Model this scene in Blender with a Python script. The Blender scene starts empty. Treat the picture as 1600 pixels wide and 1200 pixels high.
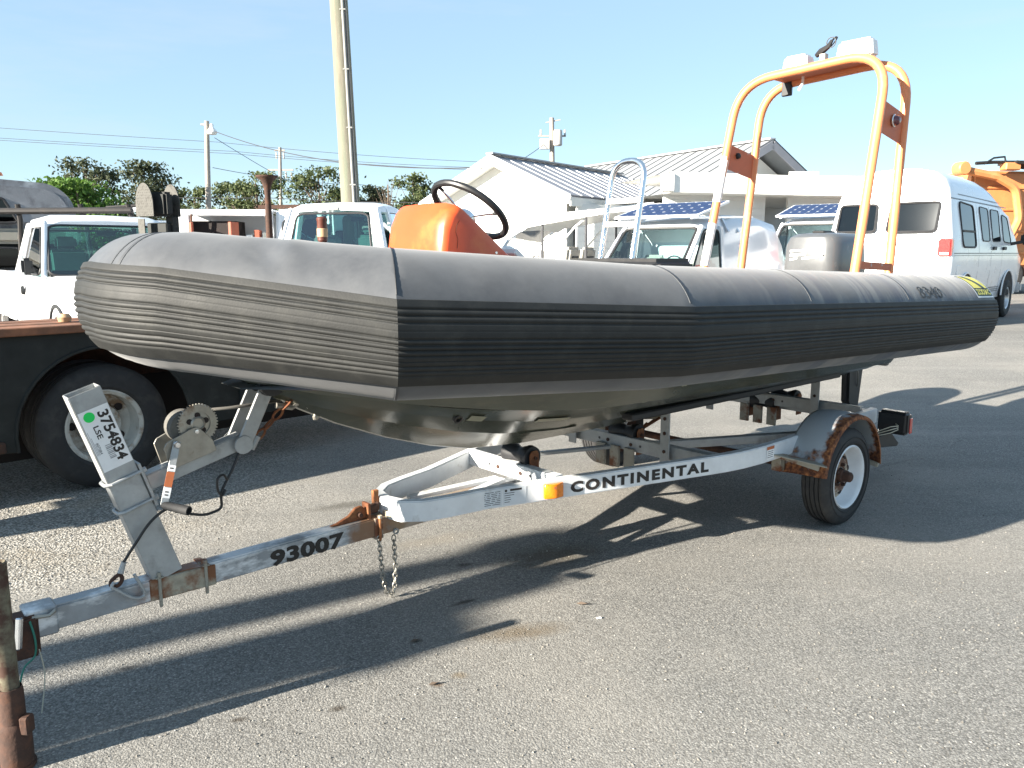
import bpy, bmesh, math, random
from mathutils import Vector, Matrix, noise
R = math.radians
random.seed(7)

# ------------------------------------------------------------------ camera, sky, sun, exposure
scene = bpy.context.scene
cam_data = bpy.data.cameras.new('camera')
cam = bpy.data.objects.new('camera', cam_data)
scene.collection.objects.link(cam)
cam.location = (0, 0, 1.6)
cam.rotation_euler = (R(90) - math.atan(205 / 1250.0), 0, 0)
cam_data.sensor_fit = 'HORIZONTAL'
cam_data.sensor_width = 36.0
cam_data.lens = 36.0 * 1250 / 1600
cam_data.clip_start = 0.05
cam_data.clip_end = 3000
scene.camera = cam

SUN_EL = R(20.0)
SUN_AZ = R(32.5)          # direction in which shadows run, from +X towards +Y
sun_vec = Vector((-math.cos(SUN_AZ) * math.cos(SUN_EL), -math.sin(SUN_AZ) * math.cos(SUN_EL), math.sin(SUN_EL)))
world = bpy.data.worlds.new('World')
scene.world = world
world.use_nodes = True
wn = world.node_tree
sky_n = wn.nodes.new('ShaderNodeTexSky')
sky_n.sky_type = 'NISHITA'
sky_n.sun_disc = False
sky_n.sun_elevation = SUN_EL
sky_n.sun_rotation = math.atan2(sun_vec.x, sun_vec.y)
sky_n.altitude = 0
sky_n.air_density = 1.0
sky_n.dust_density = 0.0
sky_n.ozone_density = 3.0
# thin even haze over the clear-sky model, with faint high cirrus
hz_scale = wn.nodes.new('ShaderNodeVectorMath')
hz_scale.operation = 'SCALE'
hz_scale.inputs['Scale'].default_value = 0.35
wn.links.new(sky_n.outputs[0], hz_scale.inputs[0])
hz_add = wn.nodes.new('ShaderNodeVectorMath')
hz_add.operation = 'ADD'
HAZE = (1.10, 1.55, 1.90)
hz_add.inputs[1].default_value = HAZE
wn.links.new(hz_scale.outputs[0], hz_add.inputs[0])
w_tc = wn.nodes.new('ShaderNodeTexCoord')
w_mp = wn.nodes.new('ShaderNodeMapping')
w_mp.inputs['Scale'].default_value = (1.2, 1.2, 7.0)
w_mp.inputs['Rotation'].default_value = (0.12, 0.08, 0.4)
wn.links.new(w_tc.outputs['Generated'], w_mp.inputs[0])
w_nz = wn.nodes.new('ShaderNodeTexNoise')
w_nz.inputs['Scale'].default_value = 2.6
w_nz.inputs['Detail'].default_value = 7
w_nz.inputs['Roughness'].default_value = 0.6
wn.links.new(w_mp.outputs[0], w_nz.inputs['Vector'])
w_rg = wn.nodes.new('ShaderNodeMapRange')
w_rg.inputs[1].default_value, w_rg.inputs[2].default_value = 0.52, 0.78
w_rg.inputs[4].default_value = 0.30
wn.links.new(w_nz.outputs[0], w_rg.inputs[0])
w_mx = wn.nodes.new('ShaderNodeMix')
w_mx.data_type = 'RGBA'
wn.links.new(w_rg.outputs[0], w_mx.inputs[0])
wn.links.new(hz_add.outputs[0], w_mx.inputs[6])
w_mx.inputs[7].default_value = (2.6, 2.9, 3.0, 1)
wn.links.new(w_mx.outputs[2], wn.nodes['Background'].inputs[0])
wn.nodes['Background'].inputs[1].default_value = 0.060
sd = bpy.data.lights.new('sun', 'SUN')
sd.energy = 4.3
sd.angle = R(0.53)
sd.color = (1.0, 0.925, 0.80)
so = bpy.data.objects.new('sun', sd)
scene.collection.objects.link(so)
so.rotation_euler = (-sun_vec).to_track_quat('-Z', 'Y').to_euler()
so.location = (-20, -15, 20)
vs = scene.view_settings
vs.view_transform = 'Standard'
vs.look = 'None'
vs.exposure = 2.35
vs.gamma = 1.0
vs.use_curve_mapping = False

# ------------------------------------------------------------------ materials
MATS = {}
def mat(name, col, rough=0.5, metal=0.0, var=0.12, vscale=6.0, bump=0.0, bscale=80.0, mix=None, mix2=None,
        spec=0.5, coat=0.0, trans=0.0, stretch=None, coord='Object'):
    if name in MATS:
        return MATS[name]
    m = bpy.data.materials.new(name)
    m.use_nodes = True
    nt = m.node_tree
    N, L = nt.nodes, nt.links
    b = N['Principled BSDF']
    b.inputs['Roughness'].default_value = rough
    b.inputs['Metallic'].default_value = metal
    b.inputs['Specular IOR Level'].default_value = spec
    b.inputs['Coat Weight'].default_value = coat
    b.inputs['Coat Roughness'].default_value = 0.1
    b.inputs['Transmission Weight'].default_value = trans
    tc = N.new('ShaderNodeTexCoord')
    src = tc.outputs[coord]
    if stretch:
        mp = N.new('ShaderNodeMapping')
        mp.inputs['Scale'].default_value = stretch
        L.new(src, mp.inputs[0])
        src = mp.outputs[0]
    n1 = N.new('ShaderNodeTexNoise')
    n1.inputs['Scale'].default_value = vscale
    n1.inputs['Detail'].default_value = 6
    n1.inputs['Roughness'].default_value = 0.62
    L.new(src, n1.inputs['Vector'])
    r1 = N.new('ShaderNodeMapRange')
    r1.inputs[1].default_value = 0.3
    r1.inputs[2].default_value = 0.7
    L.new(n1.outputs[0], r1.inputs[0])
    mx = N.new('ShaderNodeMix')
    mx.data_type = 'RGBA'
    mx.inputs[6].default_value = tuple(max(0, c * (1 - var)) for c in col) + (1,)
    mx.inputs[7].default_value = tuple(min(1, c * (1 + var)) for c in col) + (1,)
    L.new(r1.outputs[0], mx.inputs[0])
    out = mx.outputs[2]
    for mm in (mix, mix2):
        if mm:
            c2, sc, lo, hi = mm[:4]
            n2 = N.new('ShaderNodeTexNoise')
            n2.inputs['Scale'].default_value = sc
            n2.inputs['Detail'].default_value = 8
            n2.inputs['Roughness'].default_value = 0.65
            if len(mm) > 4:
                mp2 = N.new('ShaderNodeMapping')
                mp2.inputs['Scale'].default_value = mm[4]
                mp2.inputs['Location'].default_value = (3.1, 1.7, 5.3)
                L.new(tc.outputs[coord], mp2.inputs[0])
                L.new(mp2.outputs[0], n2.inputs['Vector'])
            else:
                L.new(src, n2.inputs['Vector'])
            r2 = N.new('ShaderNodeMapRange')
            r2.inputs[1].default_value = lo
            r2.inputs[2].default_value = hi
            L.new(n2.outputs[0], r2.inputs[0])
            m2 = N.new('ShaderNodeMix')
            m2.data_type = 'RGBA'
            L.new(r2.outputs[0], m2.inputs[0])
            L.new(out, m2.inputs[6])
            m2.inputs[7].default_value = tuple(c2) + (1,)
            out = m2.outputs[2]
    L.new(out, b.inputs['Base Color'])
    if bump:
        n3 = N.new('ShaderNodeTexNoise')
        n3.inputs['Scale'].default_value = bscale
        n3.inputs['Detail'].default_value = 5
        L.new(src, n3.inputs['Vector'])
        bp = N.new('ShaderNodeBump')
        bp.inputs['Strength'].default_value = bump
        bp.inputs['Distance'].default_value = 0.004
        L.new(n3.outputs[0], bp.inputs['Height'])
        L.new(bp.outputs[0], b.inputs['Normal'])
    # a little roughness variation everywhere
    r3 = N.new('ShaderNodeMapRange')
    r3.inputs[3].default_value = max(0.02, rough - 0.08)
    r3.inputs[4].default_value = min(1, rough + 0.12)
    L.new(n1.outputs[0], r3.inputs[0])
    L.new(r3.outputs[0], b.inputs['Roughness'])
    MATS[name] = m
    return m

RUST = (0.16, 0.055, 0.022)
DIRT = (0.13, 0.11, 0.08)
mat('galvanised', (0.36, 0.37, 0.37), 0.5, 0.35, 0.16, 14, 0.08, 90, mix=((0.22, 0.22, 0.21), 9, 0.55, 0.75))
mat('trailer_white', (0.68, 0.70, 0.72), 0.45, 0.15, 0.10, 9, 0.05, 90, mix=((0.36, 0.33, 0.29), 7, 0.58, 0.78), mix2=((0.30, 0.15, 0.07), 11, 0.70, 0.80))
mat('tongue_metal', (0.27, 0.285, 0.30), 0.45, 0.25, 0.18, 11, 0.06, 90, mix=((0.66, 0.68, 0.70), 5.5, 0.47, 0.60, (1, 1, 2.5)), mix2=((0.24, 0.15, 0.09), 9, 0.66, 0.76))
mat('rust', RUST, 0.85, 0.0, 0.45, 28, 0.5, 70, mix=((0.30, 0.13, 0.05), 16, 0.5, 0.72))
mat('rust_dark', (0.050, 0.024, 0.016), 0.85, 0.0, 0.4, 24, 0.5, 70, mix=((0.10, 0.040, 0.020), 14, 0.5, 0.7))
mat('rust_orange', (0.32, 0.13, 0.05), 0.85, 0.0, 0.4, 26, 0.4, 70, mix=(RUST, 15, 0.45, 0.7))
mat('rust_over_paint', (0.30, 0.28, 0.23), 0.6, 0.1, 0.15, 10, 0.2, 60, mix=(RUST, 7, 0.5, 0.6))
mat('cream_rust', (0.55, 0.52, 0.42), 0.6, 0.0, 0.15, 10, 0.15, 60, mix=((0.28, 0.16, 0.08), 8, 0.55, 0.72))
mat('rubber', (0.022, 0.022, 0.023), 0.75, 0, 0.25, 20, 0.15, 120, mix=((0.055, 0.052, 0.048), 9, 0.5, 0.8))
mat('black_plastic', (0.015, 0.015, 0.016), 0.45, 0, 0.2, 12)
mat('black_rubber_roller', (0.018, 0.018, 0.020), 0.5, 0, 0.3, 18, 0.1, 60)
mat('ink', (0.022, 0.018, 0.016), 0.6, 0, 0.35, 60, mix=((0.25, 0.25, 0.25), 130, 0.66, 0.72))
mat('faded_ink', (0.045, 0.048, 0.052), 0.7, 0, 0.2, 60)
mat('paper_white', (0.78, 0.78, 0.78), 0.5, 0, 0.05, 20)
mat('label_grey', (0.60, 0.63, 0.66), 0.5, 0, 0.05, 20)
mat('barcode_grey', (0.32, 0.32, 0.33), 0.6, 0, 0.05, 20)
mat('green_dot', (0.0, 0.62, 0.10), 0.5, 0, 0.05, 20)
mat('orange_label', (0.42, 0.12, 0.04), 0.5, 0, 0.1, 20)
mat('amber_lens', (0.75, 0.20, 0.005), 0.22, 0, 0.15, 90, coat=0.5)
mat('red_lens', (0.45, 0.012, 0.012), 0.2, 0, 0.15, 60, coat=0.6)
mat('dark_red_lens', (0.10, 0.01, 0.02), 0.12, 0, 0.1, 20, coat=0.7)
mat('white_lens', (0.75, 0.75, 0.73), 0.25, 0, 0.05, 20, coat=0.4)
mat('chrome', (0.72, 0.73, 0.75), 0.16, 1.0, 0.06, 10)
mat('worn_steel', (0.33, 0.31, 0.27), 0.45, 0.7, 0.2, 16, mix=((0.16, 0.10, 0.06), 12, 0.58, 0.75))
mat('rim_white', (0.66, 0.68, 0.70), 0.4, 0.1, 0.08, 10, mix=((0.33, 0.30, 0.26), 9, 0.62, 0.78))
mat('rim_rusty', (0.42, 0.35, 0.26), 0.6, 0.0, 0.2, 18, 0.2, 60, mix=((0.13, 0.055, 0.028), 20, 0.40, 0.52))
mat('truck_rim', (0.46, 0.45, 0.41), 0.55, 0.0, 0.12, 12, 0.15, 60, mix=((0.20, 0.13, 0.075), 7, 0.47, 0.6))
mat('orange_paint', (0.68, 0.225, 0.085), 0.42, 0, 0.10, 5, 0.05, 60, mix=((0.66, 0.36, 0.20), 4, 0.58, 0.75), coat=0.1)
mat('orange_gelcoat', (0.60, 0.072, 0.014), 0.34, 0, 0.10, 4, 0.03, 40, mix=((0.66, 0.15, 0.03), 3, 0.55, 0.75), coat=0.2)
mat('orange_plate', (0.50, 0.13, 0.055), 0.55, 0, 0.12, 6, 0.05, 60, mix=((0.42, 0.38, 0.36), 9, 0.63, 0.66))
mat('white_tape', (0.80, 0.78, 0.76), 0.5, 0, 0.08, 8)
mat('white_plastic', (0.78, 0.78, 0.76), 0.35, 0, 0.05, 8)
mat('motor_grey', (0.085, 0.088, 0.092), 0.32, 0.0, 0.12, 5, coat=0.3, mix=((0.22, 0.22, 0.22), 6, 0.6, 0.8))
mat('deck_grey', (0.16, 0.165, 0.16), 0.7, 0, 0.2, 8)
mat('vehicle_white', (0.76, 0.77, 0.79), 0.28, 0, 0.03, 3, coat=0.5, mix=((0.62, 0.61, 0.58), 2.5, 0.6, 0.8))
mat('vehicle_silverwhite', (0.60, 0.62, 0.66), 0.30, 0, 0.03, 3, coat=0.5)
mat('building_white', (0.78, 0.77, 0.73), 0.7, 0, 0.04, 3, 0.08, 30, mix=((0.62, 0.60, 0.55), 1.2, 0.55, 0.85))
mat('siding_white', (0.70, 0.70, 0.68), 0.65, 0, 0.05, 2, 0.05, 30)
mat('roof_metal', (0.25, 0.25, 0.275), 0.5, 0.2, 0.08, 1.5, 0.03, 20, mix=((0.30, 0.30, 0.315), 0.9, 0.5, 0.7))
mat('roof_metal_far', (0.27, 0.28, 0.29), 0.5, 0.2, 0.08, 1.5)
mat('seam_metal', (0.50, 0.51, 0.53), 0.4, 0.3, 0.05, 3)
mat('trim_dark', (0.05, 0.05, 0.055), 0.5, 0, 0.2, 10)
mat('window_gasket', (0.02, 0.02, 0.022), 0.55, 0, 0.2, 10)
mat('stripe_grey', (0.14, 0.14, 0.15), 0.4, 0, 0.1, 10)
mat('seat_grey', (0.30, 0.29, 0.265), 0.7, 0, 0.1, 8)
mat('solar_blue', (0.014, 0.027, 0.085), 0.35, 0.0, 0.2, 14, spec=0.2)
mat('solar_white', (0.65, 0.67, 0.70), 0.3, 0, 0.05, 14)
mat('aluminium', (0.62, 0.63, 0.65), 0.32, 0.8, 0.08, 12)
mat('wood_pole', (0.165, 0.150, 0.115), 0.9, 0, 0.22, 5, 0.6, 40, stretch=(6, 6, 0.5), mix=((0.125, 0.150, 0.105), 2, 0.45, 0.7))
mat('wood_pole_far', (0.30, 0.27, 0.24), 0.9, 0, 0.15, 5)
mat('conduit_grey', (0.22, 0.22, 0.21), 0.6, 0, 0.08, 10)
mat('wire', (0.035, 0.035, 0.04), 0.7, 0, 0.1, 10)
mat('insulator', (0.42, 0.40, 0.38), 0.35, 0, 0.1, 10)
mat('truck_black', (0.020, 0.022, 0.021), 0.6, 0, 0.35, 5, 0.12, 60, mix=((0.045, 0.045, 0.04), 5, 0.55, 0.8), spec=0.25)
mat('deck_rust', (0.20, 0.085, 0.045), 0.85, 0, 0.3, 9, 0.3, 50, mix=((0.10, 0.055, 0.035), 5, 0.45, 0.7))
mat('rack_steel', (0.018, 0.016, 0.016), 0.6, 0.3, 0.3, 10, mix=((0.06, 0.04, 0.03), 8, 0.6, 0.75))
mat('tread_plate', (0.062, 0.060, 0.053), 0.65, 0.15, 0.18, 20, mix=((0.035, 0.033, 0.028), 34, 0.5, 0.62))
mat('camper_grey', (0.16, 0.17, 0.19), 0.55, 0, 0.18, 3, mix=((0.05, 0.05, 0.06), 3.5, 0.52, 0.72), mix2=((0.30, 0.33, 0.36), 2.2, 0.56, 0.7))
mat('camper_tan', (0.27, 0.25, 0.21), 0.6, 0, 0.1, 3)
mat('red_brown', (0.30, 0.075, 0.04), 0.6, 0, 0.2, 6)
mat('dark_interior', (0.02, 0.014, 0.013), 0.8, 0, 0.3, 6)
mat('leather_brown', (0.09, 0.025, 0.015), 0.45, 0, 0.2, 10)
mat('tan_tape', (0.42, 0.27, 0.15), 0.6, 0, 0.1, 10)
mat('strap_grey', (0.10, 0.095, 0.085), 0.85, 0, 0.2, 40, 0.2, 300)
mat('cable_black', (0.012, 0.012, 0.013), 0.4, 0, 0.1, 10)
mat('bark', (0.13, 0.095, 0.07), 0.9, 0, 0.3, 8, 0.5, 30)
mat('garbage_orange', (0.52, 0.20, 0.07), 0.5, 0, 0.1, 2, mix=((0.55, 0.28, 0.12), 2, 0.55, 0.75))
mat('soil', (0.17, 0.14, 0.10), 0.95, 0, 0.2, 8)
mat('yellow_vinyl', (0.62, 0.55, 0.10), 0.5, 0, 0.15, 12)
mat('green_ink', (0.035, 0.06, 0.055), 0.6, 0, 0.1, 12)
mat('bollard_paint', (0.13, 0.120, 0.080), 0.6, 0, 0.15, 8, 0.15, 60, mix=((0.045, 0.018, 0.010), 7, 0.46, 0.57))
mat('green_wire', (0.02, 0.16, 0.12), 0.5, 0, 0.1, 10)
mat('pale_wire', (0.42, 0.40, 0.32), 0.5, 0, 0.1, 10)

def glass_mat(name, col, rough=0.05, alpha=0.5, ior=1.5):
    m = bpy.data.materials.new(name)
    m.use_nodes = True
    nt = m.node_tree
    nt.nodes.remove(nt.nodes['Principled BSDF'])
    o = nt.nodes['Material Output']
    t = nt.nodes.new('ShaderNodeBsdfTransparent')
    t.inputs[0].default_value = tuple(col) + (1,)
    g = nt.nodes.new('ShaderNodeBsdfGlossy')
    g.inputs['Roughness'].default_value = rough
    g.inputs[0].default_value = (0.95, 0.97, 1, 1)
    fr = nt.nodes.new('ShaderNodeFresnel')
    fr.inputs[0].default_value = ior
    ad = nt.nodes.new('ShaderNodeMath')
    ad.operation = 'ADD'
    ad.inputs[1].default_value = alpha
    nt.links.new(fr.outputs[0], ad.inputs[0])
    mx = nt.nodes.new('ShaderNodeMixShader')
    nt.links.new(ad.outputs[0], mx.inputs[0])
    nt.links.new(t.outputs[0], mx.inputs[1])
    nt.links.new(g.outputs[0], mx.inputs[2])
    nt.links.new(mx.outputs[0], o.inputs[0])
    MATS[name] = m
glass_mat('clear_glass', (0.62, 0.78, 0.76), 0.02, 0.05)
glass_mat('tinted_glass', (0.05, 0.06, 0.065), 0.03, 0.0)
glass_mat('thin_glass', (0.93, 0.97, 0.96), 0.02, 0.0, 1.08)
glass_mat('green_glass', (0.30, 0.62, 0.56), 0.02, 0.06)

# ------------------------------------------------------------------ mesh helpers
COL = scene.collection
def V(*a):
    return Vector(a[0]) if len(a) == 1 else Vector(a)

class MB:
    """collects geometry, then links it as ONE mesh object"""
    def __init__(s):
        s.v = []
        s.f = []
    def add(s, vs, fs):
        o = len(s.v)
        s.v.extend(tuple(p) for p in vs)
        s.f.extend(tuple(i + o for i in f) for f in fs)
        return s
    def box(s, c, size, rot=None, taper=1.0):
        x, y, z = (d / 2 for d in size)
        vs = []
        for sz in (-1, 1):
            k = taper if sz > 0 else 1.0
            for sx, sy in ((-1, -1), (1, -1), (1, 1), (-1, 1)):
                p = Vector((sx * x * k, sy * y * k, sz * z))
                if rot is not None:
                    p = rot @ p
                vs.append(p + Vector(c))
        return s.add(vs, [(3, 2, 1, 0), (4, 5, 6, 7), (0, 1, 5, 4), (1, 2, 6, 5), (2, 3, 7, 6), (3, 0, 4, 7)])
    def beam(s, a, b, w, h, up=(0, 0, 1)):
        """box section from a to b, w sideways and h along up"""
        a, b = V(a), V(b)
        d = (b - a).normalized()
        u = V(up)
        sd_ = d.cross(u).normalized()
        u = sd_.cross(d).normalized()
        vs = []
        for p in (a, b):
            for i, j in ((-1, -1), (1, -1), (1, 1), (-1, 1)):
                vs.append(p + sd_ * (i * w / 2) + u * (j * h / 2))
        return s.add(vs, [(0, 1, 2, 3), (7, 6, 5, 4), (0, 4, 5, 1), (1, 5, 6, 2), (2, 6, 7, 3), (3, 7, 4, 0)])
    def tube(s, path, r, n=10, closed=False, caps=True):
        P = [V(p) for p in path]
        m = len(P)
        rr = r if isinstance(r, (list, tuple)) else [r] * m
        T = []
        for i in range(m):
            a = P[(i - 1) % m] if (closed or i > 0) else P[i]
            b = P[(i + 1) % m] if (closed or i < m - 1) else P[i]
            T.append((b - a).normalized())
        ref = Vector((0, 0, 1)) if abs(T[0].z) < 0.9 else Vector((1, 0, 0))
        nrm = (ref - T[0] * ref.dot(T[0])).normalized()
        vs, fs = [], []
        for i in range(m):
            nrm = (nrm - T[i] * nrm.dot(T[i]))
            nrm.normalize()
            bn = T[i].cross(nrm)
            for k in range(n):
                an = 2 * math.pi * k / n
                vs.append(P[i] + (nrm * math.cos(an) + bn * math.sin(an)) * rr[i])
        for i in range(m if closed else m - 1):
            j = (i + 1) % m
            for k in range(n):
                l = (k + 1) % n
                fs.append((i * n + k, i * n + l, j * n + l, j * n + k))
        if caps and not closed:
            fs.append(tuple(range(n - 1, -1, -1)))
            fs.append(tuple((m - 1) * n + k for k in range(n)))
        return s.add(vs, fs)
    def lathe(s, prof, n=24, o=(0, 0, 0), axis=(0, 0, 1), closed=False, a0=0.0, a1=2 * math.pi):
        ax = V(axis).normalized()
        ref = Vector((0, 0, 1)) if abs(ax.z) < 0.9 else Vector((1, 0, 0))
        e1 = (ref - ax * ref.dot(ax)).normalized()
        e2 = ax.cross(e1)
        o = V(o)
        full = abs(a1 - a0 - 2 * math.pi) < 1e-6
        cnt = n if full else n + 1
        vs, fs = [], []
        for (r, h) in prof:
            for k in range(cnt):
                an = a0 + (a1 - a0) * k / n
                vs.append(o + ax * h + (e1 * math.cos(an) + e2 * math.sin(an)) * r)
        m = len(prof)
        for i in range(m if closed else m - 1):
            j = (i + 1) % m
            for k in range(n):
                l = (k + 1) % cnt
                fs.append((i * cnt + k, i * cnt + l, j * cnt + l, j * cnt + k))
        return s.add(vs, fs)
    def prism(s, poly, o, ex, ey, ez, d0, d1):
        """polygon in (ex, ey) extruded along ez from d0 to d1"""
        o, ex, ey, ez = V(o), V(ex), V(ey), V(ez)
        n = len(poly)
        vs = [o + ex * x + ey * y + ez * d for d in (d0, d1) for x, y in poly]
        fs = [tuple(range(n - 1, -1, -1)), tuple(range(n, 2 * n))]
        for i in range(n):
            j = (i + 1) % n
            fs.append((i, j, n + j, n + i))
        return s.add(vs, fs)
    def loft(s, secs, closed=True, caps=True):
        n = len(secs[0])
        vs = [p for sec in secs for p in sec]
        fs = []
        for i in range(len(secs) - 1):
            for k in range(n if closed else n - 1):
                l = (k + 1) % n
                fs.append((i * n + k, i * n + l, (i + 1) * n + l, (i + 1) * n + k))
        if caps and closed:
            fs.append(tuple(range(n - 1, -1, -1)))
            fs.append(tuple((len(secs) - 1) * n + k for k in range(n)))
        return s.add(vs, fs)
    def mesh(s, name, bevel=0.0, sharp=35, seg=1, fix=True):
        me = bpy.data.meshes.new(name)
        me.from_pydata(s.v, [], s.f)
        if fix or bevel:
            bm = bmesh.new()
            bm.from_mesh(me)
            if fix:
                bmesh.ops.recalc_face_normals(bm, faces=bm.faces)
            if bevel:
                es = [e for e in bm.edges if len(e.link_faces) == 2 and e.calc_face_angle(0) > R(32)]
                bmesh.ops.bevel(bm, geom=es, offset=bevel, segments=seg, affect='EDGES', clamp_overlap=True)
            bm.to_mesh(me)
            bm.free()
        me.polygons.foreach_set('use_smooth', [True] * len(me.polygons))
        me.set_sharp_from_angle(angle=R(sharp))
        me.update()
        return me
    def build(s, name, m, parent=None, bevel=0.0, sharp=35, seg=1, fix=True):
        return obj(name, s.mesh(name, bevel, sharp, seg, fix), m, parent)

def obj(name, me, m=None, parent=None):
    o = bpy.data.objects.new(name, me)
    COL.objects.link(o)
    if m is not None:
        if not me.materials:
            me.materials.append(MATS[m] if isinstance(m, str) else m)
    if parent is not None:
        o.parent = parent
    return o

def tag(o, label=None, cat=None, group=None, kind=None):
    if label: o['label'] = label
    if cat: o['category'] = cat
    if group: o['group'] = group
    if kind: o['kind'] = kind
    return o

def thing(name, label, cat, loc=(0, 0, 0), rz=0.0, group=None, scale=1.0, tilt=None):
    o = bpy.data.objects.new(name, None)
    COL.objects.link(o)
    o.location = loc
    o.rotation_euler = (tilt[0], tilt[1], rz) if tilt else (0, 0, rz)
    o.scale = (scale,) * 3
    o.empty_display_size = 0.2
    return tag(o, label, cat, group)

def copy_tree(o, parent=None):
    c = o.copy()
    COL.objects.link(c)
    c.parent = parent
    for ch in list(o.children):
        copy_tree(ch, c)
    return c

def text_geo(txt, size=1.0, bold=0.0, sx=1.0, shear=0.0, spacing=1.0):
    """flat lettering as (verts, faces), left edge and baseline at 0"""
    cu = bpy.data.curves.new('lettering', 'FONT')
    cu.body = txt
    cu.size = size
    cu.offset = bold
    cu.shear = shear
    cu.space_character = spacing
    cu.resolution_u = 3
    ob = bpy.data.objects.new('lettering', cu)
    COL.objects.link(ob)
    bpy.context.view_layer.update()
    dg = bpy.context.evaluated_depsgraph_get()
    me = bpy.data.meshes.new_from_object(ob.evaluated_get(dg))
    vs = [(v.co.x * sx, v.co.y) for v in me.vertices]
    fs = [tuple(p.vertices) for p in me.polygons]
    bpy.data.objects.remove(ob)
    bpy.data.curves.remove(cu)
    bpy.data.meshes.remove(me)
    return vs, fs

def lettering(txt, o, ex, ey, parent, m='ink', size=0.1, bold=0.0, sx=1.0, shear=0.0, width=None, name='lettering', spacing=1.0):
    vs, fs = text_geo(txt, size, bold, 1.0, shear, spacing)
    w = max(v[0] for v in vs)
    if width:
        sx = width / w
    o, ex, ey = V(o), V(ex).normalized(), V(ey).normalized()
    b = MB().add([o + ex * (x * sx) + ey * y for x, y in vs], fs)
    ob = b.build(name, m, parent, fix=False)
    return ob

def smooth(a, b, x):
    t = max(0.0, min(1.0, (x - a) / (b - a)))
    return t * t * (3 - 2 * t)

def ground_z(x, y):
    return 0.32 * smooth(7.2, 13.5, y)

def arc(cx, cy, r, a0, a1, n):
    return [(cx + r * math.cos(R(a0 + (a1 - a0) * i / n)), cy + r * math.sin(R(a0 + (a1 - a0) * i / n))) for i in range(n + 1)]

def rrect(x0, y0, x1, y1, r, n=4):
    return (arc(x1 - r, y0 + r, r, -90, 0, n) + arc(x1 - r, y1 - r, r, 0, 90, n) +
            arc(x0 + r, y1 - r, r, 90, 180, n) + arc(x0 + r, y0 + r, r, 180, 270, n))
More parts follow.
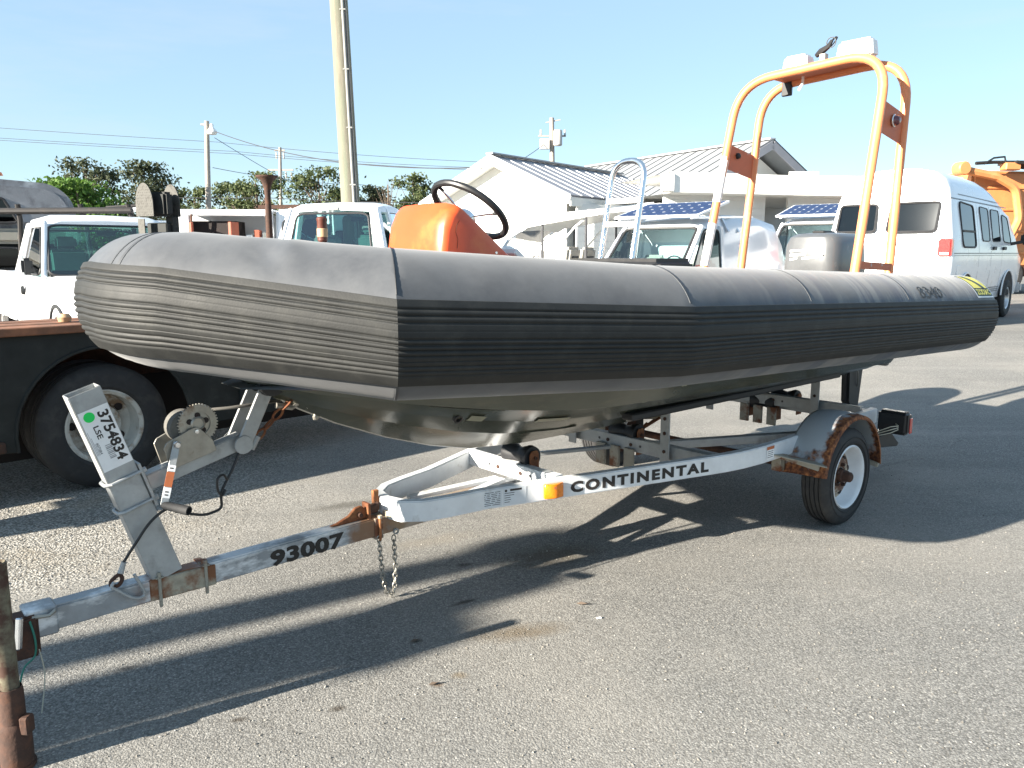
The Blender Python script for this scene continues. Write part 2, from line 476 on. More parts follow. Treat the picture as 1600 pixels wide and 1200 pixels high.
# ------------------------------------------------------------------ ground
def ground_material():
    m = bpy.data.materials.new('weathered_asphalt')
    m.use_nodes = True
    nt = m.node_tree
    N, L = nt.nodes, nt.links
    b = N['Principled BSDF']
    b.inputs['Roughness'].default_value = 0.9
    b.inputs['Specular IOR Level'].default_value = 0.25
    tc = N.new('ShaderNodeTexCoord')
    P = tc.outputs['Object']
    def nz(scale, detail=6, rough=0.6, vec=P):
        n = N.new('ShaderNodeTexNoise')
        n.inputs['Scale'].default_value = scale
        n.inputs['Detail'].default_value = detail
        n.inputs['Roughness'].default_value = rough
        L.new(vec, n.inputs['Vector'])
        return n.outputs[0]
    def rng(x, lo, hi, a=0.0, c=1.0):
        r = N.new('ShaderNodeMapRange')
        r.inputs[1].default_value, r.inputs[2].default_value = lo, hi
        r.inputs[3].default_value, r.inputs[4].default_value = a, c
        L.new(x, r.inputs[0])
        return r.outputs[0]
    def mixc(f, a, c, mode='MIX'):
        x = N.new('ShaderNodeMix')
        x.data_type = 'RGBA'
        x.blend_type = mode
        if hasattr(f, 'is_linked'): L.new(f, x.inputs[0])
        else: x.inputs[0].default_value = f
        for i, q in ((6, a), (7, c)):
            if isinstance(q, tuple): x.inputs[i].default_value = q + (1,)
            else: L.new(q, x.inputs[i])
        return x.outputs[2]
    def mth(op, a, c):
        x = N.new('ShaderNodeMath')
        x.operation = op
        for i, q in enumerate((a, c)):
            if hasattr(q, 'is_linked'): L.new(q, x.inputs[i])
            else: x.inputs[i].default_value = q
        return x.outputs[0]
    def vor(scale, feat='F1'):
        v = N.new('ShaderNodeTexVoronoi')
        v.feature = feat
        v.inputs['Scale'].default_value = scale
        v.inputs['Randomness'].default_value = 1.0
        L.new(P, v.inputs['Vector'])
        return v
    va = vor(135)
    vb = vor(290)
    vg = vor(85)
    stone = N.new('ShaderNodeSeparateColor')
    L.new(va.outputs['Color'], stone.inputs[0])
    fine = N.new('ShaderNodeSeparateColor')
    L.new(vb.outputs['Color'], fine.inputs[0])
    gst = N.new('ShaderNodeSeparateColor')
    L.new(vg.outputs['Color'], gst.inputs[0])
    # aggregate: each stone gets its own grey, binder dark between
    cr = N.new('ShaderNodeValToRGB')
    els = cr.color_ramp.elements
    els[0].position, els[0].color = 0.0, (0.075, 0.073, 0.070, 1)
    els[1].position, els[1].color = 1.0, (0.43, 0.415, 0.385, 1)
    for p_, c_ in ((0.18, (0.135, 0.132, 0.126)), (0.55, (0.205, 0.201, 0.190)), (0.86, (0.275, 0.268, 0.25))):
        e = els.new(p_)
        e.color = c_ + (1,)
    L.new(stone.outputs[0], cr.inputs[0])
    agg = mixc(0.42, cr.outputs[0], mixc(fine.outputs[0], (0.100, 0.098, 0.095), (0.315, 0.307, 0.287)))
    gap = rng(va.outputs['Distance'], 0.45, 0.75)
    agg = mixc(mth('MULTIPLY', gap, 0.55), agg, (0.07, 0.066, 0.06))
    # warm sandy worn areas
    big = rng(nz(0.55, 5), 0.42, 0.66)
    agg = mixc(mth('MULTIPLY', big, 0.45), agg, mixc(fine.outputs[1], (0.19, 0.176, 0.155), (0.40, 0.375, 0.335)))
    # pale loose gravel by the flatbed, left
    grav = mixc(gst.outputs[0], (0.15, 0.142, 0.13), (0.46, 0.44, 0.40))
    ggap = rng(vg.outputs['Distance'], 0.42, 0.72)
    grav = mixc(mth('MULTIPLY', ggap, 0.7), grav, (0.085, 0.075, 0.06))
    grav = mixc(rng(nz(1.6, 5), 0.52, 0.70, 0, 0.42), grav, (0.28, 0.235, 0.17))
    sx = N.new('ShaderNodeSeparateXYZ')
    L.new(P, sx.inputs[0])
    # line from (-3.0,2.95) to (-0.9,4.7): gravel lies on its far side
    d = mth('ADD', mth('MULTIPLY', sx.outputs[0], -0.64), mth('ADD', mth('MULTIPLY', sx.outputs[1], 0.77), -4.20))
    d = mth('ADD', d, mth('MULTIPLY', mth('SUBTRACT', nz(1.7, 5), 0.5), 1.1))
    gm = rng(d, -0.10, 0.16)
    gm = mth('MULTIPLY', gm, rng(mth('ADD', sx.outputs[0], mth('MULTIPLY', nz(0.9, 4), 1.6)), -0.3, -1.5))
    col = mixc(gm, agg, grav)
    # faint tyre tracks that run through the yard
    tm = N.new('ShaderNodeMapping')
    tm.inputs['Rotation'].default_value = (0, 0, R(-14))
    tm.inputs['Scale'].default_value = (0.10, 2.2, 1)
    L.new(P, tm.inputs[0])
    trk = rng(nz(1.0, 5, 0.55, tm.outputs[0]), 0.50, 0.68)
    col = mixc(mth('MULTIPLY', trk, 0.22), col, (0.10, 0.097, 0.092))
    pale = rng(nz(0.85, 4, 0.5, tm.outputs[0]), 0.56, 0.70)
    col = mixc(mth('MULTIPLY', pale, 0.20), col, (0.36, 0.345, 0.315))
    # hairline cracks here and there
    ck = N.new('ShaderNodeTexVoronoi')
    ck.feature = 'DISTANCE_TO_EDGE'
    ck.inputs['Scale'].default_value = 0.42
    wob = N.new('ShaderNodeVectorMath')
    wob.operation = 'MULTIPLY_ADD'
    wob.inputs[1].default_value = (0.35, 0.35, 0)
    wn_ = N.new('ShaderNodeTexNoise')
    wn_.inputs['Scale'].default_value = 3.5
    wn_.inputs['Detail'].default_value = 6
    L.new(P, wn_.inputs['Vector'])
    L.new(wn_.outputs['Color'], wob.inputs[0])
    L.new(P, wob.inputs[2])
    L.new(wob.outputs[0], ck.inputs['Vector'])
    crk = mth('MULTIPLY', rng(ck.outputs['Distance'], 0.0022, 0.0008), rng(nz(0.45, 3), 0.52, 0.60))
    col = mixc(mth('MULTIPLY', crk, 0.6), col, (0.045, 0.042, 0.038))
    # oil and rust stains with their own shapes
    st = rng(nz(2.3, 6, 0.7), 0.66, 0.76)
    col = mixc(mth('MULTIPLY', st, 0.5), col, (0.055, 0.05, 0.042))
    st2 = rng(nz(7.0, 4, 0.5), 0.74, 0.80)
    col = mixc(mth('MULTIPLY', st2, 0.55), col, (0.06, 0.048, 0.036))
    def spot(x, y, rx, ry, a, c, strength):
        """a stain of its own, at x, y"""
        mp = N.new('ShaderNodeMapping')
        mp.vector_type = 'TEXTURE'
        mp.inputs['Location'].default_value = (x, y, 0)
        mp.inputs['Rotation'].default_value = (0, 0, R(a))
        mp.inputs['Scale'].default_value = (rx, ry, 1)
        L.new(P, mp.inputs[0])
        ln = N.new('ShaderNodeVectorMath')
        ln.operation = 'LENGTH'
        L.new(mp.outputs[0], ln.inputs[0])
        q = mth('ADD', ln.outputs['Value'], mth('MULTIPLY', mth('SUBTRACT', nz(9, 5, 0.7), 0.5), 1.5))
        f = rng(q, 1.05, 0.25, 0, strength)
        return mixc(f, colr[0], c)
    colr = [col]
    for s_ in ((0.22, 4.08, 0.34, 0.20, 25, (0.075, 0.058, 0.035), 0.62),
               (-0.25, 3.95, 0.05, 0.03, 10, (0.05, 0.042, 0.035), 0.75), (-0.22, 3.5, 0.10, 0.02, 35, (0.05, 0.04, 0.03), 0.8),
               (-0.62, 2.62, 0.035, 0.022, 20, (0.05, 0.04, 0.03), 0.8), (-0.40, 3.12, 0.035, 0.02, 30, (0.05, 0.04, 0.03), 0.8),
               (-0.95, 2.55, 0.04, 0.02, 20, (0.05, 0.04, 0.03), 0.8), (0.02, 3.2, 0.26, 0.09, 12, (0.12, 0.085, 0.045), 0.6),
               (-0.28, 2.78, 0.035, 0.025, 0, (0.10, 0.06, 0.03), 0.7), (-0.2, 2.85, 0.04, 0.03, 0, (0.16, 0.12, 0.07), 0.6),
               (-1.05, 4.95, 0.30, 0.10, 25, (0.06, 0.055, 0.045), 0.6), (-1.5, 2.9, 0.05, 0.02, 25, (0.05, 0.05, 0.05), 0.8),
               (2.6, 5.6, 0.5, 0.2, 40, (0.09, 0.085, 0.08), 0.4), (-0.45, 4.3, 0.35, 0.10, 30, (0.21, 0.19, 0.16), 0.6)):
        colr[0] = spot(*s_)
    L.new(colr[0], b.inputs['Base Color'])
    h = mth('ADD', mth('MULTIPLY', rng(va.outputs['Distance'], 0.0, 0.8, 1, 0), 0.6), mth('MULTIPLY', rng(vb.outputs['Distance'], 0, 0.8, 1, 0), 0.25))
    hg = mth('MULTIPLY', rng(vg.outputs['Distance'], 0.0, 0.8, 1, 0), 1.7)
    hm = N.new('ShaderNodeMix')
    L.new(gm, hm.inputs[0])
    L.new(h, hm.inputs[2])
    L.new(hg, hm.inputs[3])
    bp = N.new('ShaderNodeBump')
    bp.inputs['Strength'].default_value = 0.6
    bp.inputs['Distance'].default_value = 0.004
    L.new(hm.outputs[0], bp.inputs['Height'])
    L.new(bp.outputs[0], b.inputs['Normal'])
    MATS['asphalt'] = m
ground_material()

def ground():
    ys = [-400, -60, -15, -4] + [0.5 * i for i in range(0, 40)] + [21, 24, 28, 34, 42, 55, 75, 110, 180, 400, 1200]
    xs = [-1200, -400, -150, -70, -40, -25, -15, -9, -5, -2, 0, 2, 5, 9, 15, 25, 40, 70, 150, 400, 1200]
    vs = [(x, y, ground_z(x, y)) for y in ys for x in xs]
    n = len(xs)
    fs = [(j * n + i, j * n + i + 1, (j + 1) * n + i + 1, (j + 1) * n + i) for j in range(len(ys) - 1) for i in range(n - 1)]
    o = MB().add(vs, fs).build('ground', 'asphalt', fix=False)
    tag(o, 'worn grey asphalt yard with patches of pale gravel', 'ground', kind='structure')
ground()

def pebbles():
    rnd = random.Random(3)
    b = MB()
    tries = 0
    made = 0
    mats = []
    while made < 5200:
        y = 1.9 + 5.5 * rnd.random() ** 1.3
        x = rnd.uniform(-0.72 * y - 0.2, 0.72 * y + 0.2)
        side = -0.64 * x + 0.77 * y - 4.20
        gravel = side > -0.05 and x < -1.6
        if not gravel and rnd.random() > 0.30:
            continue
        r = rnd.uniform(0.0025, 0.0062) * (1.35 if gravel else 1.0)
        a = rnd.random() * 6.28
        ca, sa = math.cos(a), math.sin(a)
        k = [rnd.uniform(0.7, 1.25) for _ in range(6)]
        pts = [(r * k[0], 0, 0.3 * r), (0, r * 0.8 * k[1], 0.25 * r), (-r * k[2], 0, 0.3 * r), (0, -r * 0.75 * k[3], 0.3 * r), (r * 0.15, 0, r * 0.85 * k[4]), (0, 0, -0.3 * r)]
        b.add([(x + p[0] * ca - p[1] * sa, y + p[0] * sa + p[1] * ca, p[2]) for p in pts],
              [(0, 1, 4), (1, 2, 4), (2, 3, 4), (3, 0, 4), (1, 0, 5), (2, 1, 5), (3, 2, 5), (0, 3, 5)])
        made += 1
    m = bpy.data.materials.new('loose_stone')
    m.use_nodes = True
    nt = m.node_tree
    g = nt.nodes.new('ShaderNodeNewGeometry')
    cr = nt.nodes.new('ShaderNodeValToRGB')
    e = cr.color_ramp.elements
    e[0].color = (0.10, 0.09, 0.08, 1)
    e[1].color = (0.36, 0.345, 0.315, 1)
    q = e.new(0.6)
    q.color = (0.24, 0.22, 0.19, 1)
    nt.links.new(g.outputs['Random Per Island'], cr.inputs[0])
    nt.links.new(cr.outputs[0], nt.nodes['Principled BSDF'].inputs['Base Color'])
    nt.nodes['Principled BSDF'].inputs['Roughness'].default_value = 0.9
    MATS['loose_stone'] = m
    o = b.build('loose_gravel', 'loose_stone', fix=False, sharp=10)
    tag(o, 'loose pebbles and grit lying on the worn asphalt', 'gravel', kind='stuff')
pebbles()

# ------------------------------------------------------------------ inflatable boat on its trailer
AXIS = R(41.6)
HUB = (1.357, 5.31, 0.0)
boat = thing('inflatable_boat', 'grey rigid inflatable boat with orange console and orange arch on a trailer', 'boat', HUB, AXIS)
def B(u, v, z):
    return Vector((u, -v, z))

def hypalon():
    m = bpy.data.materials.new('grey_hypalon')
    m.use_nodes = True
    nt = m.node_tree
    N, L = nt.nodes, nt.links
    b = N['Principled BSDF']
    b.inputs['Specular IOR Level'].default_value = 0.35
    b.inputs['Sheen Weight'].default_value = 0.15
    uv = N.new('ShaderNodeUVMap')
    tc = N.new('ShaderNodeTexCoord')
    def nz(scale, vec, detail=6, rough=0.6):
        n = N.new('ShaderNodeTexNoise')
        n.inputs['Scale'].default_value = scale
        n.inputs['Detail'].default_value = detail
        n.inputs['Roughness'].default_value = rough
        L.new(vec, n.inputs['Vector'])
        return n.outputs[0]
    def rng(x, lo, hi, a=0.0, c=1.0):
        r = N.new('ShaderNodeMapRange')
        for i, q in enumerate((lo, hi, a, c)): r.inputs[i + 1].default_value = q
        L.new(x, r.inputs[0])
        return r.outputs[0]
    def mixc(f, a, c):
        x = N.new('ShaderNodeMix')
        x.data_type = 'RGBA'
        L.new(f, x.inputs[0])
        for i, q in ((6, a), (7, c)):
            if isinstance(q, tuple): x.inputs[i].default_value = q + (1,)
            else: L.new(q, x.inputs[i])
        return x.outputs[2]
    def mth(op, a, c):
        x = N.new('ShaderNodeMath')
        x.operation = op
        for i, q in enumerate((a, c)):
            if hasattr(q, 'is_linked'): L.new(q, x.inputs[i])
            else: x.inputs[i].default_value = q
        return x.outputs[0]
    mp = N.new('ShaderNodeMapping')          # streaks that run round the tube
    mp.inputs['Scale'].default_value = (5.0, 0.9, 1)
    mp.inputs['Rotation'].default_value = (0, 0, 0.28)
    L.new(uv.outputs[0], mp.inputs[0])
    sep = N.new('ShaderNodeSeparateXYZ')
    L.new(tc.outputs['Object'], sep.inputs[0])
    aft = rng(sep.outputs[0], -1.9, -0.6)
    base = mixc(rng(nz(3.2, tc.outputs['Object']), 0.3, 0.7), (0.043, 0.046, 0.053), (0.078, 0.082, 0.089))
    base = mixc(rng(nz(22, tc.outputs['Object'], 5, 0.7), 0.35, 0.75, 0, 0.35), base, (0.098, 0.101, 0.106))
    st = rng(nz(0.8, mp.outputs[0], 5, 0.55), 0.45, 0.54)
    base = mixc(mth('MULTIPLY', st, mth('MULTIPLY', aft, 0.9)), base, (0.019, 0.026, 0.050))
    st2 = rng(nz(1.7, mp.outputs[0], 5, 0.6), 0.50, 0.60)
    base = mixc(mth('MULTIPLY', st2, mth('MULTIPLY', aft, 0.65)), base, (0.175, 0.168, 0.155))
    fore = rng(nz(1.9, tc.outputs['Object'], 6, 0.65), 0.52, 0.68, 0, 0.65)
    base = mixc(fore, base, (0.038, 0.042, 0.050))
    L.new(base, b.inputs['Base Color'])
    L.new(rng(nz(6, tc.outputs['Object']), 0.3, 0.7, 0.48, 0.66), b.inputs['Roughness'])
    bp = N.new('ShaderNodeBump')
    bp.inputs['Strength'].default_value = 0.12
    bp.inputs['Distance'].default_value = 0.02
    h = mth('ADD', nz(3.0, tc.outputs['Object'], 3), mth('MULTIPLY', nz(260, tc.outputs['Object'], 2), 0.04))
    L.new(h, bp.inputs['Height'])
    L.new(bp.outputs[0], b.inputs['Normal'])
    MATS['hypalon'] = m
hypalon()
mat('strake_rubber', (0.0180, 0.0185, 0.0180), 0.6, 0, 0.18, 9, 0.12, 160, mix=((0.034, 0.034, 0.031), 11, 0.50, 0.78), mix2=((0.060, 0.058, 0.052), 55, 0.69, 0.76), spec=0.3)
mat('seam_tape', (0.050, 0.053, 0.058), 0.6, 0, 0.15, 12, 0.1, 60)
mat('hull_olive', (0.066, 0.070, 0.052), 0.2, 0, 0.18, 3, 0.02, 30, mix=((0.098, 0.092, 0.064), 4, 0.55, 0.72, (1, 1, 5)), spec=0.6, coat=0.3)
mat('hull_patch', (0.24, 0.235, 0.17), 0.5, 0, 0.15, 12)

TR = 0.26
JP = [(1.50, 0.94, 1.184), (-1.9, 0.94, 1.290), (-3.03, 0.75, 1.357)]
STEM = []
for k in range(7):                       # the tube bends round the stem
    an = R(139.6 + (180 - 139.6) * k / 6)
    STEM.append((-3.235 + 0.33 * math.cos(an), 0.33 * math.sin(an), 1.424 + 0.008 * k / 6))
JP += STEM
JR = [0.26, 0.26, 0.26] + [0.248 - 0.010 * k / 6 for k in range(7)]
JR = JR + list(reversed(JR[:-1]))
JOINTS = JP + [(u, -v, z) for u, v, z in reversed(JP[:-1])]
NSEG = len(JOINTS) - 1
def joint_frames():
    out = []
    n = len(JOINTS)
    for i in range(n):
        c = Vector(JOINTS[i])
        ds = []
        if i > 0: ds.append((c - Vector(JOINTS[i - 1])).to_2d().normalized())
        if i < n - 1: ds.append((Vector(JOINTS[i + 1]) - c).to_2d().normalized())
        if len(ds) == 1:
            d = ds[0]
            k = 1.0
        else:
            d = (ds[0] + ds[1]).normalized()
            k = 1.0 / max(0.3, d.dot(ds[0]))
        o = Vector((d.y, -d.x)) * k
        out.append((c, o))
    return out
JF = joint_frames()
def dent(seg, t, th):
    """soft creases and puckers of the part-deflated tube"""
    d = 0.0
    if seg in (2, NSEG - 3):
        tt = t if seg == 2 else 1 - t
        d -= 0.022 * math.exp(-((tt - 0.60 - (th - 60) * 0.004) / 0.075) ** 2 - ((th - 60) / 17) ** 2)
        d += 0.010 * math.exp(-((tt - 0.46) / 0.06) ** 2 - ((th - 66) / 20) ** 2)
    if seg == 1:
        d -= 0.006 * math.exp(-((t - 0.80) / 0.05) ** 2 - ((th - 55) / 18) ** 2)
    return d
def tube_point(seg, t, th, dr=0.0):
    (c0, o0), (c1, o1) = JF[seg], JF[seg + 1]
    r = JR[seg] + dr + dent(seg, t, th)
    r1 = JR[seg + 1] + dr + dent(seg, t, th)
    ca, sa = math.cos(R(th)), math.sin(R(th))
    p0 = Vector((c0.x + o0.x * r * ca, c0.y + o0.y * r * ca, c0.z + r * sa))
    p1 = Vector((c1.x + o1.x * r1 * ca, c1.y + o1.y * r1 * ca, c1.z + r1 * sa))
    p = p0.lerp(p1, t)
    return B(p.x, p.y, p.z)
def strake_angle(seg, t, th):
    """the strake rides higher on the tube towards the stem"""
    m_ = min(seg + t, NSEG - seg - t)          # joints counted from the nearer stern
    k = 0.0 if m_ < 2 else (0.7 * (m_ - 2) if m_ < 3 else 0.7 + 0.3 * (m_ - 3) / 6)
    return th + k * (12.0 if th > 0 else 12.0 - 13.0 * (-th / 43.0))
SEGN = [60, 30, 64] + [3] * (NSEG - 6) + [26, 30, 60]
def seg_len(i):
    return (Vector(JOINTS[i + 1]) - Vector(JOINTS[i])).length
def sweep(name, m, ths, drf, parent, segs=None, closed=False):
    rows, uvs = [], []
    s0 = 0.0
    segs = segs or range(NSEG)
    for i in range(NSEG):
        ln = seg_len(i)
        if i in segs:
            for k in range(SEGN[i] + (1 if i == max(segs) else 0)):
                t = k / SEGN[i]
                rows.append([tube_point(i, t, strake_angle(i, t, th), drf(th, s0 + t * ln)) for th in ths])
                uvs.append([(s0 + t * ln, R(th) * TR) for th in ths])
        s0 += ln
    b = MB().loft(rows, closed=closed, caps=False)
    o = b.build(name, m, parent, sharp=28, fix=True)
    return o, rows, uvs
def set_uv(o, uvs):
    flat = [q for row in uvs for q in row]
    lay = o.data.uv_layers.new(name='UVMap')
    for lp in o.data.loops:
        lay.data[lp.index].uv = flat[lp.vertex_index] if lp.vertex_index < len(flat) else (0, 0)

def build_tube():
    ths = [360.0 * k / 56 for k in range(56)]
    rows, uvs = [], []
    def dome(first):
        seg, t = (0, 0.0) if first else (6, 1.0)
        dirn = 1 if first else 1
        out = []
        for k in range(7):
            a = R(90 * k / 7.0)
            ring = []
            for th in ths:
                (c, o) = JF[0] if first else JF[-1]
                r = TR * (math.cos(a) ** 0.55)
                x = c.x + 0.10 * math.sin(a) * (1 if True else -1)
                ring.append(B(x, c.y + o.y * r * math.cos(R(th)), c.z + r * math.sin(R(th)) - 0.004 * k))
            out.append((ring, [(-0.05 * k if first else 11 + 0.05 * k, R(th) * TR) for th in ths]))
        return out
    for ring, q in reversed(dome(True)[1:]):
        rows.append(ring)
        uvs.append(q)
    s0 = 0
    for i in range(NSEG):
        ln = seg_len(i)
        for k in range(SEGN[i] + (1 if i == NSEG - 1 else 0)):
            t = k / SEGN[i]
            rows.append([tube_point(i, t, th) for th in ths])
            uvs.append([(s0 + t * ln, R(th if th < 270 else th - 360) * TR) for th in ths])
        s0 += ln
    for ring, q in dome(False)[1:]:
        rows.append(ring)
        uvs.append(q)
    b = MB().loft(rows, closed=True, caps=True)
    o = b.build('inflatable_tube', 'hypalon', boat, sharp=28)
    set_uv(o, uvs)
    return o
tube = build_tube()

def strake_profile():
    top, bot = 23.0, -43.0
    n = 130
    ths = [bot + (top - bot) * k / n for k in range(n + 1)]
    grooves = [(0.11, 0.013, 0.007), (0.18, 0.013, 0.007), (0.25, 0.013, 0.006), (0.42, 0.012, 0.007), (0.48, 0.012, 0.008), (0.54, 0.012, 0.008), (0.60, 0.012, 0.007),
               (0.72, 0.012, 0.007), (0.78, 0.012, 0.007), (0.84, 0.012, 0.006), (0.335, 0.004, 0.003), (0.66, 0.004, 0.004)]
    def drf(th, s):
        t = (top - th) / (top - bot)
        if t <= 0.0001 or t >= 0.9999:
            return -0.002
        d = 0.011
        d *= min(1.0, t / 0.012, (1 - t) / 0.012)
        for c, w, dp in grooves:
            d -= 0.68 * dp * math.exp(-((t - c) / w) ** 2 * 1.3)
        # ribs stand proud beside the grooves
        for c in (0.145, 0.215, 0.45, 0.51, 0.57, 0.75, 0.81):
            d += 0.0015 * math.exp(-((t - c) / 0.018) ** 2)
        return d
    return ths, drf
ths_s, dr_s = strake_profile()
strake, _, uvs_s = sweep('rubbing_strake', 'strake_rubber', ths_s, dr_s, tube)
tag(strake, 'ribbed dark rubber rubbing strake round the tube')

def tape(seg, t, w, th0, th1, dr=0.0016, parent=tube, m='seam_tape', slant=0.0):
    n = 22
    ln = seg_len(seg)
    rows = []
    for k in range(n + 1):
        th = th0 + (th1 - th0) * k / n
        row = []
        for j in (-1, -0.8, 0.8, 1):
            tt = t + (j * w / 2 + slant * (th - th0) / 100) / ln
            s_, q = seg, tt
            if q < 0: s_, q = seg - 1, 1 + q * seg_len(seg) / seg_len(seg - 1)
            if q > 1: s_, q = seg + 1, (q - 1) * seg_len(seg) / seg_len(seg + 1)
            row.append(tube_point(s_, q, th, dr if abs(j) < 0.9 else -0.001))
        rows.append(row)
    return MB().loft(rows, closed=False, caps=False).build('seam_tape', m, parent, fix=True)
for seg, t, w in ((0, 0.998, 0.016), (0, 0.72, 0.014), (0, 0.40, 0.014), (5, 0.9, 0.010), (6, 0.6, 0.006)):
    tape(seg, t, w, 26, 140)
tape(1, 1.0, 0.010, -44, -110)
# stitched ridge along the mitre on the port bow
MB().tube([tube_point(1, 0.9995, th, 0.001) for th in range(26, 120, 4)], 0.0022, 6).build('seam_ridge', 'black_rubber_roller', tube)

def on_tube(verts2d, faces, name, m, seg, t0, th0, parent, dr=0.002, sgn=-1.0, thick=0):
    """wrap flat artwork onto the port tube: x runs aft, y runs up"""
    ln = seg_len(seg)
    b = MB()
    b.add([tube_point(seg, t0 + sgn * x / ln, th0 + math.degrees(y / TR), dr) for x, y in verts2d], faces)
    return b.build(name, m, parent, fix=False)
vs8, fs8 = text_geo('8340', 0.115, 0.0, 1.0)
w8 = max(p[0] for p in vs8)
vs8 = [(x * 0.33 / w8, y) for x, y in vs8]
def tseg(u):
    return (1.50 - u) / 3.40
on_tube(vs8, fs8, 'hull_number', 'faded_ink', 0, tseg(0.315), 27.5, tube, 0.003)

def grid_poly(poly, nx=10, ny=8):
    """quad poly (4 corners) as a fine grid so it can follow the tube"""
    (ax, ay), (bx, by), (cx, cy), (dx, dy) = poly
    vs, fs = [], []
    for j in range(ny + 1):
        for i in range(nx + 1):
            s, t = i / nx, j / ny
            x = (ax * (1 - s) + bx * s) * (1 - t) + (dx * (1 - s) + cx * s) * t
            y = (ay * (1 - s) + by * s) * (1 - t) + (dy * (1 - s) + cy * s) * t
            vs.append((x, y))
    for j in range(ny):
        for i in range(nx):
            k = j * (nx + 1) + i
            fs.append((k, k + 1, k + nx + 2, k + nx + 1))
    return vs, fs
def emblem():
    t0 = tseg(1.205)
    e = on_tube(*grid_poly([(0, 0), (0.29, 0), (0.29, 0.23), (0.0, 0.23)]), 'maker_emblem', 'paper_white', 0, t0, 27, tube, 0.002)
    for nm, m, q, dr in (('emblem_field', 'green_ink', [(0.012, 0.010), (0.278, 0.010), (0.278, 0.22), (0.012, 0.22)], 0.003),
                         ('emblem_panel', 'yellow_vinyl', [(0.025, 0.072), (0.262, 0.072), (0.262, 0.208), (0.025, 0.208)], 0.004),
                         ('emblem_bar', 'green_ink', [(0.16, 0.072), (0.215, 0.072), (0.115, 0.208), (0.06, 0.208)], 0.0055)):
        on_tube(*grid_poly(q), nm, m, 0, t0, 27, e, dr)
    vs, fs = text_geo('ZODIAC', 0.055, 0.002)
    w = max(p[0] for p in vs)
    on_tube([(0.03 + x * 0.23 / w, 0.022 + y) for x, y in vs], fs, 'emblem_lettering', 'yellow_vinyl', 0, t0, 27, e, 0.0045)
emblem()

# hull --------------------------------------------------------------
KEEL = [(-3.30, 1.13), (-3.17, 1.04), (-3.02, 0.95), (-2.85, 0.865), (-2.6, 0.765), (-2.35, 0.685), (-2.1, 0.63), (-1.75, 0.603), (-1.2, 0.596), (-0.4, 0.592), (0.6, 0.59), (1.30, 0.59)]
def hull_half(u):
    pts = [(-3.30, 0.04), (-3.17, 0.12), (-3.02, 0.22), (-2.85, 0.33), (-2.6, 0.47), (-2.35, 0.58), (-2.1, 0.66), (-1.75, 0.73), (0.0, 0.76), (1.30, 0.70)]
    for (a, va), (b, vb) in zip(pts, pts[1:]):
        if u <= b:
            return va + (vb - va) * (u - a) / (b - a)
    return pts[-1][1]
def tube_z(u):
    pts = [(-3.60, 1.425), (-3.03, 1.357), (-1.9, 1.29), (1.50, 1.184)]
    for (a, va), (b, vb) in zip(pts, pts[1:]):
        if u <= b:
            return va + (vb - va) * (u - a) / (b - a)
    return pts[-1][1]
def hull_section(u, zk):
    vt = hull_half(u)
    zt = tube_z(u) - 0.205
    fine_ = smooth(-2.2, -3.2, u)
    half = [(0.0, zk), (0.022, zk + 0.006)]
    for f in (0.30, 0.56, 0.80):
        g = f ** (0.86 - 0.0 * fine_)
        v = vt * f
        z = zk + (zt - 0.07 - zk) * (0.86 * g)
        half.append((v, z))
        half.append((v + 0.045 * (1 - fine_ * 0.6), z - 0.004))
    half.append((vt * 0.97, zk + (zt - zk) * 0.86))
    half.append((vt, zt))
    return [B(u, v, z) for v, z in reversed(half)] + [B(u, -v, z) for v, z in half[1:]]
hull_rows = []
for (u0, z0), (u1, z1) in zip(KEEL, KEEL[1:]):
    for k in range(4):
        t = k / 4
        hull_rows.append(hull_section(u0 + (u1 - u0) * t, z0 + (z1 - z0) * t))
hull_rows.append(hull_section(*KEEL[-1]))
hull = MB().loft(hull_rows, closed=False, caps=False)
hull.add(hull_rows[-1], [tuple(range(len(hull_rows[-1])))])
hull.add(hull_rows[0], [tuple(range(len(hull_rows[0])))])
hull = hull.build('hull', 'hull_olive', boat, sharp=14)
def hull_spot(u, f, z_off=0.0):
    """point on the port bottom, f from keel to gunwale"""
    for (u0, z0), (u1, z1) in zip(KEEL, KEEL[1:]):
        if u <= u1:
            zk = z0 + (z1 - z0) * (u - u0) / (u1 - u0)
            break
    sec = hull_section(u, zk)
    n = len(sec) // 2
    port = sec[:n + 1]
    x = (1 - f) * n
    i = min(n - 1, int(x))
    return port[i].lerp(port[i + 1], x - i)
def patch(u0, u1, f0, f1, m='hull_patch'):
    rows = []
    for a in range(5):
        rows.append([])
        for c in range(5):
            p = hull_spot(u0 + (u1 - u0) * a / 4, f0 + (f1 - f0) * c / 4)
            rows[-1].append(p + Vector((0, -0.005, -0.005)))
    MB().loft(rows, closed=False, caps=False).build('repair_patch', m, hull, fix=True)
for q in ((-2.62, -2.30, 0.705, 0.745), (-2.40, -2.33, 0.50, 0.60), (-2.05, -1.86, 0.52, 0.58), (-1.45, -1.41, 0.64, 0.68), (-1.29, -1.25, 0.84, 0.95), (-2.0, -1.6, 0.28, 0.33), (-1.66, -1.62, 0.20, 0.34)):
    patch(*q)
p_ = hull_spot(-2.44, 0.56)
MB().lathe([(0.024, -0.012), (0.024, 0.004), (0.014, 0.005), (0.012, -0.01), (0.0, -0.01)], 16, p_ + Vector((0, -0.003, -0.004)), (0, -0.85, -0.5)).build('drain_fitting', 'black_plastic', hull)
p_ = hull_spot(-1.52, 0.90)
MB().tube([p_ + Vector((0.035 * math.cos(a), -0.012, 0.03 * math.sin(a) - 0.01)) for a in [R(180 + 12 * i) for i in range(16)]], 0.004, 6).build('lifting_ring', 'worn_steel', hull)
p_ = B(-2.93, 0, 0.915)
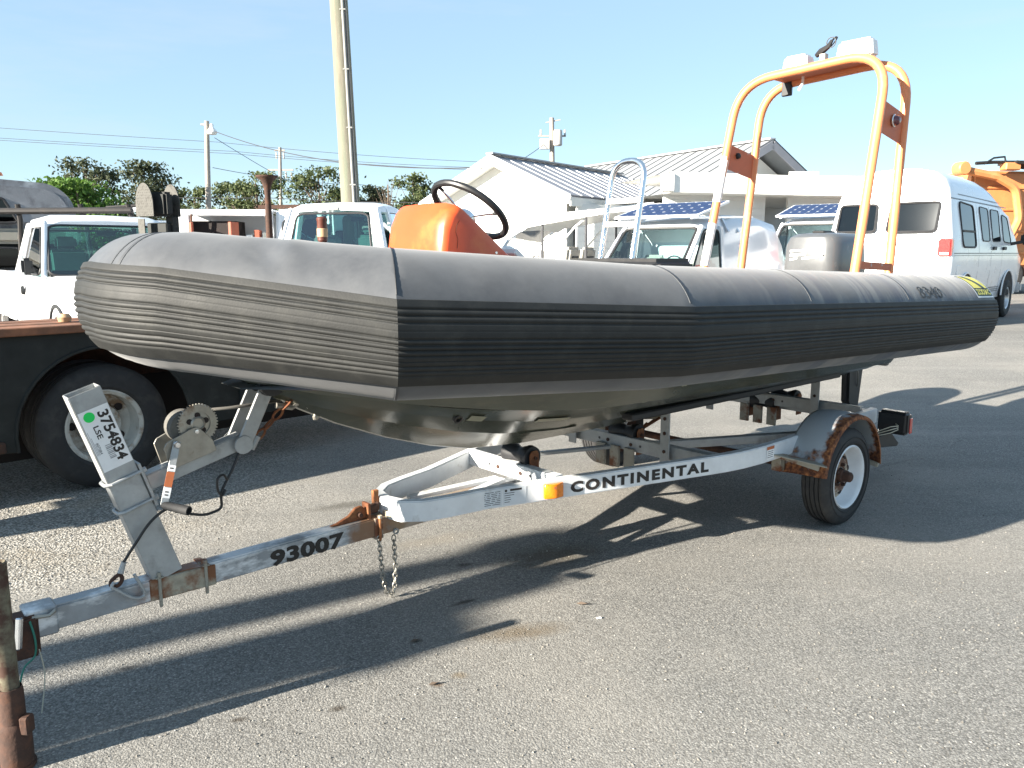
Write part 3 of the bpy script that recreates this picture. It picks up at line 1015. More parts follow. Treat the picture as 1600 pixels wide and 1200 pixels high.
MB().lathe([(0.0, -0.03), (0.014, -0.03), (0.014, 0.02), (0.0, 0.03)], 12, p_, (-0.7, 0, -0.7)).build('bow_eye', 'worn_steel', hull)
# inside floor and transom
fl = [B(u, v * s, 1.06 + 0.02 * (u < -2)) for u, v in ((1.3, 0.78), (-1.9, 0.74), (-2.9, 0.52), (-3.3, 0.1)) for s in (1, -1)]
MB().add(fl, [(0, 2, 3, 1), (2, 4, 5, 3), (4, 6, 7, 5)]).build('floor', 'deck_grey', boat)
MB().box(B(1.32, 0, 1.02), (0.05, 1.16, 0.46)).build('transom', 'deck_grey', boat, bevel=0.01)

# console -----------------------------------------------------------
def build_console():
    prof = [(-2.43, 1.07), (-2.425, 1.62), (-2.41, 1.72), (-2.38, 1.785), (-2.35, 1.818), (-2.325, 1.815), (-2.29, 1.79), (-1.80, 1.425), (-1.70, 1.35), (-1.68, 1.07)]
    cu, cz = -2.1, 1.45
    secs = []
    W_ = 0.23
    for v, k in ((-W_, 0.90), (-W_ * 0.97, 0.945), (-W_ * 0.88, 0.98), (-W_ * 0.7, 1.0), (0, 1.012), (W_ * 0.7, 1.0), (W_ * 0.88, 0.98), (W_ * 0.97, 0.945), (W_, 0.90)):
        secs.append([B(cu + (u - cu) * k, v, cz + (z - cz) * (k if z > cz else 1)) for u, z in prof])
    c = MB().loft(secs).build('console', 'orange_gelcoat', boat, sharp=50)
    nrm = Vector((0.62, 0, 0.785))
    for u, z in ((-2.115, 1.60), (-2.09, 1.575)):
        MB().lathe([(0.0, 0.004), (0.006, 0.004), (0.0085, 0.0), (0.0085, -0.01)], 12, B(u, W_ - 0.002, z), (0, -1, 0)).build('screw', 'chrome', c)
    # cracked filler line on the front corner
    MB().tube([B(-2.33, 0.232, 1.74), B(-2.345, 0.233, 1.72), B(-2.352, 0.2332, 1.69), B(-2.34, 0.2332, 1.66), B(-2.345, 0.2335, 1.62)], 0.0010, 5).build('crack', 'rust_dark', c)
    # steering wheel faces aft and up
    ctr = B(-2.085, 0.0, 1.80)
    e2 = Vector((0, 1, 0))
    e1 = nrm.cross(e2).normalized()
    wh = MB().tube([ctr + (e1 * math.cos(a) + e2 * math.sin(a)) * 0.195 for a in [2 * math.pi * i / 48 for i in range(48)]], 0.0165, 10, closed=True).build('steering_wheel', 'black_plastic', boat)
    for a in (20, 140, 260):
        d = e1 * math.cos(R(a)) + e2 * math.sin(R(a))
        MB().tube([ctr - nrm * 0.035 + d * 0.03, ctr - nrm * 0.012 + d * 0.12, ctr + d * 0.188], 0.005, 8).build('spoke', 'chrome', wh)
        MB().tube([ctr - nrm * 0.003 + d * 0.155, ctr + d * 0.188], 0.008, 8).build('spoke_socket', 'black_plastic', wh)
    MB().lathe([(0.0, 0.01), (0.035, 0.008), (0.052, -0.01), (0.055, -0.05), (0.045, -0.10), (0.0, -0.10)], 20, ctr - nrm * 0.025, nrm).build('wheel_hub', 'chrome', wh)
    MB().tube([ctr - nrm * 0.09, ctr - nrm * 0.22], 0.03, 12).build('steering_column', 'chrome', wh)
    MB().box(B(-1.86, 0.05, 1.56), (0.16, 0.20, 0.035), Matrix.Rotation(R(-38), 3, 'Y').inverted()).build('instrument_panel', 'white_plastic', c, bevel=0.006)
    # compass and throttle behind the wheel
    MB().lathe([(0.0, 0.09), (0.03, 0.08), (0.045, 0.05), (0.05, 0.0)], 16, B(-1.80, -0.06, 1.55), (0.3, 0, 1)).build('compass', 'white_plastic', c)
build_console()

# arch --------------------------------------------------------------
def rounded_path(pts, rad, n=8):
    P = [V(p) for p in pts]
    out = [P[0]]
    for i in range(1, len(P) - 1):
        a, b, c = P[i - 1], P[i], P[i + 1]
        d0, d1 = (a - b).normalized(), (c - b).normalized()
        ang = d0.angle(d1)
        tl = min(rad / math.tan(ang / 2), (a - b).length * 0.49, (c - b).length * 0.49)
        s, e = b + d0 * tl, b + d1 * tl
        for k in range(n + 1):
            t = k / n
            out.append(s * (1 - t) ** 2 + b * 2 * t * (1 - t) + e * t * t)
    out.append(P[-1])
    return out
SL = 0.235
def arch_pt(u0, v, z):
    return B(u0 + (SL - 0.25 * (u0 - 0.68)) * (z - 1.48), v, z)
def build_arch():
    root = None
    zt = 2.905
    def hoop(u0, name_tape):
        pts = [arch_pt(u0, -0.60, 1.06), arch_pt(u0, -0.56, zt - 0.03), arch_pt(u0, 0.56, zt + 0.02), arch_pt(u0, 0.60, 1.06)]
        return rounded_path(pts, 0.30, 10)
    f = MB().tube(hoop(0.68, 1), 0.0315, 14).build('arch_hoop', 'orange_paint', boat)
    a = MB().tube(hoop(1.19, 0), 0.0315, 14).build('arch_hoop', 'orange_paint', boat)
    # white reflective sleeves on the starboard forward leg
    for z0, z1 in ((1.98, 2.32), (1.50, 1.82)):
        k0, k1 = ((z0 - 1.06) / 1.89), ((z1 - 1.06) / 1.89)
        p0, p1 = arch_pt(0.68, -0.60 + 0.04 * k0, z0), arch_pt(0.68, -0.60 + 0.04 * k1, z1)
        MB().tube([p0, p1], 0.0325, 14).build('reflective_sleeve', 'white_tape', f)
    def side_plate(v, z0, z1, parent):
        pa = [arch_pt(0.70, v, z0), arch_pt(1.17, v, z0 - 0.06), arch_pt(1.17, v, z1 - 0.06), arch_pt(0.70, v, z1)]
        off = B(0, 0.004, 0)
        b = MB()
        b.add([p + off for p in pa] + [p - off for p in pa], [(0, 1, 2, 3), (7, 6, 5, 4), (0, 4, 5, 1), (1, 5, 6, 2), (2, 6, 7, 3), (3, 7, 4, 0)])
        return b.build('side_plate', 'orange_plate', parent)
    pl = side_plate(0.57, 2.40, 2.60, f)
    side_plate(-0.57, 2.24, 2.42, f)
    c = arch_pt(0.95, 0.58, 2.48)
    MB().lathe([(0.0, 0.045), (0.018, 0.042), (0.030, 0.030), (0.036, 0.012), (0.036, 0.0)], 18, c, (0, -1, 0)).build('port_running_light', 'dark_red_lens', f)
    MB().lathe([(0.040, 0.0), (0.042, 0.008), (0.036, 0.012)], 18, c, (0, -1, 0)).build('lamp_bezel', 'chrome', f)
    c2 = arch_pt(0.86, -0.562, 2.34)
    MB().lathe([(0.0, 0.03), (0.02, 0.02), (0.024, 0.0)], 14, c2, (0, -1, 0)).build('cable_gland', 'black_plastic', f)
    # top plate between the two hoops
    tp = [arch_pt(0.69, -0.36, zt - 0.01), arch_pt(1.18, -0.36, zt - 0.01), arch_pt(1.18, 0.34, zt + 0.025), arch_pt(0.69, 0.34, zt + 0.025)]
    dz = Vector((0, 0, 0.006))
    MB().add([p + dz for p in tp] + [p - dz for p in tp], [(0, 1, 2, 3), (7, 6, 5, 4), (0, 4, 5, 1), (1, 5, 6, 2), (2, 6, 7, 3), (3, 7, 4, 0)]).build('top_plate', 'orange_plate', f)
    q = arch_pt(1.16, -0.34, zt - 0.06)
    MB().box(q, (0.03, 0.08, 0.11)).build('junction_box', 'black_plastic', f, bevel=0.006)
    q = arch_pt(0.90, -0.12, zt - 0.03)
    MB().tube([q, q + Vector((-0.02, -0.01, -0.05)), q + Vector((-0.05, 0.0, -0.10))], 0.010, 8).build('hanging_cable', 'white_plastic', f)
    for v, w, h, d in ((-0.18, 0.20, 0.10, 0.14), (0.26, 0.27, 0.13, 0.12)):
        q = arch_pt(0.92, v, zt + 0.03 + h / 2)
        MB().box(q, (d, w, h), taper=0.88).build('lamp_housing', 'white_plastic', f, bevel=0.018, seg=2)
    q = arch_pt(0.92, 0.02, zt + 0.03)
    MB().box(q + Vector((0, 0, 0.035)), (0.05, 0.045, 0.09)).build('aerial_mount', 'worn_steel', f, bevel=0.004)
    MB().tube([q + Vector((0, 0.06, 0.075)), q + Vector((0, 0.02, 0.10)), q + Vector((0, -0.03, 0.125)), q + Vector((0.01, -0.05, 0.165))], [0.016, 0.026, 0.018, 0.012], 8).build('horn', 'black_plastic', f)
    for k in range(3):
        MB().tube([q + Vector((0.01 * k, -0.05 + 0.035 * math.cos(a + k), 0.15 + 0.035 * math.sin(a))) for a in [2 * math.pi * i / 14 for i in range(14)]], 0.0035, 5, closed=True).build('coiled_cable', 'cable_black', f)
    MB().beam(arch_pt(0.70, 0.61, 1.52) + Vector((0, 0, 0)), arch_pt(1.19, 0.61, 1.50), 0.008, 0.05).build('foot_plate', 'orange_plate', f)
build_arch()

# chrome ladder amidships ---------------------------------------------
def build_ladder():
    a0, a1 = 0.0, 0.27
    def rail(pts): return rounded_path(pts, 0.12, 8)
    lo = 1.10
    path = [B(-1.12, -0.11, lo), B(-0.99, -0.11, 1.78), B(-0.93, -0.11, 2.115), B(-0.93, 0.13, 2.115), B(-0.99, 0.13, 1.78), B(-1.12, 0.13, lo)]
    P = [path[0], path[1]] + rounded_path([path[1], path[2], path[3], path[4]], 0.118, 10)[1:-1] + [path[4], path[5]]
    l = MB().tube(P, 0.0175, 12).build('ladder_rail', 'chrome', boat)
    for z in (1.89, 1.76):
        u = -0.99 + 0.06 * (z - 1.78) / 0.335
        MB().box(B(u, 0.01, z), (0.05, 0.225, 0.028)).build('ladder_step', 'white_plastic', l, bevel=0.004)
        for v in (-0.07, 0.09):
            MB().lathe([(0.0, 0.003), (0.006, 0.002), (0.006, 0)], 8, B(u - 0.026, v, z), (-1, 0, 0)).build('screw', 'worn_steel', l)
build_ladder()
MB().box(B(-1.02, 0.12, 1.52), (0.34, 0.62, 0.10)).build('seat_cushion', 'black_plastic', boat, bevel=0.03, seg=3)
MB().box(B(-1.02, 0.12, 1.24), (0.30, 0.56, 0.35)).build('seat_base', 'deck_grey', boat, bevel=0.01)

# outboard motor -----------------------------------------------------
def build_motor():
    def ring(cu, cv, z, a, b_, k):
        return [B(cu + a * math.copysign(abs(math.cos(t)) ** k, math.cos(t)), cv + b_ * math.copysign(abs(math.sin(t)) ** k, math.sin(t)), z) for t in [2 * math.pi * i / 32 for i in range(32)]]
    cu, cv = 1.46, -0.02
    secs = [ring(cu + 0.06, cv, 1.10, 0.20, 0.15, 0.7), ring(cu + 0.02, cv, 1.30, 0.29, 0.215, 0.42), ring(cu, cv, 1.48, 0.30, 0.225, 0.40), ring(cu - 0.01, cv, 1.66, 0.285, 0.215, 0.42),
            ring(cu - 0.01, cv, 1.715, 0.27, 0.20, 0.48), ring(cu, cv, 1.742, 0.235, 0.165, 0.55), ring(cu, cv, 1.752, 0.12, 0.08, 0.7)]
    c = MB().loft(secs).build('motor_cowling', 'motor_grey', boat, sharp=40)
    MB().box(B(cu - 0.05, cv, 1.757), (0.18, 0.10, 0.02)).build('cowling_handle', 'black_plastic', c, bevel=0.008)
    # worn white print on the forward face
    for k, (v0, v1, z0, z1) in enumerate(((-0.15, 0.02, 1.605, 1.63), (-0.15, -0.02, 1.57, 1.60), (-0.15, -0.09, 1.54, 1.565), (-0.05, 0.08, 1.55, 1.575))):
        fu = cu - 0.302
        MB().add([B(fu, v0, z0), B(fu, v1, z0 + 0.012), B(fu - 0.0, v1, z1), B(fu, v0, z1 - 0.01)], [(0, 1, 2, 3)]).build('cowling_print', 'white_tape', c)
    MB().lathe([(0.0, 0.004), (0.007, 0.003), (0.007, 0.0)], 8, B(cu - 0.30, 0.11, 1.585), (-1, 0, 0)).build('cowling_bolt', 'worn_steel', c)
    MB().loft([ring(cu + 0.18, cv, 1.15, 0.16, 0.11, 0.8), ring(cu + 0.40, cv, 0.85, 0.13, 0.08, 0.8), ring(2.02, cv, 0.66, 0.12, 0.05, 0.9)]).build('motor_leg', 'black_plastic', boat)
    prof = [(1.90, 0.74), (2.19, 0.70), (2.13, 0.27), (2.03, 0.26), (1.93, 0.36)]
    MB().prism(prof, B(0, cv, 0), (1, 0, 0), (0, 0, 1), (0, -1, 0), -0.035, 0.035).build('lower_unit', 'black_plastic', boat, bevel=0.02, seg=2)
    MB().tube([B(2.14, cv, 0.40), B(2.06, cv + 0.05, 0.52), B(2.03, cv + 0.05, 0.70)], 0.005, 6).build('earth_cable', 'worn_steel', boat)
build_motor()
# small gear seen over the bow tube
MB().box(B(-2.75, -0.25, 1.60), (0.20, 0.10, 0.05), Matrix.Rotation(R(10), 3, 'Y')).build('bow_hatch_lid', 'black_plastic', boat, bevel=0.01)
# ------------------------------------------------------------------ boat trailer
trailer = thing('boat_trailer', 'galvanised boat trailer with CONTINENTAL lettering under the inflatable boat', 'trailer', HUB, AXIS)
def rail_z(u):
    return 0.445 + 0.029 * (u + 2.2)
TONGUE_W, TONGUE_H = 0.075, 0.088
def tongue_z(u):
    return 0.336 + 0.013 * (u + 4.0)
def tongue_material():
    """weathered zinc: bare steel, white bloom along the edges and rust where the clamps sit"""
    m = MATS['tongue_metal']
    nt = m.node_tree
    N, L = nt.nodes, nt.links
    b = N['Principled BSDF']
    old = b.inputs['Base Color'].links[0].from_socket
    tc = N.new('ShaderNodeTexCoord')
    sep = N.new('ShaderNodeSeparateXYZ')
    L.new(tc.outputs['Object'], sep.inputs[0])
    nz = N.new('ShaderNodeTexNoise')
    nz.inputs['Scale'].default_value = 14
    nz.inputs['Detail'].default_value = 7
    L.new(tc.outputs['Object'], nz.inputs['Vector'])
    ns = N.new('ShaderNodeTexNoise')
    ns.inputs['Scale'].default_value = 5
    L.new(tc.outputs['Object'], ns.inputs['Vector'])
    cur = old
    for c, w, colr, st in ((-3.56, 0.13, (0.24, 0.10, 0.045), 0.95), (-2.66, 0.16, (0.23, 0.12, 0.06), 0.9), (-2.35, 0.30, (0.34, 0.24, 0.15), 0.7)):
        a = N.new('ShaderNodeMath'); a.operation = 'SUBTRACT'; a.inputs[1].default_value = c
        L.new(sep.outputs[0], a.inputs[0])
        d = N.new('ShaderNodeMath'); d.operation = 'ABSOLUTE'
        L.new(a.outputs[0], d.inputs[0])
        e = N.new('ShaderNodeMath'); e.operation = 'MULTIPLY_ADD'; e.inputs[1].default_value = 0.35; 
        L.new(nz.outputs[0], e.inputs[0]); L.new(d.outputs[0], e.inputs[2])
        r = N.new('ShaderNodeMapRange')
        r.inputs[1].default_value = w + 0.20
        r.inputs[2].default_value = w + 0.10
        r.inputs[4].default_value = st
        L.new(e.outputs[0], r.inputs[0])
        x = N.new('ShaderNodeMix'); x.data_type = 'RGBA'
        L.new(r.outputs[0], x.inputs[0]); L.new(cur, x.inputs[6]); x.inputs[7].default_value = colr + (1,)
        cur = x.outputs[2]
    L.new(cur, b.inputs['Base Color'])
tongue_material()
tongue = MB().beam(B(-4.04, 0, tongue_z(-4.04)), B(-1.78, 0, tongue_z(-1.78) + 0.012), TONGUE_W, TONGUE_H).build('tongue', 'tongue_metal', trailer, bevel=0.006, seg=2)
lettering('93007', B(-3.19, TONGUE_W / 2 + 0.0015, tongue_z(-3.19) - 0.034), (1, 0, 0.013), (0, 0, 1), tongue, 'ink', 0.088, 0.0040, width=0.345, spacing=1.05)

# the bent frame ----------------------------------------------------
def rail_center(v_sign):
    pts = [(-2.60, 0.0), (-2.575, 0.10), (-2.50, 0.165), (-2.38, 0.20), (-2.20, 0.235)]
    for k in range(1, 9):
        t = k / 8
        pts.append((-2.20 + 1.20 * t, 0.235 + 0.425 * t))
    pts += [(-0.90, 0.693), (-0.78, 0.722), (-0.62, 0.742), (-0.40, 0.75), (0.0, 0.752), (0.75, 0.752)]
    return [(u, v * v_sign) for u, v in pts]
def rail(pts, w=0.05, h=0.098):
    P = [Vector(p) for p in pts]
    secs = []
    for i, p in enumerate(P):
        a = P[max(0, i - 1)]
        b_ = P[min(len(P) - 1, i + 1)]
        d = (b_ - a).normalized()
        n = Vector((d.y, -d.x))
        z = rail_z(p.x)
        secs.append([B(p.x + n.x * sx * w / 2, p.y + n.y * sx * w / 2, z + sz * h / 2) for sx, sz in ((-1, -1), (1, -1), (1, 1), (-1, 1))])
    return MB().loft(secs)
full = list(reversed(rail_center(1))) + rail_center(-1)[1:]
frame = rail(full).build('frame_rail', 'trailer_white', trailer, bevel=0.005, seg=2, sharp=40)
# lettering stands on the straight run of the near rail
d2 = Vector((1.20, 0.425)).normalized()
def on_rail(u, dz=0.0, out=0.0268):
    t = (u + 2.20) / 1.20
    v = 0.235 + 0.425 * t
    return B(u - d2.y * out, v + d2.x * out, rail_z(u) + dz)
ex_r = B(d2.x, d2.y, 0.029)
lettering('CONTINENTAL', on_rail(-1.78, -0.026), ex_r, (0, 0, 1), frame, 'ink', 0.072, 0.0038, width=0.815, spacing=1.28)
def rail_patch(u0, u1, z0, z1, m, name, out=0.0262, parent=frame):
    return MB().add([on_rail(u0, z0, out), on_rail(u1, z0, out), on_rail(u1, z1, out), on_rail(u0, z1, out)], [(0, 1, 2, 3)]).build(name, m, parent, fix=False)
lab = rail_patch(-2.30, -2.125, -0.040, 0.038, 'label_grey', 'rating_label')
rr = random.Random(5)
for k in range(8):
    z = 0.030 - k * 0.0088
    u = -2.294
    while u < -2.14:
        l_ = rr.uniform(0.012, 0.05)
        rail_patch(u, min(u + l_, -2.132), z, z + 0.0030, 'faded_ink', 'label_print', 0.0266, lab)
        u += l_ + 0.006
lab2 = rail_patch(-2.118, -2.005, -0.040, 0.040, 'label_grey', 'maker_label')
rail_patch(-2.085, -2.028, 0.026, 0.036, 'ink', 'label_print', 0.0266, lab2)
vs_, fs_ = [(0.0, 0.0)], []
MB().lathe([(0.0, 0.0006), (0.0065, 0.0006)], 12, on_rail(-2.105, 0.030, 0.0266), B(-d2.y, d2.x, 0)).build('label_print', 'ink', lab2)
for k in range(5):
    rail_patch(-2.112, -2.112 + rr.uniform(0.02, 0.05), 0.016 - k * 0.011, 0.019 - k * 0.011, 'faded_ink', 'label_print', 0.0266, lab2)
# amber side marker
mk = MB()
o_ = on_rail(-1.872, 0, 0.0255)
nv = B(-d2.y, d2.x, 0)
ev = B(d2.x, d2.y, 0.029)
mk.prism([(-0.052, 0.002), (0.052, 0.002), (0.050, 0.018), (0.009, 0.030), (-0.009, 0.030), (-0.050, 0.018)], o_, ev, nv, (0, 0, 1), -0.036, 0.036)
mk = mk.build('side_marker', 'amber_lens', frame, bevel=0.003)
MB().add([o_ + nv * 0.0312 + ev * x + Vector((0, 0, z)) for x, z in ((-0.007, 0.012), (0.007, 0.012), (0.007, 0.024), (-0.007, 0.024))], [(0, 1, 2, 3)]).build('lens_mark', 'orange_label', mk)
wl = Vector((-0.735, 0.728, 0))
def at_v(u, v, z): return B(u, v, z)
lw = MB().add([at_v(-0.60, 0.770, rail_z(-0.6) - 0.034), at_v(-0.53, 0.774, rail_z(-0.53) - 0.034), at_v(-0.53, 0.774, rail_z(-0.53) + 0.04), at_v(-0.60, 0.770, rail_z(-0.6) + 0.04)], [(0, 1, 2, 3)]).build('warning_label', 'paper_white', frame, fix=False)
MB().add([at_v(-0.60, 0.7705, rail_z(-0.6) + 0.022), at_v(-0.53, 0.7745, rail_z(-0.53) + 0.022), at_v(-0.53, 0.7745, rail_z(-0.53) + 0.04), at_v(-0.60, 0.7705, rail_z(-0.6) + 0.04)], [(0, 1, 2, 3)]).build('label_header', 'orange_label', lw, fix=False)
for k in range(4):
    z = 0.010 - k * 0.011
    MB().add([at_v(-0.593, 0.7708, rail_z(-0.6) + z), at_v(-0.54, 0.7743, rail_z(-0.53) + z), at_v(-0.54, 0.7743, rail_z(-0.53) + z + 0.003), at_v(-0.593, 0.7708, rail_z(-0.6) + z + 0.003)], [(0, 1, 2, 3)]).build('label_print', 'faded_ink', lw, fix=False)

# bracket, latch and u-bolts where the tongue meets the frame --------
tz = tongue_z(-2.62)
MB().box(B(-2.585, 0, tz + 0.0475), (0.16, 0.085, 0.008)).build('bracket_plate', 'rust_over_paint', trailer, bevel=0.002)
la = MB().prism([(-2.895, 0.0), (-2.86, 0.006), (-2.80, 0.028), (-2.765, 0.058), (-2.735, 0.062), (-2.71, 0.04), (-2.70, 0.0), (-2.84, -0.012)], B(0, 0, tz + 0.052), (1, 0, 0), (0, 0, 1), (0, -1, 0), -0.008, 0.008)
la = la.build('latch_lever', 'rust', trailer, bevel=0.003)
MB().lathe([(0.0, 0.014), (0.010, 0.014), (0.012, 0.0)], 10, B(-2.745, 0.008, tz + 0.075), (0, -1, 0)).build('latch_pin', 'rust_dark', la)
MB().box(B(-2.705, 0.0, tz + 0.085), (0.014, 0.055, 0.075)).build('latch_plate', 'rust', trailer, bevel=0.002)
MB().prism([(-2.70, 0.0), (-2.64, 0.0), (-2.635, 0.05), (-2.66, 0.035), (-2.69, 0.045)], B(0, -0.02, tz + 0.06), (1, 0, 0), (0, 0, 1), (0, -1, 0), -0.018, 0.018).build('latch_catch', 'rust_dark', trailer, bevel=0.003)
MB().box(B(-2.635, -0.035, tz + 0.11), (0.03, 0.02, 0.10)).build('latch_post', 'rust_orange', trailer, bevel=0.003)
for u in (-2.665,):
    MB().box(B(u, 0.0, tz), (0.045, TONGUE_W + 0.012, TONGUE_H + 0.012)).build('clamp_band', 'rust_over_paint', trailer, bevel=0.003)
    for v in (-0.05, 0.05):
        MB().tube([B(u, v, tz - 0.055), B(u, v, tz + 0.062)], 0.006, 8).build('clamp_bolt', 'rust_orange', trailer)
        MB().lathe([(0.0, 0.012), (0.011, 0.012), (0.011, 0.0)], 6, B(u, v, tz + 0.052), (0, 0, 1)).build('clamp_nut', 'cream_rust', trailer)
MB().lathe([(0.0, 0.03), (0.03, 0.028), (0.033, 0.0)], 12, B(-2.60, 0.03, tz + 0.045), (0, 0, 1)).build('clamp_cap', 'cream_rust', trailer)

# safety chains hang from the clamp in a loop
def chain(path, parent):
    P = [V(p) for p in path]
    b = MB()
    dist = 0.0
    step = 0.0225
    pts = []
    total = sum((P[i + 1] - P[i]).length for i in range(len(P) - 1))
    n = int(total / step)
    for k in range(n):
        d = k * step
        i = 0
        while i < len(P) - 2 and d > (P[i + 1] - P[i]).length:
            d -= (P[i + 1] - P[i]).length
            i += 1
        seg = (P[i + 1] - P[i])
        c = P[i] + seg.normalized() * d
        t = seg.normalized()
        side = t.cross(Vector((0.3, 1, 0.1))).normalized()
        if k % 2:
            side = t.cross(side).normalized()
        loop = []
        for a in range(12):
            an = 2 * math.pi * a / 12
            loop.append(c + t * (0.0165 * math.cos(an)) + side * (0.0095 * math.sin(an)))
        b.tube(loop, 0.0030, 5, closed=True)
    return b.build('safety_chain', 'worn_steel', parent)
chain([B(-2.67, 0.045, tz - 0.05), B(-2.665, 0.05, 0.20), B(-2.655, 0.05, 0.10), B(-2.635, 0.045, 0.04), B(-2.60, 0.04, 0.012), B(-2.585, 0.035, 0.05), B(-2.575, 0.03, 0.14), B(-2.575, 0.02, tz - 0.05)], trailer)
MB().lathe([(0.009, -0.004), (0.015, -0.004), (0.015, 0.004), (0.009, 0.004)], 14, B(-2.575, 0.042, tz - 0.035), (0, -1, 0), closed=True).build('chain_eye', 'galvanised', trailer)

# cross members with rollers and bunk brackets ------------------------
def cross(u, half, z, m, h=0.075):
    c = MB()
    c.beam(B(u, -half, z), B(u, half, z), 0.008, h)
    c.beam(B(u + 0.022, -half, z + h / 2 - 0.002), B(u + 0.022, half, z + h / 2 - 0.002), 0.05, 0.008)
    c.beam(B(u + 0.022, -half, z - h / 2 + 0.002), B(u + 0.022, half, z - h / 2 + 0.002), 0.05, 0.008)
    c = c.build('cross_member', m, trailer, bevel=0.001)
    for v in (-0.16, -0.09, 0.09, 0.16):
        big = abs(v) < 0.12
        MB().lathe([(0.0, 0.007 if big else 0.0012), (0.011 if big else 0.008, 0.006 if big else 0.0012), (0.011 if big else 0.008, 0.0)], 6 if big else 12, B(u - 0.0045, v, z), (-1, 0, 0)).build('bolt_head', 'rust_dark' if big else 'trim_dark', c)
    return c
cross(-1.83, 0.345, rail_z(-1.83) + 0.015, 'trailer_white')
cross(-0.95, 0.63, rail_z(-0.95) - 0.0, 'galvanised')
cross(0.62, 0.72, rail_z(0.62) + 0.03, 'galvanised')
def keel_roller(u, zr):
    r = MB().lathe([(0.012, -0.095), (0.058, -0.095), (0.062, -0.07), (0.044, -0.02), (0.040, 0.0), (0.044, 0.02), (0.062, 0.07), (0.058, 0.095), (0.012, 0.095)], 20, B(u, 0, zr), (0, 1, 0)).build('keel_roller', 'black_rubber_roller', trailer)
    for s in (-1, 1):
        MB().prism([(-0.035, -0.12), (0.035, -0.12), (0.03, 0.02), (0.018, 0.038), (-0.018, 0.038), (-0.03, 0.02)], B(u, 0.108 * s, zr), (1, 0, 0), (0, 0, 1), (0, -1, 0), -0.004, 0.004).build('roller_bracket', 'rust', r, bevel=0.001)
    MB().tube([B(u, -0.125, zr), B(u, 0.125, zr)], 0.009, 8).build('roller_pin', 'rust_dark', r)
keel_roller(-1.755, 0.542)
keel_roller(-0.89, 0.534)
keel_roller(0.66, 0.53)
keel_roller(0.95, 0.53)
for u, w in ((-0.95, 0.0), (0.62, 0.0)):
    z = rail_z(u)
    for v in (-0.13, -0.02, 0.09):
        MB().box(B(u - 0.02, v, z - 0.085), (0.02, 0.07, 0.13)).build('hanger_plate', 'rust_over_paint', trailer, bevel=0.003)
def bunk_post(u, v, z0, z1):
    p = MB()
    p.beam(B(u, v, z0), B(u, v, z1), 0.062, 0.008, up=(1, 0, 0))
    p.beam(B(u + 0.022, v - 0.028, z0), B(u + 0.022, v - 0.028, z1), 0.008, 0.045, up=(1, 0, 0))
    p = p.build('bunk_post', 'galvanised', trailer, bevel=0.001)
    for k in (0.25, 0.6, 0.88):
        MB().lathe([(0.0, 0.006), (0.011, 0.005), (0.011, 0.0)], 6, B(u - 0.0045, v, z0 + (z1 - z0) * k), (-1, 0, 0)).build('bolt_head', 'rust_dark', p)
for s in (1, -1):
    bunk_post(-0.985, 0.36 * s, 0.42, 0.72)
    bunk_post(0.58, 0.42 * s, 0.42, 0.78)
    MB().beam(B(-1.30, 0.345 * s, 0.735), B(0.85, 0.42 * s, 0.76), 0.09, 0.04).build('bunk_board', 'black_rubber_roller', trailer, bevel=0.008)
    # diagonal braces
    MB().beam(B(-2.40, 0.11 * s, rail_z(-2.4) - 0.03), B(-1.90, 0.02 * s, rail_z(-1.9) - 0.02), 0.045, 0.02).build('brace', 'trailer_white', trailer, bevel=0.002)
    MB().beam(B(-0.90, 0.10 * s, rail_z(-0.9) - 0.02), B(0.0, 0.70 * s, rail_z(0.0) - 0.01), 0.05, 0.05).build('brace', 'galvanised', trailer, bevel=0.003)
MB().beam(B(-1.60, -0.36, rail_z(-1.6) - 0.035), B(-0.95, -0.05, rail_z(-1) - 0.035), 0.04, 0.02).build('brace', 'galvanised', trailer, bevel=0.003)
MB().beam(B(0.70, -0.76, rail_z(0.7)), B(0.70, 0.76, rail_z(0.7)), 0.06, 0.08).build('rear_cross_beam', 'galvanised', trailer, bevel=0.004)

# axle, springs, wheels, fenders --------------------------------------
MB().tube([B(0, -0.82, 0.29), B(0, 0.82, 0.29)], 0.026, 12).build('axle', 'rust_dark', trailer)
for s in (1, -1):
    for k in range(3):
        l_ = 0.34 - 0.08 * k
        MB().tube([B(-l_, 0.70 * s, 0.345 - 0.012 * k), B(-l_ * 0.5, 0.70 * s, 0.30 - 0.012 * k), B(0, 0.70 * s, 0.285 - 0.012 * k), B(l_ * 0.5, 0.70 * s, 0.30 - 0.012 * k), B(l_, 0.70 * s, 0.345 - 0.012 * k)], 0.012, 6).build('leaf_spring', 'rust', trailer)
    MB().box(B(-0.35, 0.70 * s, 0.39), (0.05, 0.06, 0.10)).build('spring_hanger', 'rust_over_paint', trailer, bevel=0.004)
    MB().box(B(0.35, 0.70 * s, 0.39), (0.05, 0.06, 0.10)).build('spring_hanger', 'rust_over_paint', trailer, bevel=0.004)
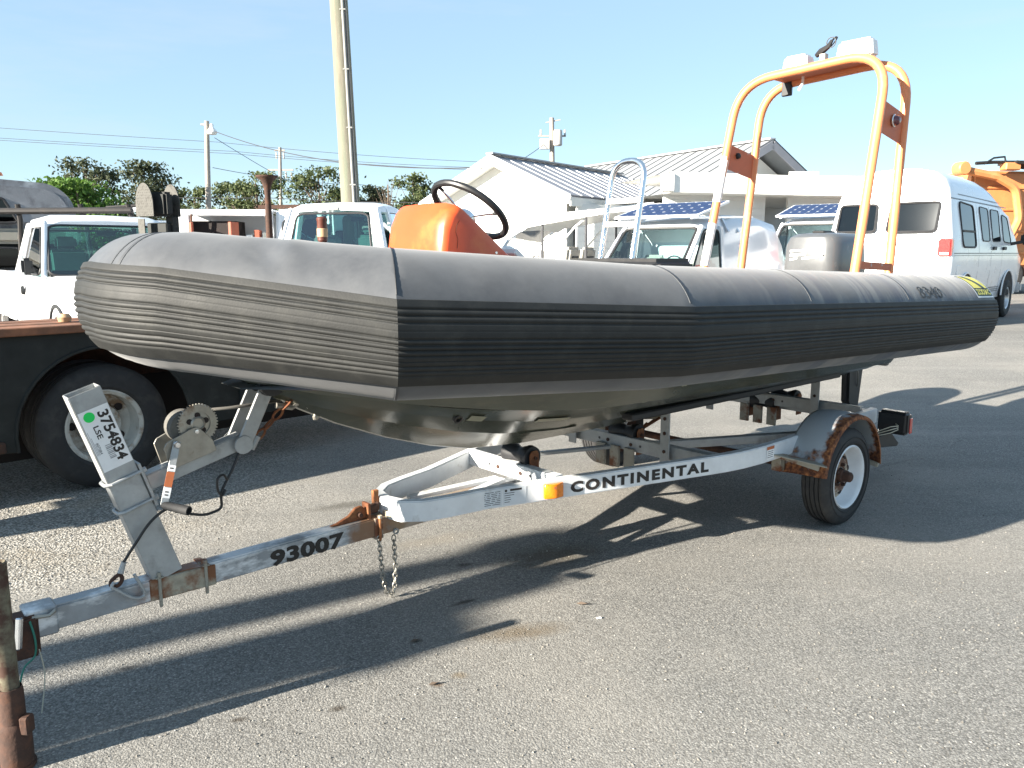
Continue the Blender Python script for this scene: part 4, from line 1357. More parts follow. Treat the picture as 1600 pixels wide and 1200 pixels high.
def wheel(vc, s):
    """trailer wheel on side s (+1 port, facing the camera)"""
    RO, WD = 0.292, 0.175
    ax = (0, -1.0 * s, 0)
    c = B(0, vc, RO - 0.004)
    prof = [(0.186, -0.070), (0.196, -0.080), (0.222, -0.088), (0.255, -0.085), (0.278, -0.072), (0.287, -0.062)]
    for g in (-0.040, -0.014, 0.014, 0.040):
        prof += [(0.2915, g - 0.011), (0.2915, g - 0.0035), (0.283, g - 0.0028), (0.283, g + 0.0028), (0.2915, g + 0.0035)]
    prof += [(0.2915, 0.055), (0.287, 0.062), (0.278, 0.072), (0.255, 0.085), (0.222, 0.088), (0.196, 0.080), (0.186, 0.070)]
    w = MB().lathe(prof, 64, c, ax).build('tyre', 'rubber', trailer, sharp=30)
    for r_, h_ in ((0.240, 0.0885), (0.208, 0.0865)):
        MB().tube([c + V(ax) * h_ + Vector((math.cos(a), 0, math.sin(a))) * r_ for a in [2 * math.pi * i / 48 for i in range(48)]], 0.0022, 5, closed=True).build('sidewall_ridge', 'rubber', w)
    MB().lathe([(0.188, 0.068), (0.193, 0.078), (0.186, 0.083), (0.178, 0.078), (0.170, 0.060), (0.163, 0.030), (0.150, 0.010), (0.142, 0.000), (0.128, -0.004), (0.120, 0.004), (0.070, 0.018), (0.048, 0.020)], 48, c, ax).build('rim', 'rim_white', w, sharp=40)
    d = MB().lathe([(0.146, 0.0015), (0.140, 0.0035), (0.124, 0.002), (0.105, 0.018), (0.075, 0.024), (0.050, 0.024)], 40, c, ax).build('rim_disc', 'rim_rusty', w, sharp=40)
    for k in range(8):
        a = 2 * math.pi * (k + 0.3) / 8
        e = Vector((math.cos(a), 0, math.sin(a)))
        t_ = Vector((-math.sin(a), 0, math.cos(a)))
        MB().prism([(math.cos(q) * 0.017, math.sin(q) * 0.012) for q in [2 * math.pi * i / 12 for i in range(12)]], c + e * 0.112 + V(ax) * 0.012, t_, e, V(ax), -0.004, 0.006).build('rim_slot', 'dark_interior', w)
    for k in range(5):
        a = 2 * math.pi * (k + 0.1) / 5
        e = Vector((math.cos(a), 0, math.sin(a)))
        MB().lathe([(0.0, 0.022), (0.009, 0.022), (0.012, 0.004), (0.012, 0.0)], 6, c + e * 0.066 + V(ax) * 0.022, ax).build('wheel_nut', 'rust_dark', w)
    MB().lathe([(0.0, 0.098), (0.022, 0.096), (0.030, 0.088), (0.031, 0.05), (0.040, 0.045), (0.044, 0.015)], 20, c, ax).build('hub_cap', 'rust_dark', w)
    MB().lathe([(0.185, -0.075), (0.15, -0.06), (0.06, -0.03), (0.03, -0.05)], 32, c, ax).build('rim_back', 'rust_dark', w)
wheel(0.885, 1)
wheel(-0.885, -1)
def fender_material():
    m = bpy.data.materials.new('fender_rusty_edge')
    m.use_nodes = True
    nt = m.node_tree
    N, L = nt.nodes, nt.links
    b = N['Principled BSDF']
    uv = N.new('ShaderNodeUVMap')
    sep = N.new('ShaderNodeSeparateXYZ')
    L.new(uv.outputs[0], sep.inputs[0])
    tc = N.new('ShaderNodeTexCoord')
    nz = N.new('ShaderNodeTexNoise')
    nz.inputs['Scale'].default_value = 16
    nz.inputs['Detail'].default_value = 7
    L.new(tc.outputs['Object'], nz.inputs['Vector'])
    ad = N.new('ShaderNodeMath'); ad.operation = 'MULTIPLY_ADD'; ad.inputs[1].default_value = 0.5
    L.new(nz.outputs[0], ad.inputs[0]); L.new(sep.outputs[0], ad.inputs[2])
    r = N.new('ShaderNodeMapRange')
    r.inputs[1].default_value, r.inputs[2].default_value = 0.46, 0.36
    L.new(ad.outputs[0], r.inputs[0])
    n2 = N.new('ShaderNodeTexNoise'); n2.inputs['Scale'].default_value = 45; n2.inputs['Detail'].default_value = 6
    L.new(tc.outputs['Object'], n2.inputs['Vector'])
    rc = N.new('ShaderNodeValToRGB')
    e = rc.color_ramp.elements
    e[0].position, e[0].color = 0.35, (0.055, 0.020, 0.012, 1)
    e[1].position, e[1].color = 0.70, (0.34, 0.14, 0.05, 1)
    q = e.new(0.52); q.color = (0.17, 0.062, 0.025, 1)
    L.new(n2.outputs[0], rc.inputs[0])
    n3 = N.new('ShaderNodeTexNoise'); n3.inputs['Scale'].default_value = 6
    L.new(tc.outputs['Object'], n3.inputs['Vector'])
    pc = N.new('ShaderNodeMix'); pc.data_type = 'RGBA'
    L.new(n3.outputs[0], pc.inputs[0]); pc.inputs[6].default_value = (0.30, 0.34, 0.38, 1); pc.inputs[7].default_value = (0.40, 0.43, 0.45, 1)
    x = N.new('ShaderNodeMix'); x.data_type = 'RGBA'
    L.new(r.outputs[0], x.inputs[0]); L.new(pc.outputs[2], x.inputs[6]); L.new(rc.outputs[0], x.inputs[7])
    L.new(x.outputs[2], b.inputs['Base Color'])
    rr_ = N.new('ShaderNodeMapRange'); rr_.inputs[3].default_value, rr_.inputs[4].default_value = 0.42, 0.9
    L.new(r.outputs[0], rr_.inputs[0]); L.new(rr_.outputs[0], b.inputs['Roughness'])
    bp = N.new('ShaderNodeBump'); bp.inputs['Distance'].default_value = 0.004
    L.new(r.outputs[0], bp.inputs['Strength']); L.new(n2.outputs[0], bp.inputs['Height']); L.new(bp.outputs[0], b.inputs['Normal'])
    MATS['fender_paint'] = m
fender_material()
def fender(s):
    n, mw = 40, 14
    rows, uvs = [], []
    a0, a1 = 172, 2      # front edge low, rear edge
    for i in range(n + 1):
        t = i / n
        a = R(a0 + (a1 - a0) * t)
        rad = 0.362
        row, q = [], []
        for j in range(mw + 3):
            if j <= mw:
                f = j / mw
                v = 0.745 + 0.245 * f
                r_ = rad + 0.012 * math.sin(math.pi * f)
            else:
                v = 0.990 + 0.003 * (j - mw)
                r_ = rad - 0.012 * (j - mw)
            p = B(r_ * math.cos(a), v * s, 0.30 + r_ * math.sin(a) * 1.0)
            row.append(p)
            edge = min(t * 1.7, (1 - t) * 1.7, (1 - min(1, j / mw)) * 0.95, 0.5)
            q.append((edge, t))
        rows.append(row)
        uvs.append(q)
    f = MB().loft(rows, closed=False, caps=False).build('fender', 'fender_paint', trailer, fix=False)
    set_uv(f, uvs)
    sm = f.modifiers.new('thickness', 'SOLIDIFY')
    sm.thickness = 0.003
    MB().beam(B(-0.50, 0.745 * s, rail_z(-0.4) - 0.02), B(-0.34, 0.99 * s, rail_z(-0.4) - 0.075), 0.08, 0.006).build('fender_bracket', 'rust_over_paint', f)
    MB().beam(B(-0.42, 0.74 * s, rail_z(-0.4) - 0.045), B(-0.36, 0.96 * s, rail_z(-0.4) - 0.09), 0.03, 0.03).build('fender_bracket', 'rust_over_paint', f)
    MB().beam(B(0.36, 0.74 * s, 0.34), B(0.37, 0.97 * s, 0.30), 0.03, 0.03).build('fender_bracket', 'rust_over_paint', f)
fender(1)
fender(-1)
for s in (1, -1):
    br = MB().prism([(0.42, 0.44), (0.66, 0.46), (0.80, 0.36), (0.78, 0.34), (0.42, 0.385)], B(0, 0.86 * s, 0), (1, 0, 0), (0, 0, 1), (0, -1, 0), -0.05, 0.05).build('lamp_bracket', 'black_plastic', trailer, bevel=0.004)
    tl = MB().box(B(0.68, 0.92 * s, 0.52), (0.085, 0.19, 0.15)).build('tail_lamp', 'black_plastic', trailer, bevel=0.018, seg=3)
    MB().box(B(0.722, 0.92 * s, 0.515), (0.012, 0.165, 0.122)).build('tail_lens', 'red_lens', tl, bevel=0.004)
    MB().box(B(0.70, 1.0165 * s, 0.505), (0.036, 0.006, 0.10)).build('side_lens', 'red_lens', tl, bevel=0.002)
    for k in range(3):
        MB().tube([B(0.40, 0.90 * s, 0.46 + 0.01 * k), B(0.46, 0.99 * s, 0.49 + 0.02 * k), B(0.55, 1.0 * s, 0.50 + 0.012 * k), B(0.63, 0.95 * s, 0.52)], 0.003, 5).build('lamp_wire', 'pale_wire', tl)

# winch post -----------------------------------------------------------
PB, PT = B(-3.60, 0, 0.385), B(-3.835, 0, 1.125)
pd = (PT - PB).normalized()
pe = Vector((pd.z, 0, -pd.x))        # across the wide face, aft
def post_pt(k, a=0.0, v=0.0):
    return PB.lerp(PT, k) + pe * a + Vector((0, -v, 0))
pw, pv, th = 0.112, 0.076, 0.005
post = MB()
outer = [(-pw / 2, -pv / 2), (pw / 2, -pv / 2), (pw / 2, pv / 2), (-pw / 2, pv / 2)]
inner = [(x - math.copysign(th, x), y - math.copysign(th, y)) for x, y in outer]
vs_ = []
for k, ring in ((0, outer), (1, outer), (1, inner), (0.6, inner)):
    vs_ += [post_pt(k, a, v) for a, v in ring]
fs_ = []
for r_ in range(3):
    for i in range(4):
        j = (i + 1) % 4
        fs_.append((r_ * 4 + i, r_ * 4 + j, (r_ + 1) * 4 + j, (r_ + 1) * 4 + i))
fs_.append((12, 13, 14, 15))
post.add(vs_, fs_)
post = post.build('winch_post', 'galvanised', trailer, bevel=0.003, seg=2)
ez_ = Vector((0, -1, 0))
def post_patch(k0, k1, a0, a1, m, name, off, parent=post):
    o_ = Vector((0, -off, 0))
    return MB().add([post_pt(k0, a0, pv / 2) + o_, post_pt(k0, a1, pv / 2) + o_, post_pt(k1, a1, pv / 2) + o_, post_pt(k1, a0, pv / 2) + o_], [(0, 1, 2, 3)]).build(name, m, parent, fix=False)
stk = post_patch(0.615, 0.915, -0.050, 0.0535, 'paper_white', 'inventory_sticker', 0.001)
# the digits read downwards along the post
down, right_ = -pd, pe
o_ = post_pt(0.893, 0.010, pv / 2 + 0.0016)
lettering('3754834', o_, down, right_, stk, 'ink', 0.050, 0.0015, width=0.195, name='sticker_number')
lettering('LSE', post_pt(0.835, -0.022, pv / 2 + 0.0016), down, right_, stk, 'ink', 0.026, 0.0005, width=0.05, name='sticker_letters')
lettering('407084', post_pt(0.76, -0.036, pv / 2 + 0.0016), down, right_, stk, 'faded_ink', 0.013, 0.0, width=0.045, name='sticker_print')
MB().lathe([(0.0, 0.0), (0.0185, 0.0)], 24, post_pt(0.882, -0.020, pv / 2 + 0.0018), (0, -1, 0)).build('green_sticker', 'green_dot', stk)
for k in range(9):
    a = 0.665 + 0.008 * k
    post_patch(a, a + 0.004 + 0.002 * (k % 3 == 0), -0.012, 0.010, 'barcode_grey', 'barcode_line', 0.0017, stk)
for k in range(3):
    post_patch(0.70, 0.82 - 0.03 * k, -0.047 + 0.004 * k, -0.0455 + 0.004 * k, 'barcode_grey', 'sticker_line', 0.0017, stk)
# u-bolts round the post that hold the winch arm
for k in (0.55, 0.40):
    loop = [post_pt(k, 0.075, pv / 2 + 0.006), post_pt(k, -0.045, pv / 2 + 0.007), post_pt(k, -pw / 2 - 0.008, pv / 2 - 0.01), post_pt(k, -pw / 2 - 0.009, 0), post_pt(k, -pw / 2 - 0.008, -pv / 2 + 0.01), post_pt(k, -0.045, -pv / 2 - 0.007), post_pt(k, 0.075, -pv / 2 - 0.006)]
    MB().tube(loop, 0.0068, 8).build('u_bolt', 'galvanised', post)
bp_ = post_pt(0.36, 0.066)
MB().beam(post_pt(0.36, 0.064), post_pt(0.59, 0.064), 0.10, 0.010, up=pe).build('clamp_plate', 'galvanised', post, bevel=0.001)
for k in (0.55, 0.40):
    for v in (-0.044, 0.044):
        MB().lathe([(0.0, 0.012), (0.011, 0.012), (0.011, 0.0)], 6, post_pt(k, 0.068, v), pe).build('clamp_nut', 'galvanised', post)
# clamp at the foot
mat('saddle_rust', (0.34, 0.30, 0.23), 0.7, 0.0, 0.2, 30, 0.3, 90, mix=((0.19, 0.075, 0.032), 8, 0.40, 0.54), mix2=((0.55, 0.50, 0.40), 120, 0.66, 0.72))
MB().box(B(-3.545, 0.0, tongue_z(-3.5)), (0.25, TONGUE_W + 0.010, TONGUE_H - 0.004)).build('post_saddle', 'saddle_rust', trailer, bevel=0.004)
for u in (-3.635, -3.46):
    MB().box(B(u, 0.044, tongue_z(u)), (0.012, 0.012, TONGUE_H + 0.05)).build('saddle_bolt', 'rust_over_paint', trailer, bevel=0.003)
    MB().lathe([(0.0, 0.020), (0.008, 0.020), (0.013, 0.012), (0.013, 0.0)], 6, B(u, 0.03, tongue_z(u) + TONGUE_H / 2 + 0.006), (0, 0, 1)).build('saddle_nut', 'rust_over_paint', trailer)
    MB().box(B(u, 0.0, tongue_z(u) + TONGUE_H / 2 + 0.004), (0.03, 0.10, 0.006)).build('saddle_strap', 'rust_over_paint', trailer, bevel=0.001)

# winch arm, roller arm -----------------------------------------------
arm_a, arm_b = post_pt(0.475, 0.07), B(-3.27, 0, 0.860)
arm = MB().beam(arm_a, arm_b, 0.062, 0.062, up=(0, 0, 1)).build('winch_arm', 'galvanised', trailer, bevel=0.004, seg=2)
up_a, up_b = B(-3.285, 0, 0.845), B(-3.165, 0, 1.085)
for s in (1, -1):
    sl = MB()
    sl.beam(up_a + Vector((0, -0.052 * s, 0)), up_b + Vector((0, -0.052 * s, 0)), 0.010, 0.062, up=(1, 0, -0.5))
    sl = sl.build('roller_arm', 'galvanised', trailer, bevel=0.004)
    MB().lathe([(0.0, 0.008), (0.012, 0.008), (0.014, 0.0)], 10, up_b + Vector((-0.008, -0.058 * s, -0.022)), (0, -1.0 * s, 0)).build('arm_bolt', 'worn_steel', sl)
    MB().lathe([(0.0, 0.006), (0.036, 0.006), (0.038, 0.0)], 16, up_a + Vector((0.0, -0.056 * s, 0.005)), (0, -1.0 * s, 0)).build('arm_pivot', 'galvanised', sl)
MB().lathe([(0.012, -0.09), (0.055, -0.09), (0.058, -0.06), (0.030, 0.0), (0.058, 0.06), (0.055, 0.09), (0.012, 0.09)], 20, up_b + Vector((0.0, 0, 0.005)), (0, 1, 0)).build('bow_roller', 'black_rubber_roller', trailer)
# hooks, rusty chain and shackle at the bow eye
MB().tube([B(-3.13, 0.03, 0.985), B(-3.06, 0.03, 0.968), B(-3.03, 0.03, 0.985), B(-3.035, 0.03, 1.03)], 0.012, 8).build('winch_hook', 'worn_steel', trailer)
MB().tube([B(-3.10, 0.035, 1.035), B(-3.04, 0.035, 1.045)], 0.007, 8).build('hook_pin', 'worn_steel', trailer)
MB().tube([B(-3.00, 0.03, 0.96), B(-2.97, 0.03, 0.99), B(-2.95, 0.03, 1.01)], 0.012, 8).build('bow_shackle', 'worn_steel', trailer)
def rusty_chain():
    b = MB()
    P0, P1 = B(-3.205, 0.03, 0.875), B(-3.085, 0.035, 0.985)
    for k in range(4):
        c = P0.lerp(P1, k / 3)
        t = (P1 - P0).normalized()
        side = Vector((0, 1, 0)) if k % 2 else t.cross(Vector((0, 1, 0)))
        b.tube([c + t * (0.028 * math.cos(a)) + side * (0.014 * math.sin(a)) for a in [2 * math.pi * i / 12 for i in range(12)]], 0.0055, 6, closed=True)
    b.build('rusty_chain', 'rust', trailer)
rusty_chain()
MB().tube([B(-3.245, 0.03, 0.82), B(-3.215, 0.03, 0.87)], 0.014, 8).build('chain_anchor', 'galvanised', trailer)

# winch ---------------------------------------------------------------
wc = B(-3.475, 0.0, 0.915)
wax = Vector((0, -1, 0))
ad_ = (arm_b - arm_a).normalized()
an_ = Vector((-ad_.z, 0, ad_.x))
def wpl(v, name):
    o_ = B(-3.49, v, 0.850)
    poly = [(-0.088, -0.03), (0.092, -0.03), (0.092, 0.015), (0.062, 0.075), (0.05, 0.088), (0.03, 0.09), (-0.072, 0.074), (-0.088, 0.058)]
    return MB().prism(poly, o_, ad_, an_, (0, -1, 0), -0.0025, 0.0025).build(name, 'worn_steel', trailer, bevel=0.0015)
wp = wpl(0.055, 'winch_plate')
wpl(-0.055, 'winch_plate')
MB().lathe([(0.0, 0.006), (0.008, 0.005), (0.009, 0.0)], 8, B(-3.49, 0.058, 0.850) + ad_ * 0.045 + an_ * 0.072, (0, -1, 0)).build('plate_rivet', 'chrome', wp)
def gear(c, r, n, w):
    poly = []
    for k in range(n):
        a = 2 * math.pi * k / n
        for da, rr_ in ((-0.30, r - 0.006), (-0.16, r), (0.16, r), (0.30, r - 0.006)):
            q = a + da * 2 * math.pi / n
            poly.append((rr_ * math.cos(q), rr_ * math.sin(q)))
    m_ = len(poly)
    inn = [(0.62 * r * math.cos(2 * math.pi * k / m_), 0.62 * r * math.sin(2 * math.pi * k / m_)) for k in range(m_)]
    b = MB()
    vs = []
    for d in (-w / 2, w / 2):
        for P in (poly, inn):
            vs += [c + Vector((x, 0, y)) + wax * d for x, y in P]
    fs = []
    for i in range(m_):
        j = (i + 1) % m_
        fs += [(i, j, m_ + j, m_ + i), (2 * m_ + i, 3 * m_ + i, 3 * m_ + j, 2 * m_ + j), (i, 2 * m_ + i, 2 * m_ + j, j), (m_ + i, m_ + j, 3 * m_ + j, 3 * m_ + i)]
    b.add(vs, fs)
    g = b.build('winch_gear', 'worn_steel', trailer, sharp=25)
    MB().lathe([(0.0, 0.004), (0.02, 0.004), (0.022, 0.010), (0.03, 0.002), (0.62 * r + 0.002, 0.0), (0.62 * r + 0.002, -0.006), (0, -0.006)], 28, c, wax).build('gear_web', 'worn_steel', g)
    for k in range(5):
        a = 2 * math.pi * k / 5 + 0.3
        MB().lathe([(0.0, 0.0042), (0.011, 0.0042), (0.011, 0.0)], 14, c + Vector((math.cos(a), 0, math.sin(a))) * (0.42 * r), wax).build('gear_hole', 'dark_interior', g)
    return g
gear(B(-3.455, 0.043, 0.958), 0.077, 40, 0.010)
drum_c = B(-3.49, 0, 0.945)
dr = MB().lathe([(0.0, -0.042), (0.045, -0.042), (0.064, -0.038), (0.064, 0.034), (0.045, 0.038), (0.0, 0.038)], 32, drum_c, wax).build('strap_drum', 'strap_grey', trailer)
tip = B(-3.10, 0, 1.0)
sp = drum_c + an_ * 0.060
for s in (1,):
    mid1 = sp.lerp(tip, 0.5) + Vector((0, 0, -0.006))
    b = MB()
    P = [sp, mid1, tip]
    vs = []
    for p in P:
        for v in (-0.026, 0.026):
            vs.append(p + Vector((0, v, 0)))
    b.add(vs, [(0, 1, 3, 2), (2, 3, 5, 4)])
    st_ = b.build('winch_strap', 'strap_grey', trailer)
    st_.modifiers.new('thickness', 'SOLIDIFY').thickness = 0.004
# crank
ca = B(-3.547, 0.070, 0.895)
cb = B(-3.618, 0.105, 0.684)
crank = MB()
crank.beam(ca + (ca - cb).normalized() * 0.012, cb, 0.026, 0.006, up=(0.3, 1, 0)).add([], [])
crank = crank.build('crank', 'galvanised', trailer, bevel=0.001)
MB().lathe([(0.0, 0.014), (0.010, 0.013), (0.014, 0.006), (0.014, 0.0)], 6, ca + Vector((0, -0.004, 0)), wax).build('crank_nut', 'chrome', crank)
for k0, k1, m_ in ((0.34, 0.44, 'paper_white'), (0.45, 0.70, 'orange_label'), (0.71, 0.88, 'paper_white')):
    MB().beam(ca.lerp(cb, k0), ca.lerp(cb, k1), 0.0265, 0.0068, up=(0.3, 1, 0)).build('crank_label', m_, crank)
for k0 in (0.38, 0.77, 0.82):
    MB().beam(ca.lerp(cb, k0), ca.lerp(cb, k0 + 0.022), 0.012, 0.0076, up=(0.3, 1, 0)).build('label_print', 'ink', crank)
hd = (B(0.50, 0.80, -0.10)).normalized()
MB().lathe([(0.0, -0.005), (0.011, -0.005), (0.013, 0.0), (0.0155, 0.01), (0.014, 0.02), (0.0165, 0.03), (0.015, 0.042), (0.017, 0.055), (0.016, 0.068), (0.0175, 0.08), (0.0175, 0.108), (0.013, 0.109), (0.012, 0.095), (0, 0.095)], 16, cb, hd).build('crank_grip', 'rubber', crank)

# black cable with its sling and hook
cab = [B(-3.29, 0.036, 0.835), B(-3.33, 0.045, 0.76), B(-3.385, 0.06, 0.68), B(-3.39, 0.06, 0.62), B(-3.42, 0.062, 0.605), B(-3.47, 0.066, 0.605), B(-3.55, 0.075, 0.635), B(-3.60, 0.080, 0.66), B(-3.66, 0.070, 0.62), B(-3.715, 0.058, 0.545), B(-3.755, 0.048, 0.485)]
def spline(P, n=6):
    out = []
    Q = [P[0]] + list(P) + [P[-1]]
    for i in range(1, len(Q) - 2):
        a, b, c, d = Q[i - 1], Q[i], Q[i + 1], Q[i + 2]
        for k in range(n):
            t = k / n
            out.append(0.5 * ((2 * b) + (c - a) * t + (2 * a - 5 * b + 4 * c - d) * t * t + (3 * b - a - 3 * c + d) * t ** 3))
    out.append(Q[-2])
    return out
MB().tube(spline(cab), 0.0055, 8).build('brake_cable', 'cable_black', trailer)
MB().tube(spline([B(-3.36, 0.056, 0.72), B(-3.375, 0.062, 0.745), B(-3.40, 0.066, 0.735), B(-3.402, 0.066, 0.69), B(-3.385, 0.064, 0.665), B(-3.37, 0.06, 0.685)]), 0.0048, 8).build('cable_loop', 'cable_black', trailer)
MB().tube([B(-3.755, 0.048, 0.485), B(-3.768, 0.045, 0.445)], [0.009, 0.012], 8).build('cable_ferrule', 'galvanised', trailer)
MB().tube(spline([B(-3.768, 0.045, 0.445), B(-3.80, 0.045, 0.425), B(-3.802, 0.045, 0.405), B(-3.78, 0.046, 0.40), B(-3.765, 0.046, 0.42), B(-3.77, 0.045, 0.44)]), 0.0075, 7).build('cable_thimble', 'rust_dark', trailer)
MB().tube(spline([B(-3.795, 0.055, 0.42), B(-3.805, 0.058, 0.405), B(-3.79, 0.058, 0.39), B(-3.74, 0.055, 0.345), B(-3.705, 0.053, 0.335), B(-3.695, 0.053, 0.355), B(-3.725, 0.053, 0.43)]), 0.0062, 8).build('snap_hook', 'galvanised', trailer)

# coupler at the nose --------------------------------------------------
MB().box(B(-4.03, 0.0, 0.335), (0.10, 0.098, 0.104)).build('coupler_sleeve', 'tongue_metal', trailer, bevel=0.006)
MB().box(B(-4.085, 0.02, 0.30), (0.085, 0.085, 0.15)).build('coupler_body', 'rust_dark', trailer, bevel=0.01, seg=2)
MB().beam(B(-4.10, 0.07, 0.385), B(-4.115, 0.085, 0.28), 0.02, 0.02).build('coupler_lever', 'chrome', trailer, bevel=0.004)
MB().tube([B(-4.06, 0.05, 0.365), B(-4.01, 0.062, 0.362), B(-3.99, 0.062, 0.375)], 0.007, 8).build('coupler_pin', 'worn_steel', trailer)
MB().tube(spline([B(-4.07, 0.065, 0.36), B(-4.06, 0.068, 0.29), B(-4.065, 0.06, 0.23), B(-4.10, 0.05, 0.19), B(-4.12, 0.05, 0.10), B(-4.11, 0.05, 0.01)]), 0.0035, 6).build('lamp_wire', 'green_wire', trailer)
MB().tube(spline([B(-4.05, 0.06, 0.25), B(-4.04, 0.055, 0.15), B(-4.06, 0.05, 0.01)]), 0.002, 6).build('lamp_wire', 'pale_wire', trailer)

# ------------------------------------------------------------------ rusty post in the left foreground
jp = thing('pipe_post', 'rust-streaked pipe post at the left edge beside the trailer coupler', 'post', (-1.56, 2.30, 0))
MB().lathe([(0.027, 0.0), (0.027, 0.64), (0.027, 0.645), (0.027, 0.675), (0.023, 0.677), (0.021, 0.60)], 24, (0, 0, 0), (0, 0, 1)).build('pipe', 'bollard_paint', jp)
MB().lathe([(0.036, 0.0), (0.036, 0.255), (0.033, 0.27), (0.031, 0.27)], 24).build('lower_sleeve', 'rust_dark', jp)
MB().lathe([(0.047, 0.0), (0.047, 0.135), (0.040, 0.15), (0.036, 0.155)], 24).build('foot_sleeve', 'rust_dark', jp)
MB().box((0.048, -0.01, 0.15), (0.03, 0.04, 0.06)).build('lug', 'rust_dark', jp, bevel=0.006)
MB().lathe([(0.052, 0.0), (0.052, 0.012), (0.036, 0.014)], 20).build('base_ring', 'rust_dark', jp)
# ------------------------------------------------------------------ shared vehicle pieces
mat('auto_dark', (0.018, 0.020, 0.022), 0.5, 0, 0.2, 8)
mat('interior_grey', (0.10, 0.11, 0.11), 0.8, 0, 0.15, 6)
mat('hub_chrome', (0.55, 0.55, 0.56), 0.3, 0.7, 0.1, 10)
def road_wheel(parent, c, ax, ro, wd, rr, rim_m='hub_chrome', tyre_m='rubber', nslots=6, dish=0.0):
    ax = V(ax)
    h = wd / 2
    t = MB().lathe([(rr, -h * 0.8), (rr + 0.03, -h), (ro * 0.86, -h * 1.02), (ro - 0.02, -h * 0.86), (ro, -h * 0.65), (ro, -h * 0.30), (ro - 0.012, -h * 0.28), (ro - 0.012, -h * 0.2), (ro, -h * 0.18), (ro, h * 0.18), (ro - 0.012, h * 0.2), (ro - 0.012, h * 0.28), (ro, h * 0.3), (ro, h * 0.65), (ro - 0.02, h * 0.86), (ro * 0.86, h * 1.02), (rr + 0.03, h), (rr, h * 0.8)], 44, c, ax).build('tyre', tyre_m, parent, sharp=30)
    MB().lathe([(rr + 0.004, h * 0.75), (rr + 0.012, h * 0.86), (rr, h * 0.9), (rr - 0.02, h * 0.8), (rr - 0.035, h * (0.35 - dish)), (rr * 0.62, h * (0.22 - dish)), (rr * 0.55, h * (0.42 - dish * 0.6)), (rr * 0.30, h * (0.5 - dish * 0.6)), (0, h * (0.5 - dish * 0.6))], 36, c, ax).build('rim', rim_m, t, sharp=40)
    e1 = Vector((1, 0, 0)) if abs(ax.x) < 0.5 else Vector((0, 1, 0))
    e1 = (e1 - ax * e1.dot(ax)).normalized()
    e2 = ax.cross(e1)
    for k in range(nslots):
        a = 2 * math.pi * (k + 0.5) / nslots
        p = V(c) + (e1 * math.cos(a) + e2 * math.sin(a)) * rr * 0.70 + ax * h * (0.30 - dish)
        MB().lathe([(0.0, 0.006), (rr * 0.11, 0.005), (rr * 0.12, -0.02)], 12, p, ax).build('rim_hole', 'dark_interior', t)
    return t

def quad(parent, name, m, P, th=0.0):
    P = [V(p) for p in P]
    n = len(P)
    b = MB().add(P, [tuple(range(n))])
    o = b.build(name, m, parent, fix=False)
    return o
def panel(parent, name, m, P, th):
    """thin slab from a planar outline"""
    P = [V(p) for p in P]
    n = len(P)
    nr = (P[1] - P[0]).cross(P[2] - P[0]).normalized() * (th / 2)
    fs = [tuple(range(n)), tuple(range(2 * n - 1, n - 1, -1))] + [(i, n + i, n + (i + 1) % n, (i + 1) % n) for i in range(n)]
    return MB().add([p + nr for p in P] + [p - nr for p in P], fs).build(name, m, parent)
def inset(P, k):
    c = sum((V(p) for p in P), Vector()) / len(P)
    return [c + (V(p) - c) * k for p in P]
def gasket(parent, P, r, m='window_gasket', name='window_seal'):
    return MB().tube([V(p) for p in P], r, 6, closed=True).build(name, m, parent)
def round_poly(P, f=0.22, n=4):
    """round the corners of a planar outline"""
    P = [V(p) for p in P]
    out = []
    m = len(P)
    for i in range(m):
        a, b, c = P[i - 1], P[i], P[(i + 1) % m]
        s, e = b.lerp(a, f), b.lerp(c, f)
        for k in range(n + 1):
            t = k / n
            out.append(s * (1 - t) ** 2 + b * 2 * t * (1 - t) + e * t * t)
    return out
def window(parent, P, glass='tinted_glass', name='window', r=0.012, f=0.16, seal='window_gasket'):
    Q = round_poly(P, f)
    w = MB().add(Q, [tuple(range(len(Q)))]).build(name, glass, parent, fix=False)
    gasket(w, Q, r, seal)
    return w

